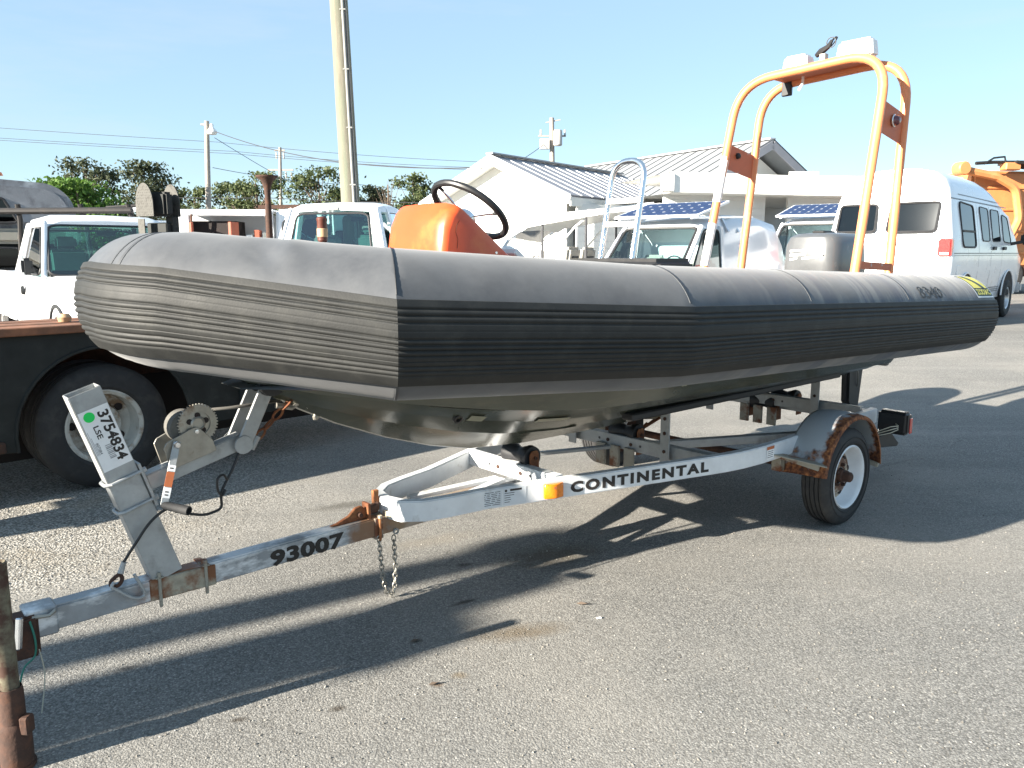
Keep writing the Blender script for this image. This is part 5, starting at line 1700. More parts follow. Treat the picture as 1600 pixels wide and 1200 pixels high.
def pickup_truck(name, label, loc, rz, paint='vehicle_white', group=None, glass='green_glass', tall=1.0):
    t = thing(name, label, 'truck', loc, rz, group)
    def sec(x, w, zb, zt, r=0.10):
        return [Vector((x, y, z)) for y, z in ((-w + 0.03, zb), (w - 0.03, zb), (w, zb + 0.10), (w + 0.02, (zb + zt) / 2 + 0.05), (w - 0.01, zt - r), (w - 0.06, zt - r * 0.3), (w - 0.16, zt), (-w + 0.16, zt), (-w + 0.06, zt - r * 0.3), (-w + 0.01, zt - r), (-w - 0.02, (zb + zt) / 2 + 0.05), (-w, zb + 0.10))]
    # lower body with bonnet
    zc = 1.17 * tall
    MB().loft([sec(-0.95, 0.93, 0.48, zc), sec(0.9, 0.93, 0.48, zc), sec(1.05, 0.93, 0.48, zc + 0.0), sec(1.6, 0.92, 0.5, zc - 0.03), sec(2.25, 0.90, 0.5, zc - 0.09), sec(2.45, 0.86, 0.52, zc - 0.16), sec(2.52, 0.80, 0.55, zc - 0.28)]).build('body', paint, t, sharp=40)
    # load bed
    bd = MB()
    bd.box((-1.98, 0, 0.75), (2.02, 1.62, 0.06))
    for s in (1, -1):
        bd.box((-1.98, 0.90 * s, 0.86), (2.04, 0.13, 0.66))
    bd.box((-2.96, 0, 0.86), (0.08, 1.9, 0.62))
    bd.box((-1.0, 0, 0.86), (0.06, 1.68, 0.66))
    bd.build('load_bed', paint, t, bevel=0.03, seg=2)
    # cab: lower corners to roof corners
    xa, xb, wl = 1.02, -0.86, 0.90
    ca, cb, wr = 0.28, -0.70, 0.72
    zr = 1.83 * tall
    rf = []
    for x, k, dz in ((ca + 0.05, 0.95, -0.05), (ca - 0.04, 1.0, 0.0), (ca - 0.3, 1.02, 0.035), (cb + 0.25, 1.02, 0.03), (cb + 0.05, 1.0, 0.0), (cb - 0.03, 0.96, -0.06)):
        w = wr * k
        rf.append([Vector((x, y, z)) for y, z in ((-w - 0.04, zr - 0.07), (-w, zr + dz), (-w * 0.8, zr + 0.05 + dz), (0, zr + 0.065 + dz), (w * 0.8, zr + 0.05 + dz), (w, zr + dz), (w + 0.04, zr - 0.07), (0, zr - 0.035))])
    MB().loft(rf).build('cab_roof', paint, t, sharp=40)
    pil = []
    for s in (1, -1):
        for n_, p0, p1, w_ in (('front_pillar', (xa - 0.03, wl * s, zc - 0.03), (ca + 0.02, wr * s, zr - 0.01), 0.07), ('door_pillar', (-0.30, (wl + 0.01) * s, zc - 0.03), (-0.36, (wr + 0.02) * s, zr - 0.01), 0.12), ('rear_pillar', (xb + 0.05, wl * s, zc - 0.03), (cb + 0.03, wr * s, zr - 0.01), 0.16)):
            MB().beam(p0, p1, 0.055, w_, up=(1, 0, 0)).build(n_, paint, t, bevel=0.015, seg=2)
        window(t, [(xa - 0.16, (wl + 0.012) * s, zc + 0.01), (-0.24, (wl + 0.012) * s, zc + 0.01), (-0.30, (wr + 0.035) * s, zr - 0.07), (ca - 0.07, (wr + 0.03) * s, zr - 0.07)], glass, 'side_window', 0.012)
        MB().lathe([(0, 0.03), (0.05, 0.03), (0.06, 0)], 10, (-0.10, (0.95) * s, zc - 0.20), (0, s, 0)).build('door_handle', 'auto_dark', t)
        mr = MB().box((0.72, 1.02 * s, zc + 0.11), (0.08, 0.12, 0.20)).build('door_mirror', 'auto_dark', t, bevel=0.03, seg=2)
        MB().beam((0.72, 0.90 * s, zc + 0.04), (0.72, 0.99 * s, zc + 0.08), 0.04, 0.04).build('mirror_arm', 'auto_dark', mr)
        for x in (1.72, -2.02):
            road_wheel(t, (x, 0.84 * s, 0.38), (0, s, 0), 0.38, 0.24, 0.21)
            MB().lathe([(0.44, -0.02), (0.48, 0.015), (0.48, 0.02), (0.44, 0.02)], 24, (x, 0.93 * s, 0.40), (0, s, 0), a0=-R(95), a1=R(95)).build('wheel_arch', 'auto_dark', t)
    window(t, [(xa, -wl + 0.05, zc + 0.0), (xa, wl - 0.05, zc + 0.0), (ca + 0.045, wr - 0.03, zr - 0.05), (ca + 0.045, -wr + 0.03, zr - 0.05)], glass, 'windscreen', 0.016, 0.10)
    window(t, [(xb - 0.012, -wl + 0.20, zc + 0.05), (xb - 0.012, wl - 0.20, zc + 0.05), (cb - 0.035, wr - 0.12, zr - 0.09), (cb - 0.035, -wr + 0.12, zr - 0.09)], glass, 'rear_window', 0.016, 0.14)
    for s in (1, -1):
        MB().add([(xb - 0.005, (wl - 0.17) * s, zc), (xb - 0.005, wl * s, zc), (cb - 0.028, wr * s, zr - 0.04), (cb - 0.028, (wr - 0.10) * s, zr - 0.04)], [(0, 1, 2, 3)]).build('rear_panel', paint, t)
    MB().box((cb - 0.04, 0, zr - 0.015), (0.03, 0.22, 0.05)).build('high_brake_lamp', 'seat_grey', t, bevel=0.01)
    # inside
    for s in (1, -1):
        st = MB().box((-0.10, 0.40 * s, zc - 0.02), (0.16, 0.48, 0.66), Matrix.Rotation(R(-12), 3, 'Y')).build('seat_back', 'interior_grey', t, bevel=0.05, seg=3)
        MB().box((-0.24, 0.40 * s, zc + 0.40), (0.08, 0.26, 0.16), Matrix.Rotation(R(-10), 3, 'Y')).build('headrest', 'interior_grey', st, bevel=0.03, seg=2)
    MB().box((0.78, 0, zc + 0.0), (0.34, 1.62, 0.12)).build('dashboard', 'auto_dark', t, bevel=0.03)
    MB().tube([Vector((0.46, 0.40, zc + 0.09)) + Vector((-0.45, 0, 0.9)).normalized().cross(Vector((0, 1, 0))) * 0.19 * math.cos(a) + Vector((0, 1, 0)) * 0.19 * math.sin(a) for a in [2 * math.pi * i / 20 for i in range(20)]], 0.014, 6, closed=True).build('steering_wheel', 'auto_dark', t)
    MB().box((ca - 0.10, 0, zr - 0.14), (0.03, 0.24, 0.07)).build('rear_view_mirror', 'auto_dark', t, bevel=0.01)
    MB().box((2.50, 0, 0.58), (0.10, 1.80, 0.18)).build('front_bumper', 'hub_chrome', t, bevel=0.03)
    MB().box((-3.08, 0, 0.55), (0.14, 1.8, 0.16)).build('rear_bumper', 'hub_chrome', t, bevel=0.03)
    for s in (1, -1):
        MB().box((2.46, 0.66 * s, 0.84), (0.06, 0.32, 0.20)).build('headlight', 'white_lens', t, bevel=0.02)
        MB().box((-3.005, 0.86 * s, 0.92), (0.03, 0.14, 0.36)).build('tail_light', 'red_lens', t, bevel=0.01)
    return t

# ------------------------------------------------------------------ white pickups
tl_ = pickup_truck('pickup_truck', 'white pickup with a black ladder rack behind the flatbed at the left', (-5.43, 10.79, 0.16), R(-50), glass='green_glass')
MB().add([(0.86, -0.30, 1.30), (0.88, -0.02, 1.30), (0.80, -0.02, 1.42), (0.78, -0.30, 1.42)], [(0, 1, 2, 3)]).build('window_notice', 'paper_white', tl_)
def ladder_rack(t, local_pts):
    pass
import mathutils
inv = (Matrix.Translation(Vector((-5.43, 10.79, 0.16))) @ Matrix.Rotation(R(-50), 4, 'Z')).inverted()
def to_left(p): return inv @ Vector(p)
rk = MB().tube([to_left((-8.2, 11.4, 2.165)), to_left((-5.30, 11.4, 2.185))], 0.045, 10).build('ladder_rack', 'rack_steel', tl_)
for x, lean in ((-6.90, 0.0), (-6.03, 0.14), (-5.36, 0.12)):
    MB().tube([to_left((x, 11.42, 2.27)), to_left((x + lean * 0.3, 11.45, 2.05)), to_left((x + lean - 0.05, 11.46, 1.35))], 0.035, 8).build('rack_post', 'rack_steel', rk)
MB().tube([to_left((-6.05, 12.2, 2.27)), to_left((-5.34, 12.2, 2.31))], 0.02, 8).build('rack_rail', 'rack_steel', rk)
MB().tube([to_left((-6.05, 12.2, 2.22)), to_left((-5.34, 12.2, 2.25))], 0.035, 8).build('rack_rail', 'aluminium', rk)
MB().box(to_left((-5.5, 11.9, 2.02)), (0.30, 1.0, 0.10)).build('roof_beacon_bar', 'vehicle_white', tl_, bevel=0.03, seg=2)

tc_ = pickup_truck('pickup_truck', 'white pickup seen from behind between the pole and the orange console', (-2.62, 13.45, 0.32), R(76), glass='green_glass', tall=1.08)

# ------------------------------------------------------------------ grey camper shell at the far left
def camper():
    t = thing('camper_van', 'dusty grey rounded camper roof behind the white pickup at the left edge', 'van', (-9.35, 12.1, 0.26), R(28))
    prof = arc(2.05, 1.95, 0.50, 0, 90, 8) + [(0.5, 2.55), (-1.5, 2.62), (-2.6, 2.55), (-2.6, 1.72), (2.50, 1.72)]
    MB().prism(prof, (0, 0, 0), (1, 0, 0), (0, 0, 1), (0, 1, 0), -0.0, 1.9).build('roof_shell', 'camper_grey', t, bevel=0.10, seg=4)
    MB().box((0.0, 0.95, 1.60), (5.2, 1.94, 0.24)).build('roof_skirt', 'camper_tan', t, bevel=0.06, seg=3)
    MB().box((-0.05, 0.95, 0.95), (5.0, 1.85, 1.10)).build('body', 'truck_black', t, bevel=0.08, seg=3)
    window(t, [(-1.6, -0.004, 1.84), (1.75, -0.004, 1.80), (1.55, -0.004, 2.20), (-1.6, -0.004, 2.26)], 'tinted_glass', 'window', 0.02, 0.10)
    window(t, [(-1.6, 0.016, 1.02), (1.9, 0.016, 1.02), (1.8, 0.016, 1.42), (-1.6, 0.016, 1.42)], 'tinted_glass', 'window', 0.02, 0.10)
    MB().lathe([(0.0, 0.06), (0.05, 0.05), (0.07, 0.0)], 12, (1.50, 0.4, 2.56), (0, 0, 1)).build('roof_lamp', 'orange_paint', t)
    for x in (-1.7, 1.6):
        road_wheel(t, (x, 0.12, 0.36), (0, -1, 0), 0.36, 0.22, 0.2)
camper()

# ------------------------------------------------------------------ dark flatbed truck, near left
def flatbed():
    t = thing('flatbed_trailer', 'black flatbed trailer with rusty deck edge and white rusty wheel behind the bow', 'trailer', (-2.735, 5.315, 0), R(44.5))
    # local x runs along the truck to the right, local -y faces the camera
    x0, x1 = -3.4, 3.4
    arch = [(0.555 * math.cos(a), 0.43 + 0.555 * math.sin(a)) for a in [R(-8 + 196 * i / 20) for i in range(21)]]
    poly = [(x0, 0.52), (arch[-1][0], arch[-1][1] + 0.0)] 
    poly = [(x0, 0.46)] + list(reversed(arch)) + [(x1, 0.46), (x1, 1.09), (x0, 1.09)]
    sk = MB().prism(poly, (0, 0, 0), (1, 0, 0), (0, 0, 1), (0, -1, 0), -0.012, 0.012).build('side_skirt', 'truck_black', t, bevel=0.003)
    MB().tube([Vector((x, -0.014, z)) for x, z in arch], 0.012, 6).build('arch_lip', 'truck_black', sk)
    MB().box((0.1, 0.62, 0.62), (3.6, 0.02, 0.92)).build('dark_backing', 'dark_interior', t)  # dark plate added to blacken the view through the arch
    bx0, bx1 = -2.2, -0.86
    bxp = MB().box(((bx0 + bx1) / 2, -0.020, 0.755), (bx1 - bx0, 0.02, 0.50)).build('locker_door', 'truck_black', sk, bevel=0.008, seg=2)
    MB().box((-1.55, -0.036, 0.80), (0.12, 0.014, 0.05)).build('locker_latch', 'worn_steel', bxp, bevel=0.004)
    for x in (0.95, 1.35):
        MB().box((x, -0.03, 0.72), (0.05, 0.04, 0.62)).build('skirt_rib', 'truck_black', sk, bevel=0.006)
    MB().beam((x0, -0.02, 0.40), (-0.62, -0.02, 0.40), 0.05, 0.07).build('step_bar', 'rust_dark', t, bevel=0.008)
    # deck of planks with a rusty edge
    MB().beam((x0, -0.03, 1.115), (x1, -0.03, 1.115), 0.05, 0.052).build('deck_edge', 'deck_rust', t, bevel=0.006)
    n = 3
    w = 0.20
    for k in range(n):
        MB().box(((x0 + x1) / 2, 0.0 + w * (k + 0.5), 1.118 + 0.003 * (k % 3)), (x1 - x0 - 0.01, w - 0.012, 0.035)).build('plank', 'deck_rust', t, bevel=0.003)
    MB().lathe([(0.0, 0.012), (0.055, 0.010), (0.06, 0.0)], 18, (-1.02, -0.012, 1.085), (0, -1, 0), a0=R(90), a1=R(270)).build('side_reflector', 'orange_label', t)
    # chassis, axle and cab ahead
    for y in (0.6, 1.5):
        MB().beam((x0, y, 0.82), (x1, y, 0.82), 0.09, 0.26).build('chassis_rail', 'rust_dark', t, bevel=0.01)
    MB().tube([(0, 0.2, 0.425), (0, 1.9, 0.425)], 0.07, 12).build('axle', 'rust_dark', t)
    for y, s in ((0.17, -1), (0.42, -1), (1.68, 1), (1.93, 1)):
        road_wheel(t, (0, y, 0.425), (0, s, 0), 0.425, 0.22, 0.245, 'truck_rim', 'rubber', 5, 0.75)
    # low dark tool chest and bits on the deck
    MB().box((-0.0, 1.38, 0.97), (6.6, 1.5, 0.04)).build('well_deck', 'truck_black', t)
    MB().box((-1.95, 0.74, 1.205), (2.9, 0.24, 0.15)).build('deck_chest', 'truck_black', t, bevel=0.02, seg=2)
    MB().box((-1.42, 0.03, 1.16), (0.14, 0.05, 0.07)).build('deck_cleat', 'auto_dark', t, bevel=0.008)
flatbed()
tag(MB().lathe([(0.0, 0.055), (0.03, 0.052), (0.045, 0.03), (0.038, 0.0), (0.0, 0.0)], 12, (-3.02, 5.40, 1.142), (0, 0, 1)).build('brass_fitting', 'tan_tape'), 'small yellowish fitting lying on the rusty flatbed deck', 'fitting')

# ------------------------------------------------------------------ tread plate guard on the flatbed
def tread_guard():
    t = thing('winch_guard', 'rounded tread-plate guard with black housing standing on the flatbed behind the bow', 'guard', (-2.96, 6.80, 1.138))
    def rp(w, h): return [(-w / 2, 0), (w / 2, 0), (w / 2, h * 0.35)] + [(w / 2 * math.cos(a), h * 0.35 + h * 0.65 * math.sin(a)) for a in [R(10 + 160 * i / 14) for i in range(15)]] + [(-w / 2, h * 0.35)]
    ex, n = Vector((0.92, -0.38, 0)), Vector((-0.38, -0.92, 0))
    a = MB().prism(rp(0.19, 0.27), (-0.07, -0.05, 0.76), ex, (0, 0, 1), n, -0.004, 0.004).build('guard_plate', 'tread_plate', t)
    b2 = MB().prism(rp(0.18, 0.27), (0.09, 0.10, 0.76), ex, (0, 0, 1), n, -0.004, 0.004).build('guard_plate', 'tread_plate', t)
    # raised lozenges of the tread pattern
    for pl_, off in ((a, Vector((-0.07, -0.05, 0.76))),):
        for j in range(11):
            for i in range(8):
                x, z = -0.08 + i * 0.023 + (0.0115 if j % 2 else 0), 0.012 + j * 0.0225
                if abs(x) > 0.085 * math.sqrt(max(0.0, 1 - max(0, (z - 0.10) / 0.175) ** 2)):
                    continue
                sg = 1 if (i + j) % 2 else -1
                d1 = ex * 0.008 + Vector((0, 0, 0.005 * sg))
                d2_ = ex * (-0.0022 * sg) + Vector((0, 0, 0.003))
                c = off + ex * x + Vector((0, 0, z)) + n * 0.0045
                MB().add([c - d1, c - d2_ + n * 0.002, c + d1, c + d2_ + n * 0.002], [(0, 1, 2, 3)]).build('tread_lozenge', 'tread_plate', pl_, fix=False)
    MB().box((0.02, 0.03, 0.86), (0.22, 0.10, 0.20), Matrix.Rotation(R(-22), 3, 'Z')).build('housing', 'truck_black', t, bevel=0.02, seg=2)
    MB().box((0.105, 0.06, 0.38), (0.075, 0.075, 0.76), Matrix.Rotation(R(-22), 3, 'Z')).build('post', 'truck_black', t, bevel=0.005)
    MB().box((0.0, 0.04, 0.64), (0.22, 0.06, 0.14), Matrix.Rotation(R(-22), 3, 'Z')).build('lower_housing', 'truck_black', t, bevel=0.01)
    MB().prism([(-0.035, -0.14), (0.035, -0.14), (0.035, 0.16), (-0.035, 0.16)], (-0.115, -0.03, 0.58), ex, (0, 0, 1), n, -0.004, 0.004).build('lower_plate', 'tread_plate', t)
    MB().beam((-0.115, -0.02, 0.0), (-0.115, -0.02, 0.60), 0.05, 0.05).build('post', 'truck_black', t)
tread_guard()

# ------------------------------------------------------------------ rusty posts behind the bow
p = thing('steel_post', 'rusty steel post with a flared flat cap rising behind the bow tube', 'post', (-2.98, 10.0, 0.12))
MB().lathe([(0.043, 0.0), (0.040, 1.95), (0.036, 2.17), (0.043, 2.26), (0.07, 2.34), (0.13, 2.385), (0.136, 2.405), (0.0, 2.41)], 20, (0, 0, 0)).build('shaft', 'rust_dark', p)
MB().box((0, 0, 0.01), (0.3, 0.3, 0.02)).build('base_plate', 'rust_dark', p)
p = thing('lever_handle', 'brown lever handle wrapped in tan tape behind the bow tube', 'handle', (-2.33, 10.0, 0.12))
MB().lathe([(0.038, 0.0), (0.038, 1.60), (0.061, 1.63), (0.061, 1.86), (0.067, 1.875), (0.067, 1.895), (0.052, 1.915), (0, 1.92)], 20).build('grip', 'leather_brown', p)
MB().lathe([(0.062, 1.67), (0.066, 1.675), (0.066, 1.77), (0.062, 1.775)], 20).build('tape_wrap', 'tan_tape', p)
MB().lathe([(0.12, 0.0), (0.12, 0.02), (0.03, 0.03)], 20).build('foot', 'rust_dark', p)

# ------------------------------------------------------------------ service truck with open lockers
def service_truck():
    t = thing('service_truck', 'white service truck body with open brown lockers behind the bow', 'truck', (-5.3, 15.0, 0.32), R(4))
    W_, H_ = 1.75, 2.05
    fr = MB()
    fr.box((0, 0.05, H_ - 0.05), (W_, 0.16, 0.10))
    fr.box((-W_ / 2 + 0.13, 0.05, 1.25), (0.26, 0.14, 1.5))
    fr.box((W_ / 2 - 0.03, 0.05, 1.25), (0.06, 0.14, 1.5))
    fr.box((0, 0.05, 0.55), (W_, 0.14, 0.14))
    fr.build('locker_frame', 'vehicle_white', t, bevel=0.015)
    MB().box((0, 1.0, 1.15), (W_, 0.06, 1.7)).build('back_panel', 'vehicle_white', t)
    MB().box((0, 0.55, H_ + 0.0), (W_ + 0.04, 1.0, 0.04)).build('roof_panel', 'vehicle_silverwhite', t, bevel=0.01)
    MB().box((-0.22, 0.45, 1.55), (0.82, 0.6, 0.62)).build('locker_box', 'dark_interior', t)
    MB().box((-0.60, 0.0, 1.50), (0.05, 0.35, 0.66), Matrix.Rotation(R(25), 3, 'Z')).build('locker_door', 'red_brown', t, bevel=0.01)
    MB().box((0.17, 0.0, 1.70), (0.08, 0.20, 0.28), Matrix.Rotation(R(-30), 3, 'Z')).build('locker_door', 'red_brown', t, bevel=0.01)
    MB().beam((-0.62, -0.02, 1.35), (-0.56, -0.04, 1.98), 0.03, 0.03).build('stay', 'rust_dark', t)
    for x, z, w, h, m in ((0.42, 1.50, 0.12, 0.22, 'white_plastic'), (0.56, 1.62, 0.10, 0.16, 'red_brown'), (0.60, 1.38, 0.16, 0.14, 'seat_grey'), (0.36, 1.30, 0.14, 0.12, 'interior_grey'), (0.72, 1.50, 0.10, 0.30, 'interior_grey')):
        MB().box((x, 0.2, z), (w, 0.2, h)).build('stored_box', m, t, bevel=0.01)
    MB().box((0.52, 0.3, 1.28), (0.6, 0.5, 0.04)).build('shelf', 'vehicle_silverwhite', t)
    # crew cab beside the lockers
    MB().loft([[Vector((x, y, z)) for y, z in ((0.0, 0.5), (1.8, 0.5), (1.8, 1.3), (1.65, 2.08), (0.12, 2.08), (0.0, 1.3))] for x in (0.92, 2.2)]).build('cab', 'vehicle_white', t, bevel=0.05, seg=3)
    window(t, [(1.02, -0.005, 1.30), (1.62, -0.005, 1.30), (1.58, 0.085, 1.88), (1.05, 0.085, 1.88)], 'clear_glass', 'side_window', 0.016)
    MB().beam((1.33, -0.02, 1.30), (1.30, 0.07, 1.88), 0.03, 0.03).build('window_bar', 'auto_dark', t)
    MB().beam((0.55, 0.4, 2.13), (1.75, 0.4, 2.15), 0.09, 0.07).build('roof_rack', 'rust_dark', t)
    for x in (-0.5, 1.6):
        road_wheel(t, (x, 0.15, 0.40), (0, -1, 0), 0.40, 0.24, 0.22)
service_truck()

# ------------------------------------------------------------------ small vans with solar panels
def solar_van(label, loc, rz, scale=1.0):
    t = thing('solar_van', label, 'van', loc, rz, 'small white vans with solar panels on the roof', scale)
    W_ = 0.74
    def sec(x, w, zt, zb=0.32, k=1.0):
        return [Vector((x, y, z)) for y, z in ((-w + 0.05, zb), (w - 0.05, zb), (w, zb + 0.12), (w + 0.01, 0.85), (w - 0.02, 1.15), (w - 0.06 * k, zt - 0.20), (w - 0.13 * k, zt - 0.05), (w - 0.28 * k, zt), (-w + 0.28 * k, zt), (-w + 0.13 * k, zt - 0.05), (-w + 0.06 * k, zt - 0.20), (-w + 0.02, 1.15), (-w - 0.01, 0.85), (-w, zb + 0.12))]
    # cargo shell behind the doors, bulging and then falling at the tail
    MB().loft([sec(0.15, W_, 1.80), sec(-0.3, W_ + 0.02, 1.88), sec(-1.2, W_ + 0.03, 1.90), sec(-1.9, W_ + 0.02, 1.82), sec(-2.2, W_, 1.62), sec(-2.36, W_ - 0.03, 1.25), sec(-2.40, W_ - 0.06, 0.95)]).build('cargo_shell', 'vehicle_silverwhite', t, sharp=50)
    # lower front body
    def low(x, w, zt): return [Vector((x, y, z)) for y, z in ((-w + 0.05, 0.32), (w - 0.05, 0.32), (w, 0.45), (w + 0.01, 0.85), (w - 0.03, zt), (-w + 0.03, zt), (-w - 0.01, 0.85), (-w, 0.45))]
    MB().loft([low(0.14, W_, 1.08), low(1.15, W_, 1.06), low(1.42, W_ - 0.01, 0.98), low(1.58, W_ - 0.05, 0.80), low(1.62, W_ - 0.08, 0.55)]).build('nose', 'vehicle_silverwhite', t, bevel=0.03, seg=2, sharp=50)
    zc, zr = 1.04, 1.70
    rf = []
    for x, dz in ((0.72, -0.03), (0.62, 0.02), (0.35, 0.08), (0.1, 0.10)):
        rf.append([Vector((x, y, z)) for y, z in ((-0.66, zr - 0.05), (-0.62, zr + dz), (-0.45, zr + 0.05 + dz), (0.45, zr + 0.05 + dz), (0.62, zr + dz), (0.66, zr - 0.05), (0, zr - 0.03))])
    MB().loft(rf).build('cab_roof', 'vehicle_silverwhite', t, sharp=40)
    for s in (1, -1):
        MB().beam((1.38, (W_ - 0.04) * s, zc - 0.05), (0.70, 0.64 * s, zr), 0.06, 0.07, up=(1, 0, 0)).build('front_pillar', 'vehicle_silverwhite', t, bevel=0.015, seg=2)
        MB().beam((0.18, (W_ - 0.01) * s, zc - 0.05), (0.16, 0.66 * s, zr), 0.06, 0.12, up=(1, 0, 0)).build('door_pillar', 'vehicle_silverwhite', t, bevel=0.015, seg=2)
        window(t, [(1.16, (W_ + 0.004) * s, zc - 0.02), (0.27, (W_ + 0.012) * s, zc - 0.04), (0.25, 0.685 * s, zr - 0.06), (0.72, 0.68 * s, zr - 0.06)], 'tinted_glass', 'side_window', 0.016, 0.16)
        MB().box((1.14, 0.90 * s, 1.06), (0.08, 0.15, 0.20)).build('door_mirror', 'auto_dark', t, bevel=0.03, seg=2)
        MB().lathe([(0, 0.02), (0.04, 0.02), (0.05, 0)], 10, (0.05, (W_ + 0.01) * s, 0.95), (0, s, 0)).build('door_handle', 'auto_dark', t)
        for x in (0.95, -1.45):
            road_wheel(t, (x, 0.62 * s, 0.28), (0, s, 0), 0.28, 0.18, 0.17)
        MB().box((1.60, 0.50 * s, 0.72), (0.06, 0.26, 0.16)).build('headlight', 'white_lens', t, bevel=0.02)
        for x in (0.0, -0.35):
            MB().beam((x, 0.72 * s, 1.62), (x, 0.58 * s, 1.86), 0.03, 0.05, up=(1, 0, 0)).build('rack_foot', 'aluminium', t)
    window(t, [(1.40, -W_ + 0.10, zc - 0.04), (1.40, W_ - 0.10, zc - 0.04), (0.745, 0.60, zr - 0.03), (0.745, -0.60, zr - 0.03)], 'clear_glass', 'windscreen', 0.022, 0.10)
    MB().tube([(1.38, 0.30, 1.04), (1.18, -0.10, 1.13)], 0.008, 6).build('wiper', 'auto_dark', t)
    for s in (1, -1):
        MB().box((0.40, 0.33 * s, 0.98), (0.14, 0.40, 0.60), Matrix.Rotation(R(-10), 3, 'Y')).build('seat_back', 'seat_grey', t, bevel=0.05, seg=3)
    MB().box((1.02, 0, 0.98), (0.36, 1.30, 0.14)).build('dashboard', 'seat_grey', t, bevel=0.04, seg=2)
    MB().tube([Vector((0.86, 0.33, 1.12)) + Vector((0.3, 0, 0.6)).normalized() * 0.16 * math.cos(a) + Vector((0, 1, 0)) * 0.16 * math.sin(a) for a in [2 * math.pi * i / 20 for i in range(20)]], 0.012, 6, closed=True).build('steering_wheel', 'auto_dark', t)
    MB().add([(0.14, -0.64, 0.5), (0.14, 0.64, 0.5), (0.14, 0.62, zr), (0.14, -0.62, zr)], [(0, 1, 2, 3)]).build('bulkhead', 'vehicle_white', t)
    # solar panel on a frame, tilted forward
    def sp(x, y): return Vector((x, y, 1.93 - 0.24 * (x - 0.45)))
    x0, x1, y0, y1 = -0.05, 0.95, -0.70, 0.70
    pn = MB()
    dz = Vector((0, 0, 0.035))
    P = [sp(x0, y0), sp(x1, y0), sp(x1, y1), sp(x0, y1)]
    pn.add([p + dz for p in P] + [p for p in P], [(0, 1, 2, 3), (7, 6, 5, 4), (0, 4, 5, 1), (1, 5, 6, 2), (2, 6, 7, 3), (3, 7, 4, 0)])
    pn = pn.build('solar_panel', 'solar_white', t, bevel=0.004)
    nx, ny = 4, 8
    cx, cy = (x1 - x0 - 0.06) / nx, (y1 - y0 - 0.06) / ny
    for i in range(nx):
        for j in range(ny):
            xa, ya = x0 + 0.03 + i * cx, y0 + 0.03 + j * cy
            g, c = 0.004, 0.022
            out = [(xa + g + c, ya + g), (xa + cx - g - c, ya + g), (xa + cx - g, ya + g + c), (xa + cx - g, ya + cy - g - c), (xa + cx - g - c, ya + cy - g), (xa + g + c, ya + cy - g), (xa + g, ya + cy - g - c), (xa + g, ya + g + c)]
            MB().add([sp(x, y) + dz * 1.08 for x, y in out], [tuple(range(8))]).build('solar_cell', 'solar_blue', pn, fix=False)
    for y in (-0.60, 0.60):
        MB().beam((0.95, y, 1.80), (-1.1, y, 1.88), 0.03, 0.03).build('rack_rail', 'aluminium', t)
    return t
solar_van('small white van with solar panel behind the boat ladder, nearer of two', (2.70, 12.70, 0.29), R(-130))
solar_van('small white van with solar panel behind the outboard motor, farther of two', (6.90, 17.8, 0.32), R(-128), 1.12)

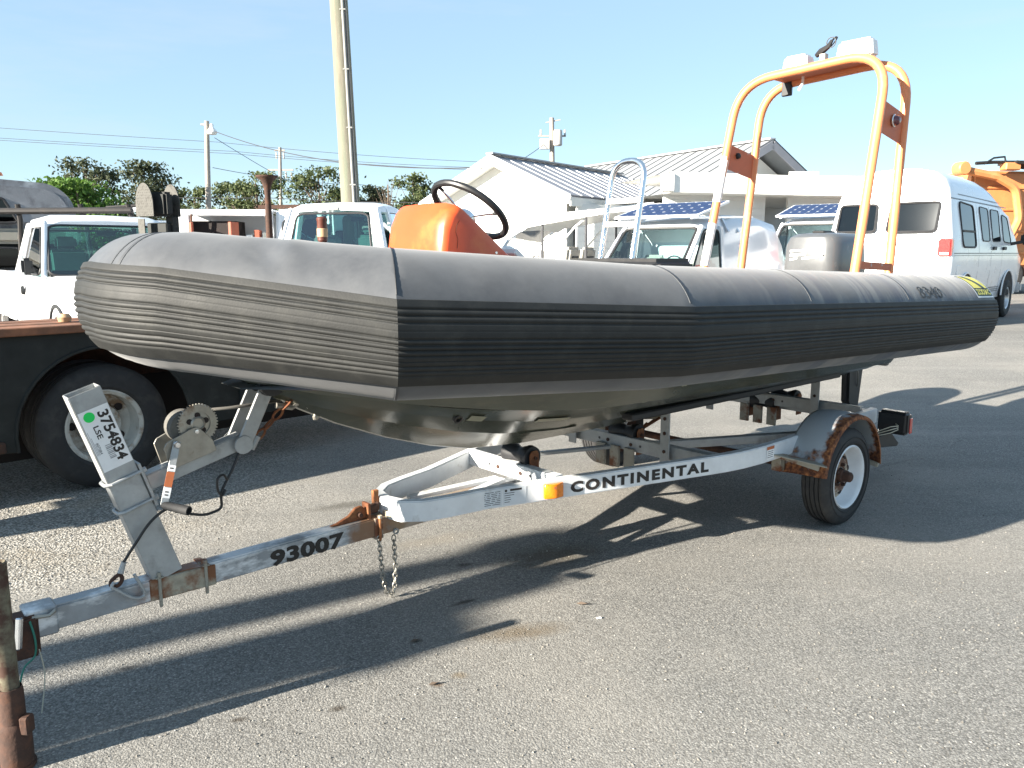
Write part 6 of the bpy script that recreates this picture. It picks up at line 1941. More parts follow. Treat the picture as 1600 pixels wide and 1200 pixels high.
# ------------------------------------------------------------------ golf cart
def golf_cart():
    t = thing('golf_cart', 'white shuttle cart with open sides, canopy and grey seats by the white house', 'cart', (1.25, 15.4, 0.32), R(146))
    rows = []
    for x, z in ((0.85, 1.72), (0.70, 1.80), (0.2, 1.87), (-1.0, 2.02), (-1.9, 2.08), (-2.1, 2.04)):
        rows.append([Vector((x, y, z + dz)) for y, dz in ((-0.66, -0.05), (-0.60, 0.03), (0, 0.06), (0.60, 0.03), (0.66, -0.05), (0.60, -0.04), (0, -0.01), (-0.60, -0.04))])
    MB().loft(rows).build('canopy', 'white_plastic', t, sharp=40)
    for s in (1, -1):
        MB().tube([(1.62, 0.60 * s, 0.85), (1.40, 0.61 * s, 1.25), (1.12, 0.61 * s, 1.58), (0.80, 0.60 * s, 1.75)], 0.032, 8).build('screen_pillar', 'vehicle_white', t)
        for x, zt in ((0.42, 1.85), (-0.50, 1.95)):
            MB().tube([(x, 0.60 * s, 0.5), (x, 0.60 * s, 1.3), (x, 0.60 * s, 1.35), (x, 0.60 * s, zt)], [0.034, 0.034, 0.022, 0.022], 8).build('canopy_post', 'trim_dark', t)
        MB().tube([(0.30, 0.55 * s, 0.95), (0.1, 0.55 * s, 1.4), (-0.25, 0.55 * s, 1.75), (-0.45, 0.55 * s, 1.88)], 0.022, 8).build('grab_rail', 'white_plastic', t)
    b = MB().add([(1.60, -0.58, 0.86), (1.60, 0.58, 0.86), (1.38, 0.59, 1.25), (1.10, 0.59, 1.58), (0.82, 0.58, 1.74), (0.82, -0.58, 1.74), (1.10, -0.59, 1.58), (1.38, -0.59, 1.25)], [(0, 1, 2, 7), (7, 2, 3, 6), (6, 3, 4, 5)]).build('windscreen', 'thin_glass', t, fix=False)
    MB().loft([[Vector((x, y, z)) for y, z in ((-0.62, 0.30), (0.62, 0.30), (0.64, zt - 0.1), (0.5, zt), (-0.5, zt), (-0.64, zt - 0.1))] for x, zt in ((1.75, 0.60), (1.55, 0.90), (1.2, 0.95), (1.0, 0.62), (-2.0, 0.62))]).build('body', 'white_plastic', t, bevel=0.02, sharp=40)
    for x in (-0.02, -1.0):
        for y in (-0.30, 0.30):
            st = MB().box((x, y, 1.08), (0.14, 0.46, 0.62), Matrix.Rotation(R(-8), 3, 'Y')).build('seat_back', 'seat_grey', t, bevel=0.05, seg=3)
            MB().box((x - 0.09, y, 1.20), (0.03, 0.24, 0.035)).build('seat_handle', 'auto_dark', st, bevel=0.008)
            MB().box((x + 0.24, y, 0.78), (0.46, 0.50, 0.14)).build('seat_cushion', 'seat_grey', t, bevel=0.04, seg=2)
    MB().tube([Vector((0.82, 0.30, 1.08)) + Vector((-0.5, 0, 0.8)).normalized() * 0.17 * math.cos(a) + Vector((0, 1, 0)) * 0.17 * math.sin(a) for a in [2 * math.pi * i / 20 for i in range(20)]], 0.012, 6, closed=True).build('steering_wheel', 'auto_dark', t)
    for s in (1, -1):
        for x in (1.2, -1.5):
            road_wheel(t, (x, 0.58 * s, 0.24), (0, s, 0), 0.24, 0.16, 0.13)
golf_cart()

# ------------------------------------------------------------------ high-roof van at the right
def high_roof_van():
    t = thing('high_roof_van', 'white high-roof van seen from behind on the right, past the boat arch', 'van', (6.42, 13.95, 0.32), R(47), None, 1.05)
    prof = [(0.80, 0.34), (0.93, 0.40), (0.97, 0.62), (1.00, 0.95), (1.00, 1.20), (0.965, 1.50), (0.915, 1.80), (0.895, 1.92), (0.875, 2.05), (0.83, 2.22), (0.74, 2.38), (0.58, 2.50), (0.35, 2.555), (0.0, 2.57)]
    def sec(x, k, kw=1.0, zl=0.0, dx=None):
        half = []
        for y, z in prof:
            if z > 1.92:
                z = 1.92 + (z - 1.92) * k
            half.append((y * kw, z))
        return [Vector((x + (dx(z) if dx else 0), y, z)) for y, z in half] + [Vector((x + (dx(z) if dx else 0), -y, z)) for y, z in reversed(half[:-1])]
    def rear(z):   # rear face leans forward with height
        return 0.02 * (z - 0.4) if z < 1.3 else 0.018 + 0.16 * (z - 1.3) ** 1.5 + (0.55 * (z - 2.2) ** 1.6 if z > 2.2 else 0)
    secs = [sec(0.0, 1.0, 0.955, 0, rear), sec(0.035, 1.0, 0.985, 0, rear), sec(0.11, 1.0, 1.0, 0, rear), sec(0.5, 1.0), sec(1.5, 1.0), sec(2.6, 0.95), sec(3.1, 0.80), sec(3.5, 0.52), sec(3.8, 0.20)]
    MB().loft(secs).build('body', 'vehicle_white', t, sharp=35)
    fr = []
    for x, zt, kw in ((3.79, 2.00, 1.0), (4.0, 1.90, 1.0), (4.35, 1.55, 1.0), (4.62, 1.24, 0.99), (5.0, 1.12, 0.96), (5.25, 1.0, 0.92), (5.32, 0.7, 0.88)):
        ring = []
        for y, z in prof[:8] + [(0.80, 1.98), (0.0, 2.0)]:
            z = min(z, zt) if z < 1.95 else zt
            ring.append((y * kw, z))
        fr.append([Vector((x, y, z)) for y, z in ring] + [Vector((x, -y, z)) for y, z in reversed(ring[:-1])])
    MB().loft(fr).build('nose', 'vehicle_white', t, sharp=35)
    def side_y(z):
        for (ya, za), (yb, zb) in zip(prof, prof[1:]):
            if z <= zb:
                return ya + (yb - ya) * (z - za) / (zb - za)
        return 0
    def sw(pts, glass='tinted_glass', name='side_window', r=0.009, f=0.14, off=0.008):
        return window(t, [(x, -side_y(z) - off, z) for x, z in pts], glass, name, r, f)
    sw([(0.62, 1.31), (1.42, 1.31), (1.38, 1.99), (0.56, 2.03)], r=0.016)
    q = 1.31 + 0.26
    MB().beam((0.62, -side_y(q) - 0.014, q), (1.41, -side_y(q) - 0.014, q), 0.012, 0.03).build('window_bar', 'window_gasket', t)
    sw([(1.86, 1.42), (2.36, 1.42), (2.34, 1.98), (1.78, 2.00)])
    sw([(2.55, 1.42), (3.12, 1.42), (3.10, 1.97), (2.53, 1.98)])
    sw([(3.34, 1.42), (3.95, 1.40), (3.76, 1.86), (3.34, 1.92)], f=0.2)
    # stripes, drip rail, door seams, handles
    def line(x0, x1, z0, z1, w, m, name, off=0.004):
        n = 12
        rows = []
        for i in range(n + 1):
            x = x0 + (x1 - x0) * i / n
            z = z0 + (z1 - z0) * i / n
            rows.append([(x, -side_y(z - w / 2) - off, z - w / 2), (x, -side_y(z + w / 2) - off, z + w / 2)])
        return MB().loft([[V(p) for p in r_] for r_ in rows], closed=False, caps=False).build(name, m, t)
    line(0.14, 3.75, 2.07, 2.05, 0.02, 'stripe_grey', 'drip_rail')
    line(0.60, 3.3, 2.15, 2.12, 0.014, 'stripe_grey', 'roof_stripe')
    line(0.12, 4.6, 1.21, 1.21, 0.016, 'stripe_grey', 'body_stripe')
    line(0.12, 4.6, 1.175, 1.175, 0.008, 'stripe_grey', 'body_stripe')
    for z in (0.60, 0.565, 0.53):
        line(1.5, 3.3, z, z, 0.016, 'stripe_grey', 'body_stripe')
    def seam(x, z0, z1):
        rows = []
        for i in range(9):
            z = z0 + (z1 - z0) * i / 8
            rows.append([Vector((x - 0.005, -side_y(z) - 0.003, z)), Vector((x + 0.005, -side_y(z) - 0.003, z))])
        MB().loft(rows, closed=False, caps=False).build('door_seam', 'stripe_grey', t)
    for x in (1.62, 2.45, 3.24):
        seam(x, 0.45, 2.02)
    for x in (2.62, 3.36):
        MB().box((x, -side_y(1.28) - 0.02, 1.30), (0.20, 0.03, 0.06)).build('door_handle', 'auto_dark', t, bevel=0.01)
    fl = MB().box((0.42, -side_y(0.9) - 0.004, 0.92), (0.20, 0.012, 0.20)).build('fuel_flap', 'vehicle_white', t, bevel=0.004)
    mr = MB().box((4.05, -1.24, 1.48), (0.13, 0.24, 0.22)).build('door_mirror', 'auto_dark', t, bevel=0.04, seg=3)
    MB().beam((3.95, -0.95, 1.38), (4.03, -1.18, 1.43), 0.06, 0.06).build('mirror_arm', 'auto_dark', mr, bevel=0.01)
    # rear face
    def rw(ya, yb, za, zb, name, r=0.020):
        return window(t, [(rear(z) - 0.012, y, z) for y, z in ((ya, za), (yb, za), (yb - (0.03 if yb < 0 else -0.0), zb), (ya - (0.04 if ya > 0 else 0), zb))], 'tinted_glass', name, r, 0.12)
    rw(0.83, 0.20, 1.56, 2.00, 'rear_window')
    rw(0.02, -0.72, 1.55, 2.01, 'rear_window')
    MB().add([(rear(z) - 0.004, 0.105 + dy, z) for z, dy in ((0.5, -0.004), (0.5, 0.004), (1.9, 0.004), (1.9, -0.004))], [(0, 1, 2, 3)]).build('door_seam', 'stripe_grey', t)
    MB().box((rear(1.25) - 0.02, -0.06, 1.38), (0.03, 0.16, 0.035)).build('door_handle', 'hub_chrome', t, bevel=0.008)
    MB().box((rear(2.18) - 0.012, 0.13, 2.18), (0.05, 0.26, 0.05)).build('cargo_lamp', 'hub_chrome', t, bevel=0.015, seg=2)
    tlm = MB().box((0.055, -0.885, 1.30), (0.14, 0.20, 0.28)).build('tail_light', 'red_lens', t, bevel=0.02, seg=2)
    MB().box((0.050, -0.885, 1.205), (0.14, 0.14, 0.05)).build('reversing_lens', 'white_lens', tlm, bevel=0.01)
    MB().box((0.055, 0.885, 1.30), (0.14, 0.20, 0.28)).build('tail_light', 'red_lens', t, bevel=0.02, seg=2)
    MB().box((-0.10, 0, 0.50), (0.16, 1.96, 0.18)).build('rear_bumper', 'hub_chrome', t, bevel=0.04, seg=2)
    MB().box((5.36, 0, 0.52), (0.14, 1.9, 0.20)).build('front_bumper', 'hub_chrome', t, bevel=0.04, seg=2)
    for s in (1, -1):
        for x in (0.95, 3.86):
            road_wheel(t, (x, 0.92 * s, 0.36), (0, s, 0), 0.36, 0.22, 0.2)
            MB().lathe([(0.0, 0.0), (0.46, 0.0)], 28, (x, 1.004 * s, 0.42), (0, s, 0), a0=-R(88), a1=R(88)).build('wheel_arch', 'dark_interior', t)
            MB().tube([(x + 0.47 * math.sin(a), 1.006 * s, 0.42 + 0.47 * math.cos(a)) for a in [R(-88 + 176 * i / 16) for i in range(17)]], 0.014, 6).build('arch_lip', 'vehicle_white', t)
    road = None
high_roof_van()

# ------------------------------------------------------------------ orange loader truck at the far right
def orange_truck():
    t = thing('loader_truck', 'orange loader truck with folded arm behind the white van at the right edge', 'truck', (15.2, 25.0, 0.4), R(8))
    MB().box((1.5, 1.2, 2.2), (5.6, 2.4, 2.9)).build('hopper', 'garbage_orange', t, bevel=0.08, seg=2)
    for z in (1.2, 1.85, 2.5, 3.15):
        MB().box((1.5, -0.02, z), (5.5, 0.05, 0.07)).build('body_rib', 'garbage_orange', t, bevel=0.01)
    arm = rounded_path([(-2.05, -0.3, 3.66), (-0.75, -0.3, 3.44), (-0.1, -0.3, 3.12), (0.12, -0.3, 2.2), (-0.35, -0.3, 1.2)], 0.5, 6)
    MB().tube(arm, 0.12, 8).build('lift_arm', 'garbage_orange', t)
    MB().lathe([(0, 0.2), (0.17, 0.2), (0.20, 0.16), (0.20, -0.16), (0.17, -0.2), (0, -0.2)], 20, (-1.95, -0.3, 3.66), (0, 1, 0)).build('arm_joint', 'garbage_orange', t)
    MB().tube([(-1.5, -0.32, 3.82), (-0.9, -0.32, 3.86), (0.3, -0.32, 3.88)], 0.05, 8).build('hydraulic_ram', 'rack_steel', t)
    MB().box((0.35, -0.1, 3.80), (1.3, 0.8, 0.08), Matrix.Rotation(R(6), 3, 'Y')).build('grate', 'rack_steel', t)
    MB().box((-0.35, -0.3, 3.74), (0.5, 0.3, 0.22)).build('ram_mount', 'garbage_orange', t, bevel=0.03)
    MB().tube([(-1.25, -0.35, 3.80), (-0.95, -0.35, 3.98), (-0.6, -0.35, 4.02), (-0.55, -0.35, 3.86)], 0.03, 6).build('hose', 'cable_black', t)
    MB().box((1.5, 0.9, 0.62), (6.2, 1.7, 0.3)).build('chassis', 'rust_dark', t)
    MB().box((-0.5, -0.1, 0.85), (0.5, 0.3, 0.5)).build('side_tank', 'red_brown', t, bevel=0.03)
    for x in (0.2, 1.5, 4.0):
        road_wheel(t, (x, 0.1, 0.5), (0, -1, 0), 0.5, 0.28, 0.28, 'seat_grey')
orange_truck()
# ------------------------------------------------------------------ buildings
def roof_slope(parent, a, b, c, d, m, seam_m, n, name='roof', th=0.05, rib=0.04, seam_w=0.035):
    """a-b eave, d-c ridge; standing seams run from eave to ridge"""
    a, b, c, d = V(a), V(b), V(c), V(d)
    r = panel(parent, name, m, [a, b, c, d], th)
    nr = (b - a).cross(d - a).normalized()
    if nr.z < 0: nr = -nr
    mesh = None
    for i in range(n + 1):
        t = i / n
        p, q = a.lerp(b, t) + nr * (th / 2 + rib / 2), d.lerp(c, t) + nr * (th / 2 + rib / 2)
        MB().beam(p, q, seam_w, rib, up=nr).build('standing_seam', seam_m, r)
    return r

def house():
    t = thing('white_house', 'white gabled house with grey standing-seam metal roof behind the console', 'house', (0, 0, 0))
    pk = Vector((-0.70, 26.0, 4.62)); re = Vector((1.72, 24.2, 3.27)); le = Vector((-3.12, 27.8, 3.27))
    rd = Vector((0.60, 0.80, 0)); L_ = 8.4
    g = (re - le).normalized(); g.z = 0
    out = Vector((-rd.x, -rd.y, 0))
    # walls set back under the overhang
    def dn(p, z): return Vector((p.x, p.y, z))
    s = rd * 0.45
    wl, wr_ = le.lerp(re, 0.07) + s, le.lerp(re, 0.93) + s
    fr = [dn(wl, 0.3), dn(wr_, 0.3), dn(wr_, 3.30), dn(pk + s, 4.48), dn(wl, 3.30)]
    MB().add(fr + [p + rd * (L_ - 0.9) for p in fr], [(0, 1, 2, 3, 4), (9, 8, 7, 6, 5), (0, 5, 6, 1), (1, 6, 7, 2), (4, 9, 5, 0)]).build('wall', 'building_white', t, sharp=30)
    # sloping soffit panel shadowed by the overhang
    roof_slope(t, re, re + rd * L_, pk + rd * L_, pk, 'roof_metal', 'seam_metal', 13, rib=0.014)
    roof_slope(t, le + rd * L_, le, pk, pk + rd * L_, 'roof_metal', 'seam_metal', 13, rib=0.014)
    MB().beam(pk + out * 0.02 + Vector((0, 0, 0.07)), pk + rd * L_ + Vector((0, 0, 0.07)), 0.28, 0.05).build('ridge_cap', 'roof_metal_far', t)
    for e in (re, le):
        d = (pk - e)
        MB().beam(e + out * 0.02 - Vector((0, 0, 0.13)), pk + out * 0.02 - Vector((0, 0, 0.13)), 0.06, 0.24).build('barge_board', 'building_white', t)
        panel(t, 'soffit', 'siding_white', [e + Vector((0, 0, -0.24)), pk + Vector((0, 0, -0.24)), pk + s + Vector((0, 0, -0.24)), e + s + Vector((0, 0, -0.24))], 0.02)
    MB().beam(re + Vector((0, 0, -0.17)) , re + rd * L_ + Vector((0, 0, -0.17)), 0.05, 0.26).build('fascia', 'building_white', t)
    # lean-to carport wall with horizontal siding on the right
    a, b = Vector((1.95, 24.6, 0)), Vector((6.0, 27.0, 0))
    d = (b - a).normalized(); n = Vector((d.y, -d.x, 0))
    w = MB().prism([(0, 0.3), (4.7, 0.3), (4.7, 3.05), (0, 3.05)], a, d, (0, 0, 1), n, -0.05, 0.0).build('side_wall', 'siding_white', t)
    for k in range(12):
        z = 0.45 + k * 0.215
        MB().prism([(0.0, 0.0), (4.7, 0.0), (4.7, 0.205), (0.0, 0.205)], a + Vector((0, 0, z)) , d, (0, 0, 1), n, 0.003, 0.018).build('siding_board', 'siding_white', w)
    MB().box((1.67, 17.2, 1.40), (0.13, 0.13, 2.2)).build('porch_post', 'building_white', t, bevel=0.01)
    panel(t, 'porch_roof', 'white_plastic', [(0.2, 17.1, 2.28), (3.0, 17.3, 2.62), (3.4, 20.0, 2.75), (0.4, 20.0, 2.45)], 0.08)
    MB().box((3.1, 19.6, 1.5), (0.13, 0.13, 2.3)).build('porch_post', 'building_white', t, bevel=0.01)
    MB().box((0.4, 19.6, 1.35), (0.13, 0.13, 2.1)).build('porch_post', 'building_white', t, bevel=0.01)
house()

def barn():
    t = thing('long_building', 'long building with pale metal roof and dark open gable behind the arch', 'building', (0, 0, 0))
    r0, r1 = Vector((9.45, 30.0, 5.62)), Vector((3.6, 39.6, 5.62))
    d = (r1 - r0).normalized()
    n = Vector((-d.y, d.x, 0))            # towards the left and the camera
    if n.x > 0: n = -n
    e0, e1 = r0 + n * 5.0 + Vector((0, 0, -2.45)), r1 + n * 5.0 + Vector((0, 0, -2.45))
    f0, f1 = r0 - n * 3.4 + Vector((0, 0, -1.85)), r1 - n * 3.4 + Vector((0, 0, -1.85))
    roof_slope(t, e1, e0, r0, r1, 'roof_metal_far', 'stripe_grey', 18, rib=0.03, seam_w=0.03)
    roof_slope(t, f0, f1, r1, r0, 'roof_metal_far', 'trim_dark', 18)
    MB().beam(r0 + Vector((0, 0, 0.06)), r1 + Vector((0, 0, 0.06)), 0.3, 0.06).build('ridge_cap', 'seam_metal', t)
    def dn(p, z): return Vector((p.x, p.y, z))
    s = d * 1.1
    i0, j0 = e0.lerp(r0, 0.08) + s, f0.lerp(r0, 0.08) + s
    P = [dn(i0, 0.3), dn(j0, 0.3), dn(j0, j0.z - 0.15), dn(r0 + s, r0.z - 0.2), dn(i0, i0.z - 0.15)]
    MB().add(P + [p + d * 9 for p in P], [(0, 1, 2, 3, 4), (9, 8, 7, 6, 5), (0, 5, 6, 1), (1, 6, 7, 2), (4, 9, 5, 0)]).build('wall', 'siding_white', t, sharp=30)
    for e in (e0, f0):
        MB().beam(e + Vector((0, 0, -0.16)), r0 + Vector((0, 0, -0.16)), 0.08, 0.28).build('barge_board', 'roof_metal', t)
    MB().beam(e0 + Vector((0, 0, -0.14)), e1 + Vector((0, 0, -0.14)), 0.14, 0.18).build('gutter', 'building_white', t)
barn()

def flat_building():
    t = thing('flat_roofed_building', 'low white flat-roofed building with deep white fascia left of the high-roof van', 'building', (0, 0, 0))
    c = Vector((8.45, 24.6, 0))
    a = Vector((4.55, 23.4, 0)); b = Vector((15.0, 25.4, 0))
    for p, q in ((a, c), (c, b)):
        d = (q - p).normalized()
        nn = Vector((d.y, -d.x, 0))
        ln = (q - p).length
        MB().prism([(0, 3.30), (ln, 3.30), (ln, 3.88), (0, 3.88)], p, d, (0, 0, 1), nn, -0.12, 0.0).build('fascia', 'building_white', t, bevel=0.01)
        w0 = p - nn * 1.0
        w = MB().prism([(0.3, 0.3), (ln - 0.3, 0.3), (ln - 0.3, 3.36), (0.3, 3.36)], w0, d, (0, 0, 1), nn, -0.1, 0.0).build('wall', 'siding_white', t)
        k = 0
        while 1.2 + k * 0.22 < 3.2:
            MB().prism([(0.3, 0), (ln - 0.3, 0), (ln - 0.3, 0.21), (0.3, 0.21)], w0 + Vector((0, 0, 1.2 + k * 0.22)), d, (0, 0, 1), nn, 0.003, 0.018).build('siding_board', 'siding_white', w)
            k += 1
    MB().add([a + Vector((0, 0, 3.86)), c + Vector((0, 0, 3.86)), b + Vector((0, 0, 3.86)), Vector((10, 33, 3.86)), Vector((3.5, 27, 3.86))], [(0, 1, 2, 3, 4)]).build('roof_deck', 'building_white', t)
    MB().add([a + Vector((0.1, 0.1, 3.31)), c + Vector((0, 0.1, 3.31)), b + Vector((0, 0, 3.31)), Vector((10, 33, 3.31)), Vector((3.5, 27, 3.31))], [(0, 1, 2, 3, 4)]).build('soffit', 'siding_white', t)
    MB().box((9.0, 25.4, 3.98), (0.9, 0.05, 0.18)).build('roof_vent', 'building_white', t)
    MB().box((4.45, 23.5, 3.58), (0.35, 0.3, 0.5)).build('downpipe_head', 'building_white', t, bevel=0.02)
flat_building()

# ------------------------------------------------------------------ poles and wires
def pole(name, label, base, top, r0, r1, m='wood_pole'):
    t = thing(name, label, 'pole', base)
    off = Vector(top) - Vector(base)
    MB().tube([off * (i / 10) for i in range(11)], [r0 + (r1 - r0) * i / 10 for i in range(11)], 20).build('shaft', m, t)
    return t, off
t, off = pole('utility_pole', 'thick wooden utility pole with grey conduit behind the white pickup', (-2.70, 14.0, 0.32), (-2.96, 14.0, 9.6), 0.165, 0.135)
cd = Vector((0.085, -0.135, 0))
MB().tube([cd + off * (i / 10) for i in range(10)], 0.026, 10).build('conduit', 'conduit_grey', t)
MB().tube([cd + Vector((0.045, 0.025, 0)) + off * (i / 10) for i in range(10)], 0.012, 8).build('cable', 'wood_pole_far', t)
for k in range(9):
    MB().box(cd + off * (0.06 + 0.1 * k), (0.10, 0.05, 0.025)).build('pipe_strap', 'conduit_grey', t, bevel=0.004)
t, off = pole('utility_pole', 'wooden utility pole with a street lamp among the trees at left', (-14.98, 40.0, 0.35), (-14.68, 40.0, 7.85), 0.15, 0.11, 'wood_pole_far')
lm = MB().tube([(0.29, 0, 7.0), (0.5, -0.1, 7.25), (0.60, -0.2, 7.28), (0.66, -0.25, 7.2)], 0.025, 8).build('lamp_arm', 'aluminium', t)
MB().lathe([(0.0, 0.40), (0.06, 0.38), (0.08, 0.22), (0.22, 0.06), (0.24, 0.0), (0.20, -0.10), (0.0, -0.14)], 16, (0.62, -0.25, 6.95)).build('lamp_head', 'white_lens', lm)
MB().beam((0.0, 0, 7.35), (0.6, 0, 7.30), 0.08, 0.09).build('cross_arm', 'wood_pole_far', t)
t, off = pole('utility_pole', 'far wooden utility pole with insulator cross-arm above the trees', (-19.95, 70.0, 0.35), (-19.62, 70.0, 10.4), 0.17, 0.12, 'wood_pole_far')
for z, w in ((8.2, 1.1), (9.8, 0.45)):
    MB().beam((0.28 - w, 0, z), (0.28 + w, 0, z), 0.10, 0.13).build('cross_arm', 'wood_pole_far', t)
for x, z in ((-0.72, 8.0), (1.22, 8.0), (0.75, 8.05), (0.0, 9.65), (0.62, 9.65)):
    MB().lathe([(0.0, 0.0), (0.07, -0.02), (0.05, -0.15), (0.08, -0.2), (0.05, -0.35), (0.08, -0.4), (0.04, -0.55), (0, -0.6)], 10, (x, 0, z)).build('insulator', 'insulator', t)
t, off = pole('utility_pole', 'utility pole with a grey transformer rising behind the white house', (2.32, 45.0, 0.35), (2.15, 45.0, 8.8), 0.16, 0.12, 'wood_pole_far')
MB().lathe([(0.0, 0.85), (0.20, 0.82), (0.24, 0.75), (0.24, 0.05), (0.2, 0.0), (0, 0)], 18, (0.15, -0.32, 6.95)).build('transformer', 'insulator', t)
MB().box((-0.55, -0.2, 7.05), (0.55, 0.2, 0.55)).build('switch_box', 'insulator', t, bevel=0.03)
MB().beam((-0.9, 0, 7.5), (0.6, 0, 7.5), 0.08, 0.08).build('cross_arm', 'wood_pole_far', t)
MB().beam((-0.5, 0, 8.2), (0.3, 0, 8.35), 0.06, 0.06).build('cross_arm', 'wood_pole_far', t)
for x in (-0.75, 0.55):
    MB().lathe([(0.0, 0.3), (0.05, 0.28), (0.05, 0.05), (0.07, 0.0)], 10, (x, 0, 7.55)).build('insulator', 'insulator', t)

def wire(label, pts, r, sag=0.0):
    P = [V(p) for p in pts]
    out = []
    for a, b in zip(P, P[1:]):
        n = 16
        for k in range(n):
            t_ = k / n
            q = a.lerp(b, t_)
            q.z -= sag * 4 * t_ * (1 - t_)
            out.append(q)
    out.append(P[-1])
    tag(MB().tube(out, r, 5).build('power_line', 'wire'), label, 'wire', 'overhead power lines')
wire('uppermost thin power line crossing the sky behind the poles', [(-60, 60, 12.3), (-21.3, 60, 9.51), (-2.33, 60, 8.12), (7, 60, 7.5)], 0.016, 0.15)
wire('thin power line just under the uppermost one, left of the thick pole', [(-60, 60, 11.4), (-20, 60, 8.85), (-2.33, 60, 7.71), (7, 60, 7.2)], 0.016, 0.15)
wire('lowest of the three parallel thin power lines in the sky', [(-60, 60, 11.2), (-20, 60, 8.68), (-2.33, 60, 7.53), (7, 60, 7.0)], 0.016, 0.12)
wire('dark service wire sagging from the lamp pole to the white house', [(-14.49, 40, 7.44), (-0.9, 26, 4.25)], 0.018, 0.55)
wire('dark wire dropping from the lamp pole towards the far trees', [(-14.35, 40, 7.08), (-9.0, 50, 3.6)], 0.014, 0.2)
wire('thin wire leaving the middle of the lamp pole to the right', [(-14.53, 40, 5.68), (-10.28, 55, 6.12), (0, 70, 6.5)], 0.014, 0.2)
wire('long dark cable low in front of the distant trees', [(-40, 50, 5.3), (-14.7, 50, 4.9), (-2.5, 50, 4.65)], 0.022, 0.12)
wire('short wire from the transformer pole down to the house ridge', [(1.85, 45, 7.5), (-1.5, 38, 5.0)], 0.016, 0.2)

# ------------------------------------------------------------------ trees
def leaf_mat(name, c0, c1):
    m = bpy.data.materials.new(name)
    m.use_nodes = True
    nt = m.node_tree
    b = nt.nodes['Principled BSDF']
    g = nt.nodes.new('ShaderNodeNewGeometry')
    x = nt.nodes.new('ShaderNodeMix')
    x.data_type = 'RGBA'
    nt.links.new(g.outputs['Random Per Island'], x.inputs[0])
    x.inputs[6].default_value = c0 + (1,)
    x.inputs[7].default_value = c1 + (1,)
    nt.links.new(x.outputs[2], b.inputs['Base Color'])
    b.inputs['Roughness'].default_value = 0.6
    b.inputs['Specular IOR Level'].default_value = 0.3
    tr = nt.nodes.new('ShaderNodeBsdfTranslucent')
    nt.links.new(x.outputs[2], tr.inputs[0])
    mx = nt.nodes.new('ShaderNodeMixShader')
    mx.inputs[0].default_value = 0.3
    nt.links.new(b.outputs[0], mx.inputs[1])
    nt.links.new(tr.outputs[0], mx.inputs[2])
    nt.links.new(mx.outputs[0], nt.nodes['Material Output'].inputs[0])
    MATS[name] = m
leaf_mat('leaf_bright', (0.045, 0.105, 0.018), (0.12, 0.21, 0.04))
leaf_mat('leaf_dark', (0.038, 0.050, 0.028), (0.085, 0.098, 0.050))
leaf_mat('leaf_pine', (0.045, 0.068, 0.028), (0.11, 0.13, 0.052))
def tree(label, base, top, width, leaves, m, seed, clumps=26, leaf=0.16, low=0.35, sparse=1.0, trunk_r=0.13, flat=0.55, clump_r=0.30):
    rnd = random.Random(seed)
    t = thing('tree', label, 'tree', base, 0, 'trees beyond the yard')
    H_ = top - base[2]
    w = width / 2
    tr = MB()
    bend = rnd.uniform(-0.15, 0.15) * w
    tp = [Vector((bend * (i / 6) ** 2, 0.05 * math.sin(i), H_ * 0.92 * i / 6)) for i in range(7)]
    tr.tube(tp, [trunk_r * (1 - 0.12 * i) for i in range(7)], 8)
    cs = []
    for k in range(clumps):
        a = rnd.random() * 6.283
        f = rnd.random()
        z = low + (1.0 - low) * (k + 0.5) / clumps
        prof = math.sin(math.pi * (0.12 + 0.80 * (z - low) / (1 - low))) ** 0.6
        rad = w * prof * (0.35 + 0.65 * f)
        c = Vector((rad * math.cos(a) + bend * z * z, rad * math.sin(a), H_ * min(0.97, z + rnd.uniform(-0.05, 0.05))))
        cs.append(c)
        s = tp[min(6, int(z * 5))]
        tr.tube([s, s.lerp(c, 0.55) + Vector((0, 0, -0.08 * H_ * 0.3)), c], [trunk_r * 0.32, trunk_r * 0.2, trunk_r * 0.08], 5)
    tr.build('trunk', 'bark', t)
    b = MB()
    vs, fs = [], []
    for k in range(leaves):
        c = rnd.choice(cs)
        r = w * clump_r * rnd.uniform(0.6, 1.3)
        d = Vector((rnd.gauss(0, 1), rnd.gauss(0, 1), rnd.gauss(0, 1) * flat))
        p = c + d * r * 0.55
        p.z = min(p.z, H_ * 1.01)
        u = Vector((rnd.gauss(0, 1), rnd.gauss(0, 1), rnd.gauss(0, 1))).normalized()
        v = u.cross(Vector((rnd.gauss(0, 1), rnd.gauss(0, 1), rnd.gauss(0, 1)))).normalized()
        l_ = leaf * rnd.uniform(0.6, 1.4)
        o = len(vs)
        vs += [p - u * l_ * 0.5, p + v * l_ * 0.28, p + u * l_ * 0.5, p - v * l_ * 0.28]
        fs.append((o, o + 1, o + 2, o + 3))
    b.add(vs, fs).build('crown', m, t, fix=False)
    return t
gz_ = 0.35
tree('tall dark feathery tree at left, left of its twin', (-19.5, 38, gz_), 5.8, 2.9, 4200, 'leaf_dark', 1, 40, 0.17, 0.25, clump_r=0.36)
tree('tall dark feathery tree just left of the tread-plate guard', (-17.4, 38.2, gz_), 5.65, 3.0, 5200, 'leaf_dark', 2, 44, 0.17, 0.25, clump_r=0.38)
tree('bright green leafy tree above the white pickup roof', (-17.9, 34, gz_), 4.55, 3.4, 6500, 'leaf_bright', 3, 38, 0.19, 0.22, clump_r=0.40)
tree('small sparse tree peeping over the grey camper roof', (-30.5, 55, gz_), 6.7, 2.0, 900, 'leaf_dark', 4, 16, 0.22, 0.45)
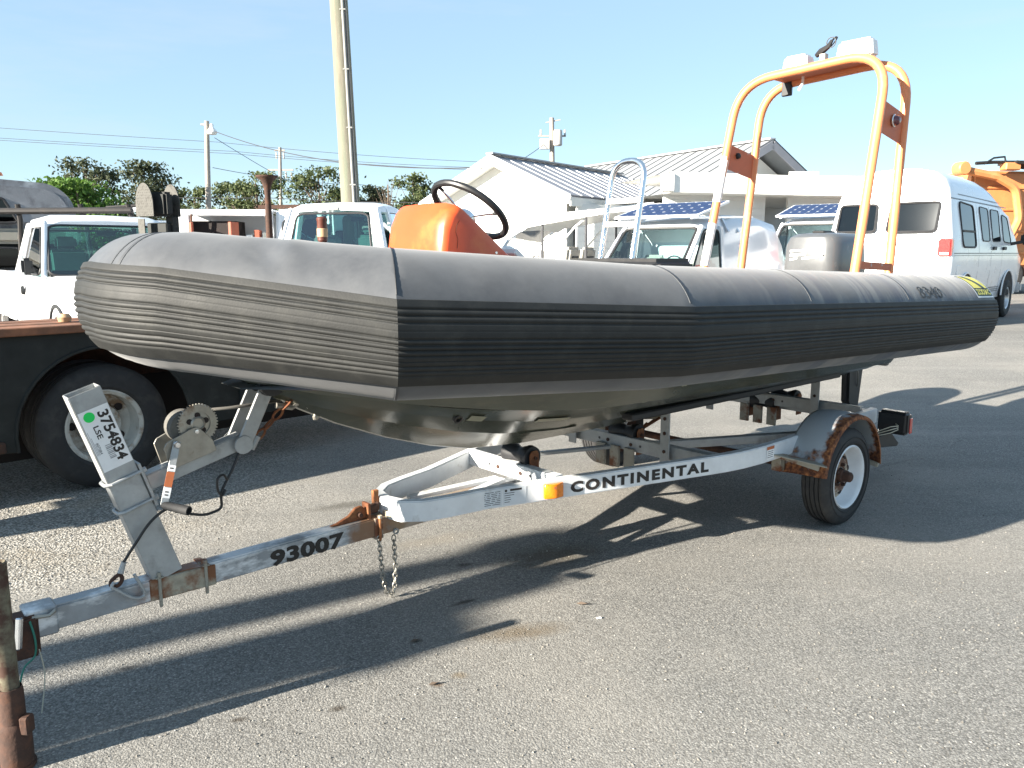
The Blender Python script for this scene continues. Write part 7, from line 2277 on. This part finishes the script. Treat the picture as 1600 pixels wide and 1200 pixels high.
tree('slim pine left of the lamp pole', (-23.3, 60, gz_), 6.3, 3.4, 2400, 'leaf_pine', 5, 26, 0.24, 0.35)
tree('spreading pine right of the lamp pole', (-20.3, 60, gz_), 6.6, 5.0, 3600, 'leaf_pine', 6, 34, 0.24, 0.35)
tree('tallest pine between the lamp pole and the rusty post', (-18.0, 58, gz_), 7.2, 4.2, 3200, 'leaf_pine', 7, 30, 0.24, 0.35)
tree('low dark pine beside the tread-plate guard', (-25.2, 60, gz_), 6.2, 3.0, 2200, 'leaf_dark', 8, 22, 0.25, 0.30)
tree('broad pine left of the thick pole', (-13.6, 58, gz_), 7.4, 5.6, 4600, 'leaf_pine', 9, 38, 0.24, 0.32)
tree('dense pine just right of the thick pole', (-10.2, 60, gz_), 6.4, 3.6, 3000, 'leaf_dark', 10, 26, 0.25, 0.30)
tree('leafless grey tree left of the orange console', (-8.3, 55, gz_), 6.6, 2.8, 110, 'leaf_dark', 11, 44, 0.12, 0.35, trunk_r=0.10)
tree('upright pine left of the white house gable', (-6.9, 58, gz_), 7.1, 3.6, 3600, 'leaf_pine', 12, 30, 0.24, 0.30)
tree('low spreading tree behind the white pickup cab', (-12.0, 64, gz_), 5.7, 7.0, 3600, 'leaf_dark', 13, 32, 0.25, 0.30)
tree('low hazy tree behind the open lockers', (-21.8, 70, gz_), 5.9, 8.0, 3200, 'leaf_pine', 14, 34, 0.28, 0.25)
tree('low hazy tree behind the rusty flared post', (-15.8, 72, gz_), 6.0, 8.0, 3200, 'leaf_pine', 15, 34, 0.28, 0.25)

# ------------------------------------------------------------------ made-up piles, unseen, added to throw the soft shadows on the asphalt
for i, (x, y, h, r) in enumerate(((-10.48, -2.52, 4.60, 0.14), (-10.25, -2.80, 4.45, 0.12), (-9.93, -2.84, 4.10, 0.16))):
    t = thing('shadow_pile', ('added shadow-casting pile out of frame at left, tallest of three', 'added shadow-casting pile out of frame at left, thickest of three', 'added shadow-casting pile out of frame at left, shortest of three')[i], 'pile', (x, y, 0), 0, 'added piles out of frame that cast the soft shadows')
    MB().tube([(0.03 * math.sin(k + i), 0.03 * math.cos(k), h * k / 8) for k in range(9)], [r * (1.1 - 0.02 * k + 0.05 * math.sin(k * 2 + i)) for k in range(9)], 16).build('shaft', 'wood_pole', t)
    MB().lathe([(0.0, 0.08), (r * 1.3, 0.05), (r * 1.5, -0.10), (r, -0.14)], 16, (0, 0, h)).build('cap', 'rust_dark', t)  # wide cap added to broaden the tip of the cast shadow

# ------------------------------------------------------------------ small litter on the asphalt
def leaf(label, x, y, rz, l, m='bark'):
    b = MB()
    P = [(-l / 2, 0, 0.004), (-l * 0.2, l * 0.16, 0.010), (l * 0.2, l * 0.14, 0.006), (l / 2, 0, 0.016), (l * 0.2, -l * 0.13, 0.012), (-l * 0.2, -l * 0.15, 0.005), (0, 0, 0.002)]
    b.add(P, [(0, 1, 6), (1, 2, 6), (2, 3, 6), (3, 4, 6), (4, 5, 6), (5, 0, 6)])
    o = tag(b.build('dry_leaf_and_shadow', m), label, 'leaf', 'dry leaves lying on the asphalt')
    o.location = (x, y, 0)
    o.rotation_euler = (0, 0, rz)
leaf('leaf-shaped brown piece standing in for a small cast shadow right of centre', 0.33, 3.47, -0.25, 0.07)  # thin piece put in for a small leaf-like cast shadow
leaf('small dry leaf on the asphalt below the hanging chain', -0.40, 3.12, 0.4, 0.05)
leaf('brown leaf on the open asphalt at the lower centre', -0.29, 2.78, 0.2, 0.045)
tag(MB().box((0.385, 3.33, 0.004), (0.022, 0.012, 0.004), Matrix.Rotation(0.3, 3, 'Z')).build('paper_scrap', 'paper_white'), 'tiny white scrap of paper on the asphalt', 'paper')
